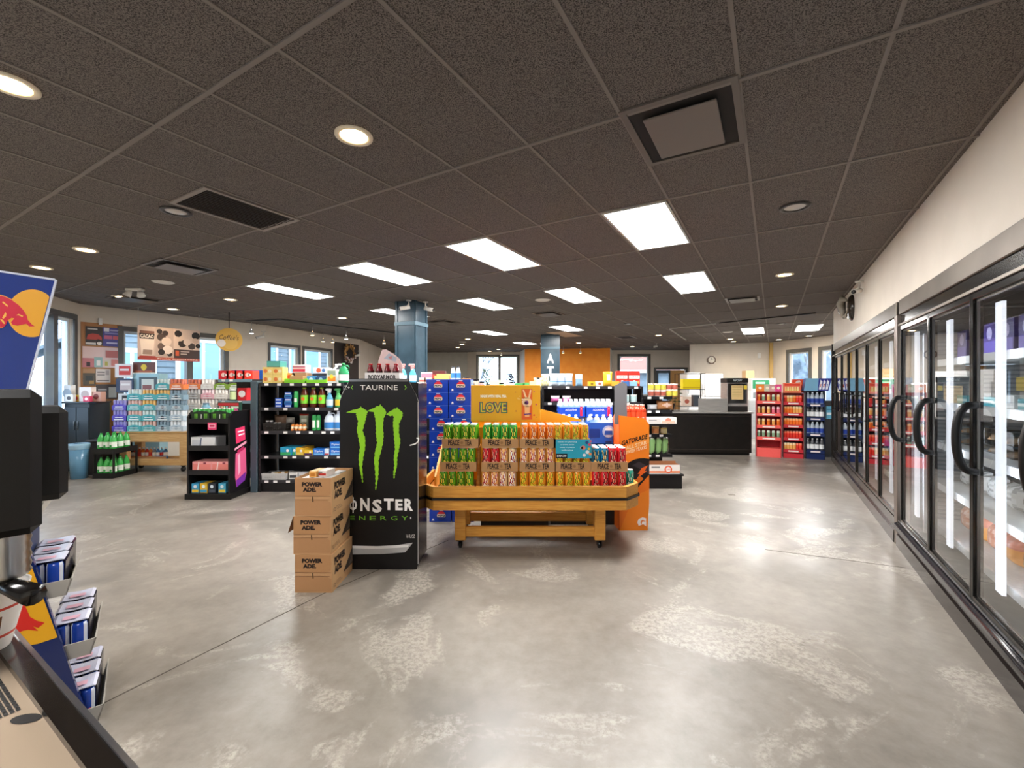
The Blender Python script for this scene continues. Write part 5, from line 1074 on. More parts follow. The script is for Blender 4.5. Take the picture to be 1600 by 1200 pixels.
for k, px in enumerate((972, 991)): mi(RB, px, T, 'tall red and white box on the middle shelf top, %s of two' % ('left', 'right')[k], 'box')
for k, px in enumerate((962, 977, 990)): mi(bx('small_carton', .12, .03, .075, ['#e0a83a', '#3a6aa8', '#88b8d8'][k]), px, T, 'small carton in front of the tall red boxes, %s from the left' % ORD[k], 'box', dy=.02)
wtb = tub('wipes_tub', .05, .12, '#c9d8d8', '#b0cccc', '#e2e6e4')
for k, px in enumerate((978, 990)): mi(wtb, px, 1.33, 'pale green tub on the second shelf behind the orange display, %s' % ('left', 'right')[k], 'tub')
pkb = bag('pink_pack', .14, .10, .1, '#e8a0c8', lambda u, v: lin('#f0e4ee') if v > .5 else lin('#d868a8'))
mi(pkb, 868, 1.33, 'pink and white round pack above the blue water bottles', 'pack'); mi(pkb, 886, 1.33, 'second pink and white pack beside the first', 'pack')
# ---- shelf unit behind the yellow sign
gondola(X(746, 6.9), 6.9, 0, X(842, 6.9)-X(746, 6.9), .5, [.7, 1.2, 1.52], 'dark shelf unit directly behind the yellow LOVE sign')
random.seed(12)
for k, (px, w_, h, c1, c2, sh) in enumerate(((744, .09, .18, '#26221f', '#c8b8a8', 'j'), (753, .08, .14, '#2e2a28', '#d8a0a0', 'j'), (762, .06, .1, '#3a3430', '#c0c0b8', 'j'), (773, .17, .16, '#c8e0a8', '#d83a2a', 'b'), (784, .08, .12, '#1f1d1c', '#9ac08a', 'j'), (797, .14, .11, '#b8c8cc', '#7a9ab0', 'b'), (812, .16, .11, '#4a9a58', '#d85a5a', 'b'), (822, .1, .12, '#5aaa60', '#e8e8d8', 'b'), (834, .12, .14, '#d8d09a', '#a8b86a', 'b'), (841, .05, .2, '#9ab8a8', '#dfe8d8', 'j'))):
    if sh == 'b': r_ = bx('grocery_box', w_, .12, h, c1, stripes(w_, h, [(.15, .5, c2)])); nm = 'grocery box'
    else: r_ = tub('grocery_jar', w_/2, h, c1, c2, '#1c1a19'); nm = 'dark jar'
    item(r_, px, 1.52, '%s above the yellow sign, %s item from the left' % (nm, ORD[k]), 'box' if sh == 'b' else 'jar', D=6.9)
bxs = bag('snack_bag', .13, .2, .07, '#e8dcae', lambda u, v: lin('#f0ead0') if (int(u*6)+int(v*6)) % 2 else lin('#d0c890'))
for k, px in enumerate((840, 852)):
    yy = 7.35; bxs.put('cream bag before the lettered column, %s of two' % ('left', 'right')[k], 'bag', (X(px, yy), 7.28 if k == 0 else 7.31, 1.522 if k == 0 else 1.587), 0)
# ---------------------------------------------------------------- small shelf unit right of the orange display
SX0, SD = X(1013, 6.8), 6.84
e = gondola(SX0, SD+.2, 0, X(1058, 6.84)-SX0, .45, [.50, .82, 1.20, 1.42], 'black end shelf unit with bread, cakes and chips right of the orange display', ends=(0, 0), rail='#18181a')
m = MB().c('#121011', 'powdercoat').box(SX0, X(1066, 6.84), 6.84, 7.035, .0, .20, .004); m.box(SX0, X(1068, 6.84), 6.82, 7.035, .20, .23, .004); o = m.build('base_plinth'); tag(o, 'projecting black plinth of the end shelf with a big open carton on it', 'plinth')
si = lambda rec, px, z, lb, cat, **k: item(rec, px, z, lb, cat, D=SD+.2, **k)
def cart_open():
    w_, d, h = .48, .19, .14; m = MB().c('#e9e4de', 'cardboard'); m.box(-w_/2, w_/2, 0, .004, 0, h); m.c('#a8704a'); m.box(-w_/2, w_/2, d-.004, d, 0, h+.03); m.box(-w_/2, -w_/2+.004, .004, d-.004, 0, h); m.box(w_/2-.004, w_/2, .004, d-.004, 0, h); m.box(-w_/2, w_/2, .004, d-.004, 0, .004)
    m.mat = 'print'; m.rect(-w_/2, w_/2, .02, .045, -.0016, lin('#e8763a')); m.disc(.06, .07, .06, -.002, '#e8653a', 14); m.disc(.06, .07, .04, -.003, '#f2e8e0', 10); m.text('CAKES', .06, .07, .02, -.004, '#d84a2a', w=.08); m.rect(-.2, -.07, .09, .115, -.002, lin('#8a8a8a')); return Rec('open_carton', ('open_carton', m))
cart_open().put('large open white and orange carton on the bottom of the end shelf', 'carton', (X(1038, 6.84)-.0, 6.838, .2315))
chip = bag('chip_bag', .15, .27, .10, '#8fb878', lambda u, v: lin('#26302a') if abs(u-.5-.25*(v-.5)) < .13 else (lin('#e0ead8') if v > .8 or u > .75 else lin('#8cb874')))
for k, px in enumerate((1024, 1034, 1044)): si(chip, px, .50, 'green and black chip bag on the end shelf, %s from the left' % ORD[k], 'bag', dy=.04+.02*k, rz=R(50))
pot = tub('noodle_tub', .055, .11, '#f0d8b0', '#e89a5a', '#f0b050')
si(pot, 1024, .82, 'orange and cream tub on the end shelf, lower of two', 'tub'); si(pot, 1024, .82, 'orange and cream tub on the end shelf, upper of two', 'tub', dz=.112); si(tub('noodle_tub', .05, .10, '#d8c05a', '#e8dca0', '#c8b04a'), 1037, .82, 'yellow tub beside the stacked orange tubs', 'tub')
def wl(m): m.rect(-.22, -.02, .015, .085, -.0016, lin('#d8d4d0')); m.rect(-.2, -.08, .05, .065, -.0022, lin('#9a9a9a')); m.disc(.1, .05, .045, -.002, '#e8937a', 14); m.rect(.0, .2, .01, .045, -.003, lin('#f0c8b0'))
bx('cake_box', .46, .18, .1, '#ece8e4', wl).put('white cake box with a peach picture at the front of the end shelf', 'box', (X(1034, 6.86), 6.858, 1.0), 0); m = MB().c('#18181a', 'powdercoat').box(X(1010, 6.85), X(1058, 6.85), 6.85, 7.035, .97, .999); o = m.build('bracket_shelf'); tag(o, 'projecting black shelf carrying the white cake box', 'shelf')
si(bag('bread_loaf', .26, .15, .12, '#b8875a', lambda u, v: lin('#d8c8c0') if (u-.5)**2*4+(v-.5)**2*6 < .3 else lin('#b07a4c')), 1036, .999+.0, 'brown wrapped loaf above the white cake box', 'bread', dy=.0) if False else None
bag('bread_loaf', .27, .15, .12, '#b8875a', lambda u, v: lin('#d8b8a8') if (u-.5)**2*4+(v-.5)**2*6 < .3 else lin('#b07a4c')).put('brown wrapped loaf lying behind the white cake box', 'bread', (X(1040, 7.1), 7.08, 1.2015), 0)
bag('bread_loaf', .16, .09, .1, '#c8ccd0').put('grey wrapped pack left of the brown loaf', 'pack', (X(1020, 7.1), 7.08, 1.2015), 0)
cup = tub('soup_cup', .045, .10, '#d8a85a', '#c8c04a', '#e8e0c8'); cup2 = tub('soup_cup', .045, .10, '#e8e0d8', '#a85a4a', '#e8e4e0')
for k, px in enumerate((1018, 1028, 1037, 1046, 1055)): si(cup if k > 2 else cup2, px-1, 1.42, 'noodle cup on the top of the end shelf, %s from the left' % ORD[k], 'cup')
for k, px in enumerate((1018, 1028, 1037, 1046, 1055)): si(cup2 if k > 2 else cup, px-1, 1.42, 'noodle cup stacked on the end shelf top, upper row, %s from the left' % ORD[k], 'cup', dz=.102)
# ---------------------------------------------------------------- service counter
CXB = X(1180, 10.0)-.07
e = empty('service_counter', (CXB, 10.02, 0), R(-3.5)); tag(e, 'long black service counter with a steel-edged top before the back office', 'counter'); L = 2.35
m = MB(); m.box(-L, 0, 0, .75, .06, .95); m.build('body', 'dark_laminate', e)
m = MB().c('#0c0b0b', 'powdercoat').box(-L+.02, -.03, .04, .7, 0, .06); m.build('kick_base', None, e)
for a, b, c_, d_ in ((-L+.02, -.02, .12, .14), (-L+.02, -.02, .88, .90)): m = MB().c('#2c2622', 'gloss').box(a, b, -.012, 0, c_, d_); m.build('moulding', None, e)
m = MB(); m.box(-L-.03, .03, -.04, .8, .95, .985, .005); m.build('worktop', 'steel', e)
ct = frame(CXB, 10.02, R(-3.5)); ctop = .9865
def con(rec, a, b, lb, cat, z=None, rz=0, group=None): x, y, _ = ct(a, b); return rec.put(lb, cat, (x, y, z or ctop), R(-3.5)+rz, group)
m = MB(); m.box(0, .65, .0, .004, 0, .30, .001); 
st = Rec('sneeze_guard', ('panel', m, 'steel')); con(st, -1.17, .02, 'brushed steel screen standing on the black counter', 'screen')
# hot food cabinet
e = empty('food_warmer', ct(-.26, .12, ctop), R(-3.5)); tag(e, 'tall grey and glass food warmer with a yellow notice on the black counter', 'food warmer'); e.scale = (.78, .8, .77)
MB().c('#2a2827', 'powdercoat').box(-.30, .30, 0, .45, 0, .16, .006).build('base', None, e)
m = MB(); m.box(-.30, -.27, 0, .45, .16, .86); m.box(.27, .30, 0, .45, .16, .86); m.box(-.27, .27, .42, .45, .16, .86); m.box(-.27, .27, 0, .42, .84, .86); m.box(-.27, .27, 0, .03, .16, .24); m.build('case', 'steel', e)
m = MB(); m.poly([(-.27, .01, .24), (.27, .01, .24), (.27, .01, .84), (-.27, .01, .84)]); m.build('door_glass', 'cooler_glass', e)
m = MB().c('#252525', 'powdercoat').box(-.31, .31, -.01, .45, .861, 1.0, .01); m.mat = 'print'; m.text('WOW', 0, .93, .07, -.012, '#a8b4b8', w=.26, bold=.06); m.build('header', None, e)
m = MB().c('#e6cd92', 'print').box(-.17, .16, -.008, -.004, .36, .78); m.c('#d8c07a'); m.rect(-.15, .14, .72, .75, -.009, lin('#a8925a')); [m.rect(-.15, .12, .66-.05*k, .67-.05*k, -.009, lin('#b8a468')) for k in range(5)]; m.build('notice', None, e)
m = MB().c('#e8d44a', 'print').box(.18, .27, -.008, -.004, .66, .78); m.build('notice', None, e)
# wire rack with yellow basket
e = empty('wire_rack', ct(-1.22, .3, ctop), R(-3.5)); tag(e, 'black wire rack with shelves standing on the counter', 'rack')
m = MB().c('#161616', 'powdercoat')
for a in (-.3, .3):
    for b in (0, .3): MB().c('#161616', 'powdercoat').box(a-.008, a+.008, b-.008, b+.008, 0, .88).build('upright', None, e)
for z in (.1, .5, .87): m = MB().c('#161616', 'powdercoat'); m.box(-.29, .29, -.008, .008, z, z+.012); m.box(-.29, .29, .292, .308, z, z+.012); m.box(-.29, -.278, .008, .292, z, z+.012); m.box(.278, .29, .008, .292, z, z+.012); m.box(-.278, .278, .008, .292, z+.003, z+.006); m.build('wire_shelf', None, e)
con(bx('yellow_basket', .40, .2, .24, '#f0d820', stripes(.40, .24, [(.1, .2, '#d8b818')])), -1.22, .32, 'bright yellow basket in the black wire rack', 'basket', z=ctop+.513)
con(bx('grocery_box', .2, .15, .22, '#dcc8b8', blob(.2, .22, [(0, .5, .25, '#a85848')])), -1.32, .34, 'beige box on the low shelf of the wire rack', 'box', z=ctop+.113); con(bx('grocery_box', .14, .15, .26, '#4a5058'), -1.10, .34, 'dark grey box on the low shelf of the wire rack', 'box', z=ctop+.113)
con(tub('condiment_bottle', .05, .2, '#e8e4e0', '#c8c4c0', '#b8322a'), -.80, .42, 'white bottle with a red lid beside the wire rack', 'bottle'); con(bx('paper_box', .34, .2, .18, '#e8e6e2'), -1.95, .02, 'white paper box at the left end of the counter', 'box'); con(bx('napkin_box', .18, .14, .2, '#d8dade'), -2.28, .3, 'pale napkin box by the wire rack', 'box') if False else None
con(bx('red_toolbox', .18, .1, .08, '#c8342a'), -.64, .5, 'small red box behind the steel screen', 'box')
# poinsettia pot
e = empty('potted_poinsettia', ct(-1.72, .28, ctop), 0); tag(e, 'potted red poinsettia on the left end of the counter', 'plant')
MB().c('#3a2a20', 'gloss', True).lathe([(.07, 0), (.1, .16), (.1, .18)], 14).build('pot', None, e)
random.seed(4); m = MB()
for k in range(46):
    a = random.uniform(0, 6.28); r_ = random.uniform(.03, .2); z = .28+random.uniform(-.08, .3); c = '#b82a22' if k % 2 and z > .3 else '#2f4a2a'; dx, dy = cos(a)*r_, sin(a)*r_; s_ = .06
    m.poly([(dx, dy, z), (dx+s_*cos(a+.5), dy+s_*sin(a+.5), z+.02), (dx+s_*1.8*cos(a), dy+s_*1.8*sin(a), z+random.uniform(-.03, .05)), (dx+s_*cos(a-.5), dy+s_*sin(a-.5), z+.02)], c)
o = m.build('leaves', 'print', e); m = MB().c('#4a5a34', 'matte').tube([(0, 0, .15), (.01, 0, .4)], .012, 6); m.build('stem', None, e)
# white refrigerator & appliances behind the counter
def fridge(x, y, w_, d, h, label, col='#e9e8e6'):
    e = empty('refrigerator', (x, y, 0)); tag(e, label, 'refrigerator')
    MB().c(col, 'powdercoat').box(-w_/2, w_/2, .05, d, 0, h, .01).build('cabinet', None, e)
    d1 = MB().c(col, 'powdercoat').box(-w_/2, w_/2, 0, .048, .08, h*.62, .012).build('door', None, e); d2 = MB().c(col, 'powdercoat').box(-w_/2, w_/2, 0, .048, h*.63, h, .012).build('door', None, e)
    MB().c('#c8c8c6', 'gloss').box(-w_/2+.04, -w_/2+.07, -.04, 0, h*.35, h*.58).build('handle', None, d1); MB().c('#c8c8c6', 'gloss').box(-w_/2+.04, -w_/2+.07, -.04, 0, h*.66, h*.85).build('handle', None, d2)
fridge(6.42, 14.2, .68, .7, 1.95, 'white refrigerator behind the black counter, large one'); fridge(7.0, 14.2, .38, .6, 1.65, 'narrow white appliance right of the large white refrigerator')
fridge(5.82, 14.2, .42, .6, 1.98, 'white cabinet left of the large refrigerator')
# microwave stack and boxes right of the warmer
e = empty('back_shelf', (X(1199, 13.2), 13.2, 0)); tag(e, 'grey back shelf right of the food warmer holding cartons', 'shelving')
m = MB(); m.box(-.55, .5, 0, .45, 0, 1.14, .005); m.build('cabinet', 'steel', e)
q = lambda rec, dx, z, lb, cat: rec.put(lb, cat, (X(1199, 13.2)+dx, 13.22, z))
q(bx('microwave', .7, .38, .28, '#e4e4e0', lambda m: (m.rect(-.3, .12, .05, .23, -.0016, lin('#7a8284')), m.rect(.18, .32, .05, .23, -.0016, lin('#c8c8c4')))), -.12, 1.1415, 'white microwave on the back shelf', 'microwave')
q(bx('green_carton', .72, .38, .36, '#dcdad0', lambda m: (m.rect(-.33, .18, .06, .32, -.0016, lin('#2a7a50')), m.rect(-.24, .05, .2, .26, -.0022, lin('#9ad0a8')), m.rect(.22, .33, .05, .3, -.0016, lin('#f0eee8')))), -.1, 1.4230, 'green and white carton on top of the microwave', 'carton')
q(bx('brown_carton', .32, .3, .3, '#c49a68'), -.62+.3, 1.9645, 'small brown carton on top of the green and white carton', 'carton') if False else None
m = MB().c('#c9a376', 'cardboard').box(-.14, .14, 0, .25, 0, .26, .003); o = m.build('brown_carton', None, None, (X(1172, 14.6), 14.6, 1.80)); tag(o, 'brown cardboard box high up on the tall cabinet left of the green carton', 'carton')
m = MB(); m.box(-.4, .3, 0, .5, 0, 1.798, .005); o = m.build('tall_cabinet', 'steel', None, (X(1172, 14.6), 14.58, 0)); tag(o, 'tall grey cabinet behind the food warmer', 'cabinet')
# metal leg/trolley at right end of counter
# ---------------------------------------------------------------- red, orange and blue drink racks before the far window
def drink_rack(x, y, w_, h, levels, label, frame_c, rail_c, prod, n, rz=0, pdesc='', cat='can', head=None, base_h=.12, name='drink_rack', gname=None, d=.32):
    e = empty(name, (x, y, 0), rz); tag(e, label, 'display rack')
    for s_ in (0, 1): MB().c(frame_c, 'print').box(s_*(w_-.012), s_*(w_-.012)+.012, .0, d, 0, h).build('side_panel', None, e)
    MB().c(frame_c, 'print').box(.012, w_-.012, d-.012, d, 0, h).build('back_panel', None, e)
    MB().c(rail_c, 'print').box(.012, w_-.012, 0, d-.013, 0, base_h).build('base', None, e)
    fr = frame(x, y, rz)
    for li, z in enumerate(levels):
        m = MB().c(frame_c, 'print').box(.013, w_-.013, .013, d-.013, z-.015, z); m.c(rail_c).box(.013, w_-.013, -.004, .012, z-.04, z+.03); m.mat = 'print'; m.rect(w_*.25, w_*.75, z-.022, z+.008, -.006, lin('#f4e8e4')); m.build('shelf', None, e)
        for k in range(n):
            rc, ds = prod[li](k); 
            if rc is None: continue
            X_, Y_, _ = fr(.05+(w_-.1)*k/(n-1), .062); rc.put('%s on the %s, %s shelf up, %s from the left' % (ds, pdesc, ORD[li], ORD[k]), cat, (X_, Y_, z+.001), rz, gname)
    return e
def sc(c, top='#e8e4dc'): return canrec('slim_can', .033, .17, c, lambda t, z: lin(c) if z < .13 else lin(top), 12, parts=False, steps=5)
C_OR, C_YE, C_GR, C_PK, C_RD = sc('#f0762a', '#f6b070'), sc('#f0b060', '#f4d8a8'), sc('#8aa888', '#d8e4d0'), sc('#f07a90', '#f6c0c8'), sc('#e0382a', '#f07a5a')
NM = {id(C_OR): 'orange slim can', id(C_YE): 'yellow slim can', id(C_GR): 'sage green slim can', id(C_PK): 'pink slim can', id(C_RD): 'red slim can'}
def P_(lst): return lambda k: (lst[k], NM.get(id(lst[k]), ''))
drink_rack(X(1182, 9.9), 9.9, .48, 1.45, [.42, .68, .95, 1.22], 'coral and red cardboard drink rack, leftmost of three beside the counter', '#b3202a', '#f0605a',
    [P_([C_GR]*5), P_([C_YE, C_YE, C_OR, C_YE, C_OR]), P_([C_YE, C_YE, C_YE, C_PK, C_PK]), P_([C_OR, C_GR, C_YE, C_GR, C_YE])], 5, pdesc='coral rack', base_h=.2, rz=R(-25), gname='cans on the coral rack')
drink_rack(X(1223.5, 9.75), 9.75, .385, 1.42, [.16, .42, .70, .96, 1.20], 'red and orange cardboard drink rack in the middle of three', '#7a1420', '#c8303a',
    [P_([C_YE, C_YE, C_YE, C_YE, C_RD, C_RD]), P_([C_RD]*6), P_([C_OR]*6), P_([C_OR, C_OR, C_OR, C_YE, C_YE, C_YE]), P_([C_RD, C_YE, C_YE, C_OR, C_RD, C_RD])], 6, pdesc='red rack', base_h=.1, rz=R(-25), gname='cans on the red rack')
wb1 = bottle('water_bottle', .045, .27, '#a8b4c0', '#22409a', '#e8ecf0', lz=(.15, .5), capr=.34); wb2 = bottle('water_bottle', .045, .27, '#4a4c50', '#e2e4e6', '#dcdcdc', lz=(.2, .55), capr=.34)
drink_rack(X(1259, 9.6), 9.6, .35, 1.47, [.17, .53, .87, 1.17], 'dark blue bottle rack, rightmost of three beside the cooler doors', '#1a2030', '#16285a',
    [lambda k: (wb2, 'grey bottle with white label'), lambda k: (wb1, 'clear bottle with blue label'), lambda k: (wb2, 'grey bottle with white label'), lambda k: (wb1, 'clear bottle with blue label')], 4, pdesc='blue rack', cat='bottle', base_h=.12, rz=R(-25), gname='bottles on the blue rack')
# toppers
m = MB().c('#4a78b4', 'print'); w_ = .44; m.prism([(0, 0), (w_, 0), (w_-.02+.08, .27), (.04, .27)], 'y', 0, .3); y_ = -.0015
m.poly([(.0, y_, 0), (.25, y_, 0), (.27, y_, .27), (.04, y_, .27)], '#7ab0d0'); m.poly([(.25, y_, .0), (w_, y_, .0), (w_+.06, y_, .27), (.27, y_, .27)], '#2a2f8a')
for k in range(3): m.poly([(.27+.06*k, -.003, .03), (.31+.06*k, -.003, .03), (.335+.06*k, -.003, .2), (.30+.06*k, -.003, .24)], '#eceef4'); m.poly([(.285+.06*k, -.004, .08), (.305+.06*k, -.004, .08), (.32+.06*k, -.004, .15), (.30+.06*k, -.004, .15)], ['#c88a8a', '#b83a3a', '#8a9ac8'][k])
o = m.build('header_box', None, None, (X(1256, 9.6), 9.6, 1.4715), R(-25)); tag(o, 'blue and purple header box with bottle pictures on the blue rack', 'header box')
m = MB().c('#f07a5a', 'print').box(0, .33, 0, .12, 0, .22); m.c('#f0b860'); m.rect(.03, .3, .04, .1, -.0016, lin('#e8b050')); m.rect(.02, .31, .16, .2, -.0016, lin('#e8402a')); [m.rect(.03+.045*k, .06+.045*k, .05, .14, -.0022, lin(['#f0d080', '#f8e0a0'][k % 2])) for k in range(6)]
o = m.build('variety_pack', None, None, (X(1224, 9.78), 9.78, 1.4225), R(-25)); tag(o, 'coral variety pack on top of the middle rack', 'pack')
m = MB().c('#e8502a', 'print').box(0, .22, 0, .14, 0, .30); m.disc(.11, .2, .07, -.0016, '#f28a4a', 14); m.poly([(.06, -.002, .22), (.16, -.002, .24), (.14, -.002, .28), (.08, -.002, .27)], '#f6e6dc'); o = m.build('variety_pack', None, None, (X(1238, 9.95), 9.95, 1.4225), R(-25)); tag(o, 'tall bright orange pack behind the coral variety pack', 'pack')
for k, (px, w_, c) in enumerate(((1183, .17, '#f08a3a'), (1195, .15, '#c8c8b0'), (1204, .15, '#d8a0a0'), (1213, .13, '#e84a90'))): bx('drink_carton', w_*.95, .14, .16, c, blob(w_, .16, [(0, .5, .2, '#f6ead8')])).put('%s carton on top of the coral rack, %s from the left' % (('orange', 'grey-green', 'dusty pink', 'magenta')[k], ORD[k]), 'carton', (X(px, 9.9-.05*k)+w_/2, 9.93-.05*k, 1.4515), R(-25))
# stand of small blue goods and trolley right of the racks
m = MB().c('#16171a', 'powdercoat'); m.box(0, .18, 0, .25, 0, 1.25, .005); o = m.build('narrow_cabinet', None, None, (X(1292, 9.75), 9.8, 0)); tag(o, 'narrow black cabinet squeezed between the blue rack and the cooler end', 'cabinet')
bx('hanging_pack', .12, .03, .28, '#5aa8c8', stripes(.12, .28, [(.3, .5, '#d8e8f0'), (.7, .8, '#2a6a90')])).put('light blue packs hanging on the narrow black cabinet', 'pack', (X(1297, 9.7)+.03, 9.765, .85), 0)
# ---------------------------------------------------------------- goods inside the coolers
random.seed(21)
def cool(rec, s, z, lb, cat, y=-.30, group=None, rz=0): x, yy, _ = cf(s, y); return rec.put(lb, cat, (x, yy, z+.001), GR+pi+rz, group)
clam = MB().c('#dfe4e6', 'clear_plastic'); clam.prism([(-.11, 0), (.11, 0), (.12, .05), (.09, .09), (-.09, .09), (-.12, .05)], 'y', 0, .16); clf = MB().c('#c8a078', 'crumple', True).lathe([(.001, .05), (.07, .04), (.09, .01)], 12, 0, .08, .0)
CLAM = Rec('clamshell_pack', ('plastic_box', clam), ('food', clf))
pizza = bx('frozen_box', .30, .2, .05, '#e8a08a', lambda m: (m.rect(-.14, .14, .005, .045, -.0016, lin('#d8503a')), m.disc(.05, .025, .018, -.0022, '#f2d8b0', 8)))
tallp = bx('frozen_box', .22, .1, .26, '#3a2a7a', lambda m: (m.rect(-.1, .1, .02, .12, -.0016, lin('#6a5ab8')), m.disc(0, .18, .05, -.0016, '#c8c0e8', 10)))
picp = bx('frozen_box', .26, .1, .24, '#e88a7a', lambda m: (m.disc(-.03, .12, .08, -.0016, '#f2c89a', 14), m.disc(.06, .16, .04, -.0016, '#f6e8d8', 10), m.rect(-.12, .12, .01, .04, -.0022, lin('#b83a3a'))))
wht = bx('frozen_pack', .22, .18, .09, '#e6e8e8', stripes(.22, .09, [(.2, .5, '#c8ccd0')])); tealp = bx('frozen_pack', .24, .18, .07, '#2f8f98', stripes(.24, .07, [(.3, .6, '#d8e8e8')]))
foil = bag('foil_bag', .24, .18, .14, '#c8cac8', lambda u, v: lin(random.choice(['#e4e6e6', '#8a8c8a', '#b8bab8', '#d4d4d0'])), 'crumple'); bread = bag('bread_bag', .26, .2, .18, '#d88a3a', lambda u, v: lin('#f0a02a') if v < .6 else lin('#d8785a'), 'crumple'); brd2 = bag('bread_bag', .25, .2, .18, '#c8988a', lambda u, v: lin(random.choice(['#c8886a', '#d8b0a0', '#b86a4a'])), 'crumple')
lv = (.36, .74, 1.10, 1.45, 1.82)
FN = ['first', 'second', 'third', 'fourth', 'top']
k = 0; s = .45
while s < 5.3:
    nn = ORD[k]
    cool([tallp, picp][k % 2 if s < 3.6 else 0] if s < 4.4 or True else tallp, s, lv[4], '%s on the top freezer shelf, %s from the near end' % (('purple frozen box', 'picture-printed salmon frozen box')[(k % 2) if s < 3.6 else 0], nn), 'box')
    cool([wht, tealp][k % 2], s, lv[3], '%s on the fourth freezer shelf, %s from the near end' % (('white frozen pack', 'teal frozen pack')[k % 2], nn), 'pack')
    cool([tealp, wht][k % 2], s, lv[3], '%s lying on top, fourth freezer shelf, %s from the near end' % (('teal frozen pack', 'white frozen pack')[k % 2], nn), 'pack') if False else None
    for t in range(2): cool(CLAM, s, lv[2]+t*.0925, 'clear clamshell food pack, %s layer, third freezer shelf, %s from the near end' % (('lower', 'upper')[t], nn), 'food pack')
    cool(foil, s, lv[1], 'silvery crumpled bag on the second freezer shelf, %s from the near end' % nn, 'bag')
    cool([bread, brd2][k % 2], s, lv[0], '%s bag on the bottom freezer shelf, %s from the near end' % (('orange', 'pinkish brown')[k % 2], nn), 'bag')
    k += 1; s += .285
k = 0; bvs = [(bottle('drink_bottle', .036, .25, c1, c2, c3, capr=.4, n=10), d) for c1, c2, c3, d in (('#3a4a5a', '#d8dce0', '#e8e8e8', 'dark bottle with pale label'), ('#7a1a1a', '#c83a2a', '#e8e0d8', 'red bottle'), ('#2a5a34', '#d8e0c8', '#2f8a4a', 'green bottle'), ('#8a98a4', '#2a4a9a', '#dfe6ec', 'clear bottle with blue label'))]
for li, z in enumerate((.30, .70, 1.10, 1.50)):
    for k in range(44):
        s = 6.05+k*.122; rc, ds = bvs[(k//6+li) % 4]
        # only the nearer doors show their contents; the far ones mirror the shop
        if s < 8.6: cool(rc, s, z, '%s, far cooler, %s shelf up, %s from near end' % (ds, ORD[li], ORD[k] if k < 20 else 'twenty-'+ORD[k-20]), 'bottle', y=-.24, group='bottles in the beverage cooler')
# ---------------------------------------------------------------- energy drink stand in the left foreground
D0 = 1.95; RT = R(40); P0 = (X(45, D0), D0)
e = empty('drink_stand', (P0[0], P0[1], 0), RT); tag(e, 'navy and yellow energy drink stand at the left edge with grey trays', 'display stand')
def pv(P, yy=0):
    """where sight lines meet the stand's upright face: metres along it and height"""
    out = []
    for px, py in P:
        t = (px-800)/F; a = (t*P0[1]-P0[0])/(cos(RT)-t*sin(RT)); out.append((a, Z(py, P0[1]+a*sin(RT))))
    return out
m = MB().c('#16327e', 'gloss'); m.prism(pv([(-170, 400), (86, 439), (41, 610), (41, 640), (-170, 640)]), 'y', 0, .02)
def pq(P, c, yy): m.poly([(a, yy, b) for a, b in pv(P)], c)
cx, cy, r_ = 50, 490, 38
disc = []
for q in range(60):
    a = 2*pi*q/60; px, py = cx+r_*1.02*cos(a), cy+r_*.98*sin(a)
    lim = 84-(py-445)*(45/170.)-1.5
    disc.append((min(px, lim), py))
m.mat = 'print'; pq(disc, '#e0a02a', -.0015)
B2 = lambda P: [(a/5.45, 420+b/5.45) for a, b in P]
bull = [(-330, 300), (-250, 262), (-150, 262), (-60, 240), (10, 233), (45, 242), (100, 268), (160, 312), (200, 355), (228, 400), (238, 440), (270, 475), (297, 493), (250, 494), (225, 472), (180, 480), (150, 487), (110, 480), (95, 458), (122, 425), (100, 420), (70, 440), (50, 482), (28, 503), (-30, 505), (-90, 470), (-150, 440), (-230, 450), (-300, 420)]
pq(B2([(a-6, b-9) if b < 430 else (a-6, b+6) for a, b in bull[3:-1]]), '#e8a83a', -.0021); pq(B2(bull), '#c8203a', -.003)
for P in ([(18, 288), (30, 282), (72, 318), (64, 328)], [(138, 400), (160, 388), (200, 405), (192, 414), (160, 400)], [(20, 420), (48, 372), (56, 385), (52, 412), (30, 430)], [(0, 428), (30, 440), (44, 470), (36, 474), (10, 445)]): pq(B2(P), '#e8b04a', -.004)
m.build('header_sign', None, e)
m = MB().c('#c6ccdb', 'gloss'); m.prism(pv([(86, 437), (89, 438), (43, 612), (40, 612)]), 'y', -.003, .02); m.prism(pv([(-170, 397), (-170, 400), (86, 439), (86, 436)]), 'y', -.003, .02); m.build('sign_edge', None, e)
m = MB().c('#142458', 'gloss'); m.prism(pv([(-170, 640), (41, 640), (46, 860), (150, 1165), (152, 1195), (-170, 1195)]), 'y', 0, .03)
m.mat = 'print'; pq([(-160, 935), (-20, 893), (43, 868), (90, 996), (60, 1006), (30, 1012), (-60, 1020), (-160, 1016)], '#e2a51e', -.0015)
pq([(-60, 960), (-30, 930), (10, 925), (29, 940), (40, 948), (47, 964), (58, 970), (70, 973), (60, 981), (52, 979), (60, 986), (44, 984), (35, 986), (21, 993), (-10, 1000), (-40, 990)], '#cf2a22', -.003)
m.build('side_panel', None, e)
m = MB().c('#1b2a52', 'powdercoat'); m.box(pv([(-150, 0)])[0][0], -.03, .031, .52, .03, 1.55); m.build('cabinet', None, e)
trays = [(1.01, 66), (.64, 112), (.335, 150), (.005, 162)]
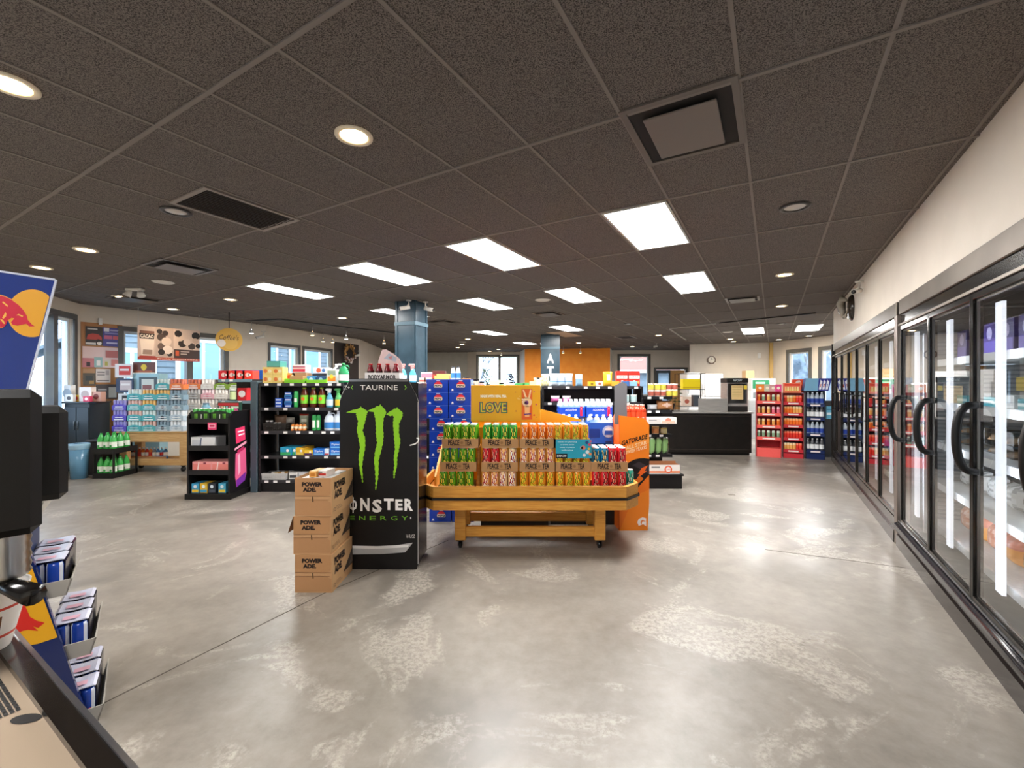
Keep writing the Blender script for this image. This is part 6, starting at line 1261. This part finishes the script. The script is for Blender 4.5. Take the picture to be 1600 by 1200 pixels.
def pack4():
    m = MB().c('#10122a', 'gloss'); w_ = .125; d = .125; h = .155
    m.prism([(-w_/2, 0), (w_/2, 0), (w_/2+.004, h*.9), (w_/2-.004, h), (-w_/2+.004, h), (-w_/2-.004, h*.9)], 'y', .028, d)
    q = [('carton', m)]
    t = MB().c('#c9cbe0', 'crumple').prism([(-w_/2-.002, h), (w_/2+.002, h), (w_/2-.01, h+.006), (0, h+.001), (-w_/2+.01, h+.006)], 'y', .006, d+.002); t.mat = 'print'; t.poly([(-.03, .03, h+.0075), (.03, .03, h+.0075), (.03, .07, h+.0075), (-.03, .07, h+.0075)], '#d8a8b8'); q.append(('top_card', t, None, None, 'pale printed top card'))
    for s_ in (-1, 1):
        c = MB().c('#1e46a8', 'gloss', True)
        def fn(t_, z):
            a = (t_+pi/2+pi) % (2*pi)-pi
            if z < .02: return lin('#8a8c92')
            if .035 < z < .06 and abs(a) < .7: return lin('#c82a48')
            if .02 < z < .035 and abs(a) < .9: return lin('#e0b050')
            return lin('#c2c8d4') if abs(a-.9) < .25 or abs(a+1.1) < .18 else lin('#1c3f9c')
        c.lathe([(.024, .002), (.0295, .008)]+[(.0295, .008+.012*i) for i in range(1, 11)]+[(.026, .142)], 20, s_*.031, .03, fn=fn); q.append(('can', c))
    return Rec('energy_drink_pack', *q)
P4 = pack4(); TNM = ['hidden upper', 'upper', 'middle', 'lowest']
for i, (z, pr) in enumerate(trays):
    xr = pv([(pr, 0)])[0][0]; xl = xr-.185
    m = MB().c('#a9a59d', 'powdercoat'); y0, y1 = .045, .50
    A = [(xl, y0), (xr-.02, y0), (xr-.02, y1), (xl, y1)]; Bq = [(xl, y0-.012), (xr, y0-.012), (xr, y1), (xl, y1)]
    m.hull([(*A[0], z), (*A[1], z), (*A[2], z), (*A[3], z), (*A[0], z+.006), (*A[1], z+.006), (*A[2], z+.006), (*A[3], z+.006)], [(0, 1, 2, 3), (4, 5, 6, 7), (0, 1, 5, 4), (1, 2, 6, 5), (2, 3, 7, 6), (3, 0, 4, 7)])
    for a, b, a2, b2 in ((A[0], A[1], Bq[0], Bq[1]), (A[1], A[2], Bq[1], Bq[2])):
        o_ = Vector((b[1]-a[1], -(b[0]-a[0]))); o_.normalize(); o_ *= -.006
        m.hull([(*a, z), (*b, z), (*b2, z+.075), (*a2, z+.075), (a[0]+o_.x, a[1]+o_.y, z), (b[0]+o_.x, b[1]+o_.y, z), (b2[0]+o_.x, b2[1]+o_.y, z+.075), (a2[0]+o_.x, a2[1]+o_.y, z+.075)], [(0, 1, 2, 3), (4, 5, 6, 7), (0, 1, 5, 4), (1, 2, 6, 5), (2, 3, 7, 6), (3, 0, 4, 7)])
    m.build('tray', None, e)
    for k in range(3): P4.put('blue energy drink can four-pack, %s grey tray, %s from the front' % (TNM[i], ORD[k]), 'drink pack', frame(*P0, RT)(xr-.095, .065+.145*k, z+.0075), RT-R(3), 'energy drink four-packs on the stand')
# ---------------------------------------------------------------- coffee machine, very near on the left
e = empty('espresso_machine', (-.75, .45, .95)); tag(e, 'black and steel espresso machine in the near left corner', 'coffee machine')
def loc(m): m.xf(lambda v: (v.x+.75, v.y-.45, v.z-.95)); return m
def rblock(px, D, zt, zb, wd, dp, mb):
    x = X(px, D); c_, s_ = cos(R(47)), sin(R(47)); q = MB().c('#0b0909', 'black_grip'); q.box(-wd, 0, 0, dp, zb, zt, .011)
    q.xf(lambda v: (x+v.x*c_-v.y*s_, D+v.x*s_+v.y*c_, v.z)); return loc(q)
rblock(66, .60, Z(609, .6), Z(834, .6), .22, .10, None).build('group_head', None, e)
rblock(107, .75, Z(635, .75), Z(780, .75), .22, .09, None).build('group_head', None, e)
m = MB().c('#a8a8a6', 'metal', True); cx_, cy_ = X(2, .60), .60
m.lathe([(.026, 0), (.029, .004)]+[(.027+(.002 if k % 2 else 0), .008+.006*k) for k in range(10)]+[(.03, .075)], 24, cx_, cy_, Z(902, .6)+.0); loc(m).build('brew_collar', None, e, )
m = MB().c('#161413', 'gloss', True).tube([(X(-40, .60), .60, Z(905, .6)), (X(8, .60), .60, Z(914, .6)), (X(52, .57), .57, Z(930, .57))], [.010, .010, .0135], 12); loc(m).build('handle', None, e, )
E1 = Vector((-.72, .645)); E2 = Vector((-.458, .482)); d_ = (E2-E1).normalized(); n_ = Vector((d_.y, -d_.x)); n_ = n_ if n_.dot(-E1) > 0 else -n_
Pn = lambda a, b: E1+d_*a+n_*b
def slab(a0, a1, b0, b1, z0, z1, col, mt): 
    q = MB().c(col, mt); c = [Pn(a0, b0), Pn(a1, b0), Pn(a1, b1), Pn(a0, b1)]
    q.hull([(p.x, p.y, z) for z in (z0, z1) for p in c], [(0, 1, 2, 3), (4, 5, 6, 7), (0, 1, 5, 4), (1, 2, 6, 5), (2, 3, 7, 6), (3, 0, 4, 7)]); return q
loc(slab(-.35, .62, .0, .022, 1.235, 1.251, '#171310', 'gloss')).build('front_edge', None, e)
loc(slab(-.35, .62, -.004, .001, 1.236, 1.253, '#b8bcc4', 'metal')).build('edge_trim', None, e)
q = slab(-.35, .62, .022, .30, 1.225, 1.243, '#8f7e6c', 'print')
loc(q).build('drip_tray', None, e)
q = MB().c('#100d0c', 'matte')
for i in range(11):
    for j in range(14):
        c = Pn(.10+.0095*i, .034+.0048*j); a, b = d_*.0042, n_*.0018; q.poly([(*(c-a-b), 1.2436), (*(c+a-b), 1.2436), (*(c+a+b), 1.2436), (*(c-a+b), 1.2436)])
for k in range(18): pass
c = Pn(.225, .033); q.poly([(c.x+.016*cos(t), c.y+.008*sin(t), 1.2437) for t in [k*pi/9 for k in range(18)]])
loc(q).build('drain_holes', None, e)
loc(slab(-.35, .62, .004, .30, .96, 1.224, '#1d1a19', 'gloss')).build('body', None, e)
m = MB().c('#f0ece6', 'print', True)
def cf_(t, z): return lin('#c8402a') if (.058 < z < .061 or .018 < z < .022) else (lin('#7a4a28') if .028 < z < .05 and abs((t+pi/4+pi) % (2*pi)-pi) < .5 else lin('#eee8e0'))
m.lathe([(.026, 0), (.028, .006)]+[(.028+.0009*k, .006+.004*k) for k in range(1, 20)]+[(.0465, .086), (.044, .086)], 28, fn=cf_, cap=False)
cp = Pn(-.03, .035); o = m.build('paper_cup', None, None, (-.735, .615, 1.2515)); tag(o, 'white paper cup with red bands standing on the espresso machine tray', 'cup')
m = MB(); c = [Pn(-.6, .006), Pn(.9, .006), Pn(.9, .5), Pn(-.6, .5)]; m.hull([(p.x, p.y, z) for z in (0, .958) for p in c], [(0, 1, 2, 3), (4, 5, 6, 7), (0, 1, 5, 4), (1, 2, 6, 5), (2, 3, 7, 6), (3, 0, 4, 7)])
o = m.build('coffee_counter', 'dark_laminate'); tag(o, 'dark counter under the espresso machine', 'counter')
# ---------------------------------------------------------------- things on the walls
def on_wall(Wl, px, off=.0):
    k, D, _ = WP(*Wl, px); a = math.atan2(Wl[1][1]-Wl[0][1], Wl[1][0]-Wl[0][0]); x, y = X(px, D), D
    return (x+sin(a)*off, y-cos(a)*off, a, D)
def poster(Wl, px0, px1, py0, py1, name, label, cat, art, off=.024, col='#e8e2da', grp=None, th=.008):
    A = on_wall(Wl, px0, off); Bp = on_wall(Wl, px1, off); w_ = math.hypot(Bp[0]-A[0], Bp[1]-A[1]); D = (A[3]+Bp[3])/2; z0, z1 = Z(py1, D), Z(py0, D); h = z1-z0
    m = MB().c(col, 'print').box(0, w_, 0, th, 0, h)
    art(m, w_, h); o = m.build(name, None, None, (A[0], A[1], z0), A[2]); return tag(o, label, cat, grp)
def rr(m, w_, h, L, y_=-.0016):
    for i, (a, b, c, d, col) in enumerate(L): m.rect(a*w_, b*w_, c*h, d*h, y_-.0004*i, lin(col))
poster(W1, 126, 191, 506, 695, 'bulletin_board', 'tall cork board covering the wall left of the wide window', 'board', lambda m, w, h: None, .010, '#b07a48', None, .006)
def car(m, w, h):
    rr(m, w, h, [(0, 1, 0, 1, '#3a3434'), (.1, .7, .84, .9, '#d8d4d0')]); m.poly([(.05*w, -.004, .3*h), (.95*w, -.004, .3*h), (.95*w, -.004, .45*h), (.75*w, -.004, .6*h), (.4*w, -.004, .63*h), (.12*w, -.004, .55*h)], '#c8483e'); rr(m, w, h, [(0, .6, .03, .14, '#e8e4e0')], -.005); m.disc(.8*w, .12*h, .1*h, -.006, '#f0ece8', 12); m.disc(.75*w, .25*h, .09*h, -.006, '#241e1e', 12)
poster(W1, 133, 159.5, 511, 540, 'poster', 'dark poster with a red car at the top of the cork board', 'poster', car)
poster(W1, 160, 188, 513, 542, 'poster', 'violet-blue printed poster right of the red car poster', 'poster', lambda m, w, h: rr(m, w, h, [(0, 1, 0, 1, '#4a4a94'), (.05, .35, .78, .98, '#e8e8f0'), (.4, .9, .82, .9, '#a8a8d0'), (.1, .9, .66, .74, '#8a8ac8'), (.08, .5, .38, .58, '#c8688a'), (.55, .95, .38, .58, '#c8606a'), (.2, .8, .14, .22, '#c8c8e8')]))
poster(W1, 128, 187, 543, 575, 'poster', 'wide pink and white poster under the two upper posters', 'poster', lambda m, w, h: rr(m, w, h, [(0, 1, 0, 1, '#e2c8c8'), (0, .32, 0, .45, '#c07a84'), (.6, .98, .5, .85, '#b86a68'), (.1, .2, .05, .25, '#3a2a30'), (.3, .52, .02, .5, '#8fb8bc'), (.36, .46, .1, .35, '#e8e8e8'), (.55, .72, .05, .4, '#d8d0c0'), (.58, .66, .1, .3, '#b8b05a'), (.75, .98, .1, .42, '#d88a84')]))
poster(W1, 129, 148, 577, 603, 'poster', 'dark landscape picture low on the left of the cork board', 'poster', lambda m, w, h: rr(m, w, h, [(0, 1, 0, 1, '#5a564e'), (0, 1, .75, 1, '#b08a68'), (.2, .8, .3, .6, '#3c4448'), (.5, .9, .1, .3, '#a88a5a')]))
poster(W1, 149, 172, 577, 598, 'poster', 'white notice with small print beside the landscape picture', 'notice', lambda m, w, h: rr(m, w, h, [(0, 1, 0, 1, '#d8d0cc'), (.1, .6, .7, .8, '#8a8484'), (.1, .6, .5, .6, '#9a9494'), (.65, .9, .55, .9, '#b0a8a8'), (.1, .9, .1, .16, '#5a5454')]))
poster(W1, 149, 182, 601, 624, 'poster', 'dark grey poster with a pale corner box under the white notice', 'poster', lambda m, w, h: rr(m, w, h, [(0, 1, 0, 1, '#4e4a4c'), (.1, .5, .6, .7, '#a8a4a4'), (.1, .5, .3, .38, '#8a8686'), (.6, .98, .1, .8, '#c0c0b8')]))
poster(W1, 129, 147, 607, 628, 'poster', 'white paper with a sketch, lowest left on the cork board', 'notice', lambda m, w, h: rr(m, w, h, [(0, 1, 0, 1, '#e4e0dc'), (.2, .8, .4, .7, '#9a9a9a'), (.1, .9, .85, .95, '#b85a4a')]))
poster(W1, 150, 172, 628, 655, 'poster', 'green framed paper low on the cork board', 'notice', lambda m, w, h: rr(m, w, h, [(0, 1, 0, 1, '#8a8a5a'), (.1, .9, .1, .9, '#dcd4c0'), (.2, .8, .3, .6, '#7a7464')]))
poster(W1, 153.5, 158.5, 498, 508, 'wall_sensor', 'small white sensor box on the wall above the cork board', 'sensor', lambda m, w, h: None, .05, '#ecebe8', None, .045)
# newspaper and leaflet stand before the window
sx, sy = X(180, 8.9), 8.75
e = empty('leaflet_stand', (sx, sy, 0)); tag(e, 'white leaflet stand with printed cards in front of the wide window', 'stand')
MB().c('#26282a', 'powdercoat').box(0, .31, .1, .35, 0, 1.15, .005).build('base', None, e)
for i, (a, b, z0, z1, c, c2) in enumerate(((.04, .38, 1.75, 2.02, '#e4dedc', '#c8382e'), (.06, .40, 1.45, 1.73, '#3a4660', '#c8b8b8'), (.10, .38, 1.155, 1.43, '#dcdcdc', '#2a2a2a'))):
    m = MB().c(c, 'print').box(a, b, .1, .12, z0, z1); m.rect(a+.08, b-.03, z0+.05, z1-.04, .0985, lin(c2)); m.rect(a+.1, b-.06, (z0+z1)/2, (z0+z1)/2+.04, .0975, lin('#e8e0dc')); m.build('printed_card', None, e)
MB().c('#c8c8c8', 'metal').box(.2, .23, .125, .15, 1.15, 2.0).build('pole', None, e)
bx_, by_ = X(213, 9.0), 8.9
e = empty('magazine_rack', (bx_, by_, 0)); tag(e, 'pale blue display rack with a heart card on top before the window', 'display rack')
MB().c('#9cc4d0', 'print').box(0, .55, 0, .22, 0, 1.83, .004).build('cabinet', None, e)
m = MB().c('#4a5a64', 'print').box(.15, .5, -.012, -.002, 1.40, 1.76); m.rect(.2, .45, 1.45, 1.72, -.014, lin('#c8d0cc')); m.rect(.22, .4, 1.5, 1.6, -.015, lin('#8a5a5a')); m.build('picture_card', None, e)
m = MB().c('#6a3a30', 'print').box(0, .44, .02, .04, 1.835, 2.06); m.c('#d8c8a8'); m.rect(.0, .44, 1.835, 1.85, .0185, lin('#e0ccb0')); m.disc(.22, 1.96, .06, .0185, '#e0c030', 14); m.poly([(.16, .0175, 1.95), (.28, .0175, 1.95), (.22, .0175, 1.87)], '#e0c030'); m.rect(.05, .39, 1.855, 1.89, .017, lin('#a8583a')); m.build('heart_card', None, e)
# hanging banner
A = (X(215, 9.02), 9.02); Bn = (X(312, 10.0), 10.0); w_ = math.hypot(Bn[0]-A[0], Bn[1]-A[1]); h = .70; a = math.atan2(Bn[1]-A[1], Bn[0]-A[0])
e = empty('hanging_banner', (A[0], A[1], 2.12), a); tag(e, 'sepia photo banner of coffee and people hanging before the wide window', 'banner')
m = MB().c('#cfb5a8', 'print').box(0, w_, 0, .01, 0, h)
def bp(P, c, y_=-.0016): m.poly([(u*w_, y_, v*h) for u, v in P], c)
m.rect(.0, w_, .0, .09*h, -.0016, lin('#b8503c')); m.rect(.27*w_, .55*w_, .09*h, h, -.0012, lin('#bfa79a')); m.rect(.56*w_, w_, .36*h, h, -.0013, lin('#d8c0b2')); m.rect(.56*w_, w_, .09*h, .36*h, -.0014, lin('#4a3c3a'))
bp([(.02, .78), (.255, .78), (.235, .14), (.06, .14)], '#e9d6c8'); bp([(.02, .78), (.255, .78), (.245, .62), (.03, .62)], '#2e2422', -.0022); m.text('CACAO', .138*w_, .70*h, .075, -.003, '#eadcd0', w=.20*w_, bold=.03); bp([(.03, .86), (.25, .86), (.25, .78), (.03, .78)], '#7a5444', -.0024); bp([(.08, .30), (.22, .30), (.22, .16), (.07, .16)], '#a08474', -.0026); bp([(.03, .12), (.27, .12), (.27, .04), (.0, .04)], '#a83c30', -.003)
random.seed(8)
for (u, v, r1, c) in ((.33, .87, .05, '#2e2422'), (.42, .83, .055, '#3a2e2a'), (.36, .7, .08, '#4a3a34'), (.44, .58, .09, '#d9c4b6'), (.37, .42, .08, '#6a564c'), (.46, .33, .09, '#e6d4c8'), (.36, .25, .06, '#2e2422'), (.49, .2, .05, '#3a2e2a'), (.63, .85, .07, '#2a2220'), (.66, .72, .07, '#d8bfae'), (.7, .55, .08, '#3a302c'), (.78, .6, .07, '#e0cabc'), (.93, .82, .08, '#1f1918'), (.92, .66, .06, '#cfb3a2'), (.86, .48, .07, '#4a3e3a'), (.97, .5, .05, '#2a2220')): m.disc(u*w_, v*h, r1*h*1.5, -.0018-random.random()*.001, c, 9)
m.rect(.585*w_, .645*w_, .16*h, .32*h, -.0032, lin('#d0603a')); m.rect(.67*w_, .78*w_, .2*h, .24*h, -.0032, lin('#b8a8a0')); m.rect(.67*w_, .82*w_, .28*h, .31*h, -.0032, lin('#b8a8a0'))
m.text('Freshly Brewed HERE', .63*w_, .045*h, .035, -.003, '#f0dcd0', w=.66*w_, bold=.02); m.build('print_sheet', None, e)
m = MB().c('#dcdcdc', 'metal')
for u in (.01, .99): m.tube([(u*w_, .005, h), (u*w_, .005, CH-2.12)], .004, 5)
m.build('hanging_wire', None, e)
# hanging round coffee sign
e = empty('hanging_sign', (X(358, 9.6), 9.6, 2.58), R(35)); tag(e, 'round yellow hanging sign reading Coffee\'s beside the banner', 'sign')
m = MB().c('#e2b04a', 'print', False); P = [(.25*cos(t), .25*sin(t)) for t in [k*pi/16 for k in range(32)]]; m.prism(P, 'y', 0, .02); m.text("Coffee's", .0, .05, .11, -.002, '#4a3020', w=.36, bold=.0, shear=.2); m.disc(-.14, -.08, .08, -.0014, '#efe6dc', 12); m.disc(.02, -.07, .14, -.0012, '#e8bc5e', 16); m.build('disc', None, e)
MB().c('#2a2a2a', 'metal').tube([(0, .01, .25), (0, .01, CH-2.58)], .008, 6).build('rod', None, e)
# wreath board
poster(W2, 522, 560, 537, 600, 'dark_board', 'dark board on the wall right of the window pair', 'board', lambda m, w, h: None, .01, '#3a3533')
px_, py_, a_, D_ = on_wall(W2, 542, .09); e = empty('wreath', (px_, py_, Z(553, D_)), a_); tag(e, 'tan and white dried wreath hanging on the dark board', 'wreath')
m = MB(); random.seed(2)
for k in range(90):
    t = random.uniform(0, 6.28); r_ = .235+random.uniform(-.06, .06); x, z = r_*cos(t), r_*sin(t)*1.1; s_ = random.uniform(.04, .075); c = random.choice(['#b8864a', '#a8743a', '#c89a5a', '#d8b078']) if z > -.08 else random.choice(['#e8e0dc', '#c8a0a8', '#3a3034', '#d8c8c0', '#7a3a44']); u = random.uniform(0, 6.28); y = random.uniform(-.05, .02)
    m.poly([(x+s_*cos(u), y, z+s_*sin(u)), (x+s_*.5*cos(u+1.8), y-.02, z+s_*.5*sin(u+1.8)), (x-s_*cos(u), y, z-s_*sin(u)), (x+s_*.5*cos(u-1.6), y-.015, z+s_*.5*sin(u-1.6))], c)
m.build('leaves', None, e); MB().c('#7a5a34', 'matte', True).tube([(.235*cos(t), 0, .255*sin(t)) for t in [k*pi/12 for k in range(24)]], .03, 8, closed=True).build('ring', None, e)
camera_unit(X(562, 15.0), 15.0, 2.72, R(200), 'tiny camera in the corner right of the dark wreath board'); camera_unit(X(415, 11.4), 11.3, 2.95, R(190), 'small white camera at the wall corner left of the window pair')
# octagonal clock, white sensor, conduit
px_, py_, a_, D_ = on_wall(W9, 1111, .01); e = empty('wall_clock', (px_, py_-.04, Z(563, D_)), a_); tag(e, 'brown octagonal clock on the beige office wall', 'clock')
P8 = [(.165*cos(R(22.5+45*k)), .165*sin(R(22.5+45*k))) for k in range(8)]; m = MB().c('#5a3a22', 'gloss').prism(P8, 'y', 0, .04); m.build('case', None, e)
m = MB().c('#ece6d8', 'print'); m.poly([(x*.74, -.003, z*.74) for x, z in P8], '#ece6d8'); m.build('face', None, e); m = MB().c('#2a2422', 'matte').box(-.006, .006, -.008, -.005, 0, .09); m.box(0, .06, -.008, -.005, -.006, .006); m.build('hands', None, e)
px_, py_, a_, D_ = on_wall(W9, 1186, .05); m = MB().c('#efeeea', 'powdercoat').box(-.05, .05, 0, .05, -.1, .1, .01); o = m.build('wall_sensor', None, None, (px_, py_, Z(556, D_)), a_); tag(o, 'white sensor box on the office wall right of the clock', 'sensor')
m = MB().c('#d8b878', 'powdercoat').box(-.06, .06, -.07, 0, 0, CH-.02); o = m.build('wall_conduit', None, None, (9.66, 16.55, 0), 0); tag(o, 'pale yellow vertical pipe cover in the corner left of the tall windows', 'pipe')
m = MB().c('#5c5048', 'powdercoat'); o = None
# ---------------------------------------------------------------- left wall cabinets and bins
Bf = frame(-7.93, 8.15, R(0))
e = empty('base_cabinet', (-7.85, 7.95, 0)); tag(e, 'dark grey two-door cabinet by the left window', 'cabinet')
m = MB().c('#2a3238', 'powdercoat').box(-.2, .25, .02, .42, .05, 1.27, .004); m.build('carcass', None, e)
for k in range(2): m = MB().c('#333d45', 'powdercoat').box(-.19+.22*k, .02+.22*k, 0, .019, .1, 1.2, .003); d = m.build('door', None, e); MB().c('#9aa0a4', 'metal').box(-.01 if k == 0 else .05, .005 if k == 0 else .065, -.015, 0, .8, .95).build('handle', None, d)
m = MB().c('#2c3338', 'gloss').box(-.22, .27, -.02, .44, 1.271, 1.30, .004); m.build('worktop', None, e)
e = empty('waste_bin', (X(122, 7.6), 7.62, 0)); tag(e, 'blue bin with a crumpled liner in front of the dark cabinet', 'bin')
MB().c('#5f8fb0', 'gloss', True).lathe([(.115, 0), (.13, .55)], 18).build('bin_body', None, e); m = MB().c('#8fb4cc', 'crumple', True).lathe([(.132, .5), (.145, .56), (.14, .60), (.12, .59)], 18, cap=False, z=0); m.build('liner', None, e)
e = empty('storage_bin', (-7.56, 7.86, 0)); tag(e, 'dark square lidded bin right of the blue bin', 'bin'); MB().c('#2b2829', 'powdercoat').box(0, .27, 0, .30, 0, .58, .012).build('bin_body', None, e); MB().c('#353233', 'powdercoat').box(-.01, .28, -.01, .31, .581, .63, .01).build('lid', None, e)
for k, (dx, dy, w_, d, h, c, c2, lb) in enumerate(((-.12, .1, .12, .1, .30, '#e6e8ea', '#a8b8c8', 'white leaflet holder at the left on the cabinet top'), (.06, .12, .16, .12, .12, '#e8b83a', '#c83a3a', 'yellow and red box on the cabinet top'), (.02, .02, .14, .06, .13, '#ecebe6', '#5a5a60', 'white box with dark oval at the front of the cabinet'), (.28, .1, .22, .1, .26, '#e4dcd8', '#b8a8a4', 'white printed card standing on the cabinet'), (.5, .12, .18, .1, .18, '#c89a8a', '#7a3a34', 'reddish box at the right on the cabinet top'), (.4, .02, .12, .06, .1, '#d84a6a', '#f0e0e0', 'small pink pack on the cabinet top'))):
    bx('counter_box', w_, d, h, c, blob(w_, h, [(0, .5, .28, c2)])).put(lb, 'box', (-7.99+dx*.82, 7.95+dy, 1.301), 0)
# ---------------------------------------------------------------- outside the windows
m = MB(); m.box(-70, 70, -40, 90, -.5, -.13); o = m.build('outdoor_ground', 'snow_ground'); struct(o)
def house(x, y, rz, L, h, d, label, roofc='#6a6e74', wins=()):
    e = empty('neighbour_house', (x, y, -.13), rz); tag(e, label, 'house', 'houses outside')
    m = MB(); n = int(h/.16)
    for k in range(n): m.prism([(0, k*.16), (-.03, k*.16), (-.005, k*.16+.16), (0, k*.16+.16)], 'x', 0, L)
    m.box(0, L, 0, d, 0, h); m.build('siding_wall', 'siding', e)
    m = MB().c(roofc, 'matte'); m.prism([(-.5, h-.1), (d/2, h+d*.35), (d+.5, h-.1), (d+.5, h-.25), (d/2, h+d*.35-.2), (-.5, h-.25)], 'x', -.4, L+.4); m.build('roof', None, e)
    m = MB().c('#e8ecee', 'matte'); m.box(-.4, L+.4, -.55, -.5, h-.3, h-.08); m.build('gutter', None, e)
    for a, b, z0, z1 in wins:
        m = MB().c('#f0f2f2', 'matte'); f = .12
        for q in ((a-f, b+f, z1, z1+f), (a-f, b+f, z0-f, z0), (a-f, a, z0, z1), (b, b+f, z0, z1), ((a+b)/2-.04, (a+b)/2+.04, z0, z1)): m.box(q[0], q[1], -.07, -.032, q[2], q[3])
        wv_ = m.build('window', None, e); MB().c('#9cc0d4', 'gloss').box(a, b, -.045, -.035, z0, z1).build('pane', None, wv_)
    return e
o_ = Vector((-.851, .525)); d1 = Vector((.525, .851)); hp = Vector(W1[0])+o_*3.4+d1*1.2
house(hp.x, hp.y, math.atan2(d1.y, d1.x), 3.8, 4.6, 3, 'pale grey clapboard house close outside the wide left window', wins=((.25, 1.1, 1.0, 2.6), (1.8, 3.0, .9, 3.0)))
d2 = (Vector(W2[1])-Vector(W2[0])).normalized(); o2_ = Vector((-d2.y, d2.x)); hp = Vector((-10.2, 15.7))
house(hp.x, hp.y, math.atan2(d2.y, d2.x), 8, 4.2, 5, 'pale grey house with wide white-framed windows beyond the window pair', wins=((.6, 2.2, .9, 3.2), (3.0, 4.6, .9, 3.2), (5.4, 7, .9, 3.2)))
house(-25, 24, R(-45), 5, 3.4, 5, 'grey-roofed house with a steep gable seen from the far left window', '#7a858c')
house(3.5, 34, R(2), 9, 2.9, 5, 'low red-toned house far beyond the window right of the orange wall', '#a8685a')
def bare_tree(x, y, h, seed, label):
    random.seed(seed); m = MB().c('#c8c8cc', 'matte', True)
    def br_(p, d, L, r, n):
        q = p+d*L; m.tube([p, (p+q)/2+Vector((random.uniform(-.05, .05), random.uniform(-.05, .05), 0))*L, q], [r, r*.85, r*.65], 5)
        if n:
            for _ in range(3):
                v = (d+Vector((random.uniform(-.8, .8), random.uniform(-.8, .8), random.uniform(-.1, .5)))).normalized(); br_(q, v, L*random.uniform(.6, .8), r*.6, n-1)
    br_(Vector((0, 0, 0)), Vector((random.uniform(-.1, .1), 0, 1)), h*.34, .09, 5)
    o = m.build('bare_tree', 'bark', None, (x, y, -.13)); tag(o, label, 'tree', 'bare trees outside')
bare_tree(12.6, 18.5, 6.5, 1, 'pale bare tree filling the tall narrow window by the blue rack'); bare_tree(15.0, 20.5, 7, 2, 'bare tree behind the one at the tall narrow window'); bare_tree(14.2, 17.2, 5.5, 5, 'bare tree outside the right narrow window')
bare_tree(-2.0, 30, 6, 3, 'bare tree far beyond the far left window'); bare_tree(6.5, 30, 6, 4, 'bare tree beyond the window right of the orange wall'); bare_tree(-15.5, 8.5, 8, 6, 'bare tree outside the far left window')
m = MB().c('#dfe4e6', 'matte').box(0, .12, 0, 12, 0, 3.4); o = m.build('outdoor_fence', 'siding', None, (16.5, 12, -.13)); tag(o, 'pale siding wall far outside the tall narrow windows', 'wall')
m = MB(); random.seed(6); P = [(0, 0)]+[(k*2.0, 6.5+2.2*sin(k*.5)+random.uniform(-.5, .5)) for k in range(16)]+[(30, 0)]; m.prism(P, 'y', 0, 4); o = m.build('ridge_backdrop', 'hedge', None, (16, 34, -.13), R(-20)); tag(o, 'added grey-green ridge backdrop dimming the sky outside the tall narrow windows', 'hill')  # backdrop added to tone down the glaring sky behind the bare trees
# pot plants on the sill of the far left window
for k, (px, h_, c) in enumerate(((760, .75, '#5a7a5a'), (799, .5, '#3a3a40'))):
    e = empty('window_plant', (X(px, 21.0), 21.0, 0)); tag(e, ('tall leafy plant on a box before the far left window', 'dark domed pot plant before the far left window')[k], 'plant')
    MB().c('#7a9a7a' if k == 0 else '#b89a88', 'print').box(-.2, .2, -.15, .15, 0, 1.55, .01).build('plinth', None, e)
    m = MB(); random.seed(k+30)
    for _ in range(60):
        a, r_, z = random.uniform(0, 6.28), random.uniform(0, .24), 1.55+random.uniform(.02, h_); m.poly([(r_*cos(a), r_*sin(a), z), (r_*cos(a)+.09*cos(a+.6), r_*sin(a)+.05, z+.05), (r_*cos(a)+.16*cos(a), r_*sin(a), z+.1), (r_*cos(a)+.07*cos(a-.7), r_*sin(a)-.05, z+.05)], c)
    m.c('#4a4a3a', 'matte').tube([(0, 0, 1.5), (0, 0, 1.55+h_*.8)], .012, 5); m.build('foliage', None, e)
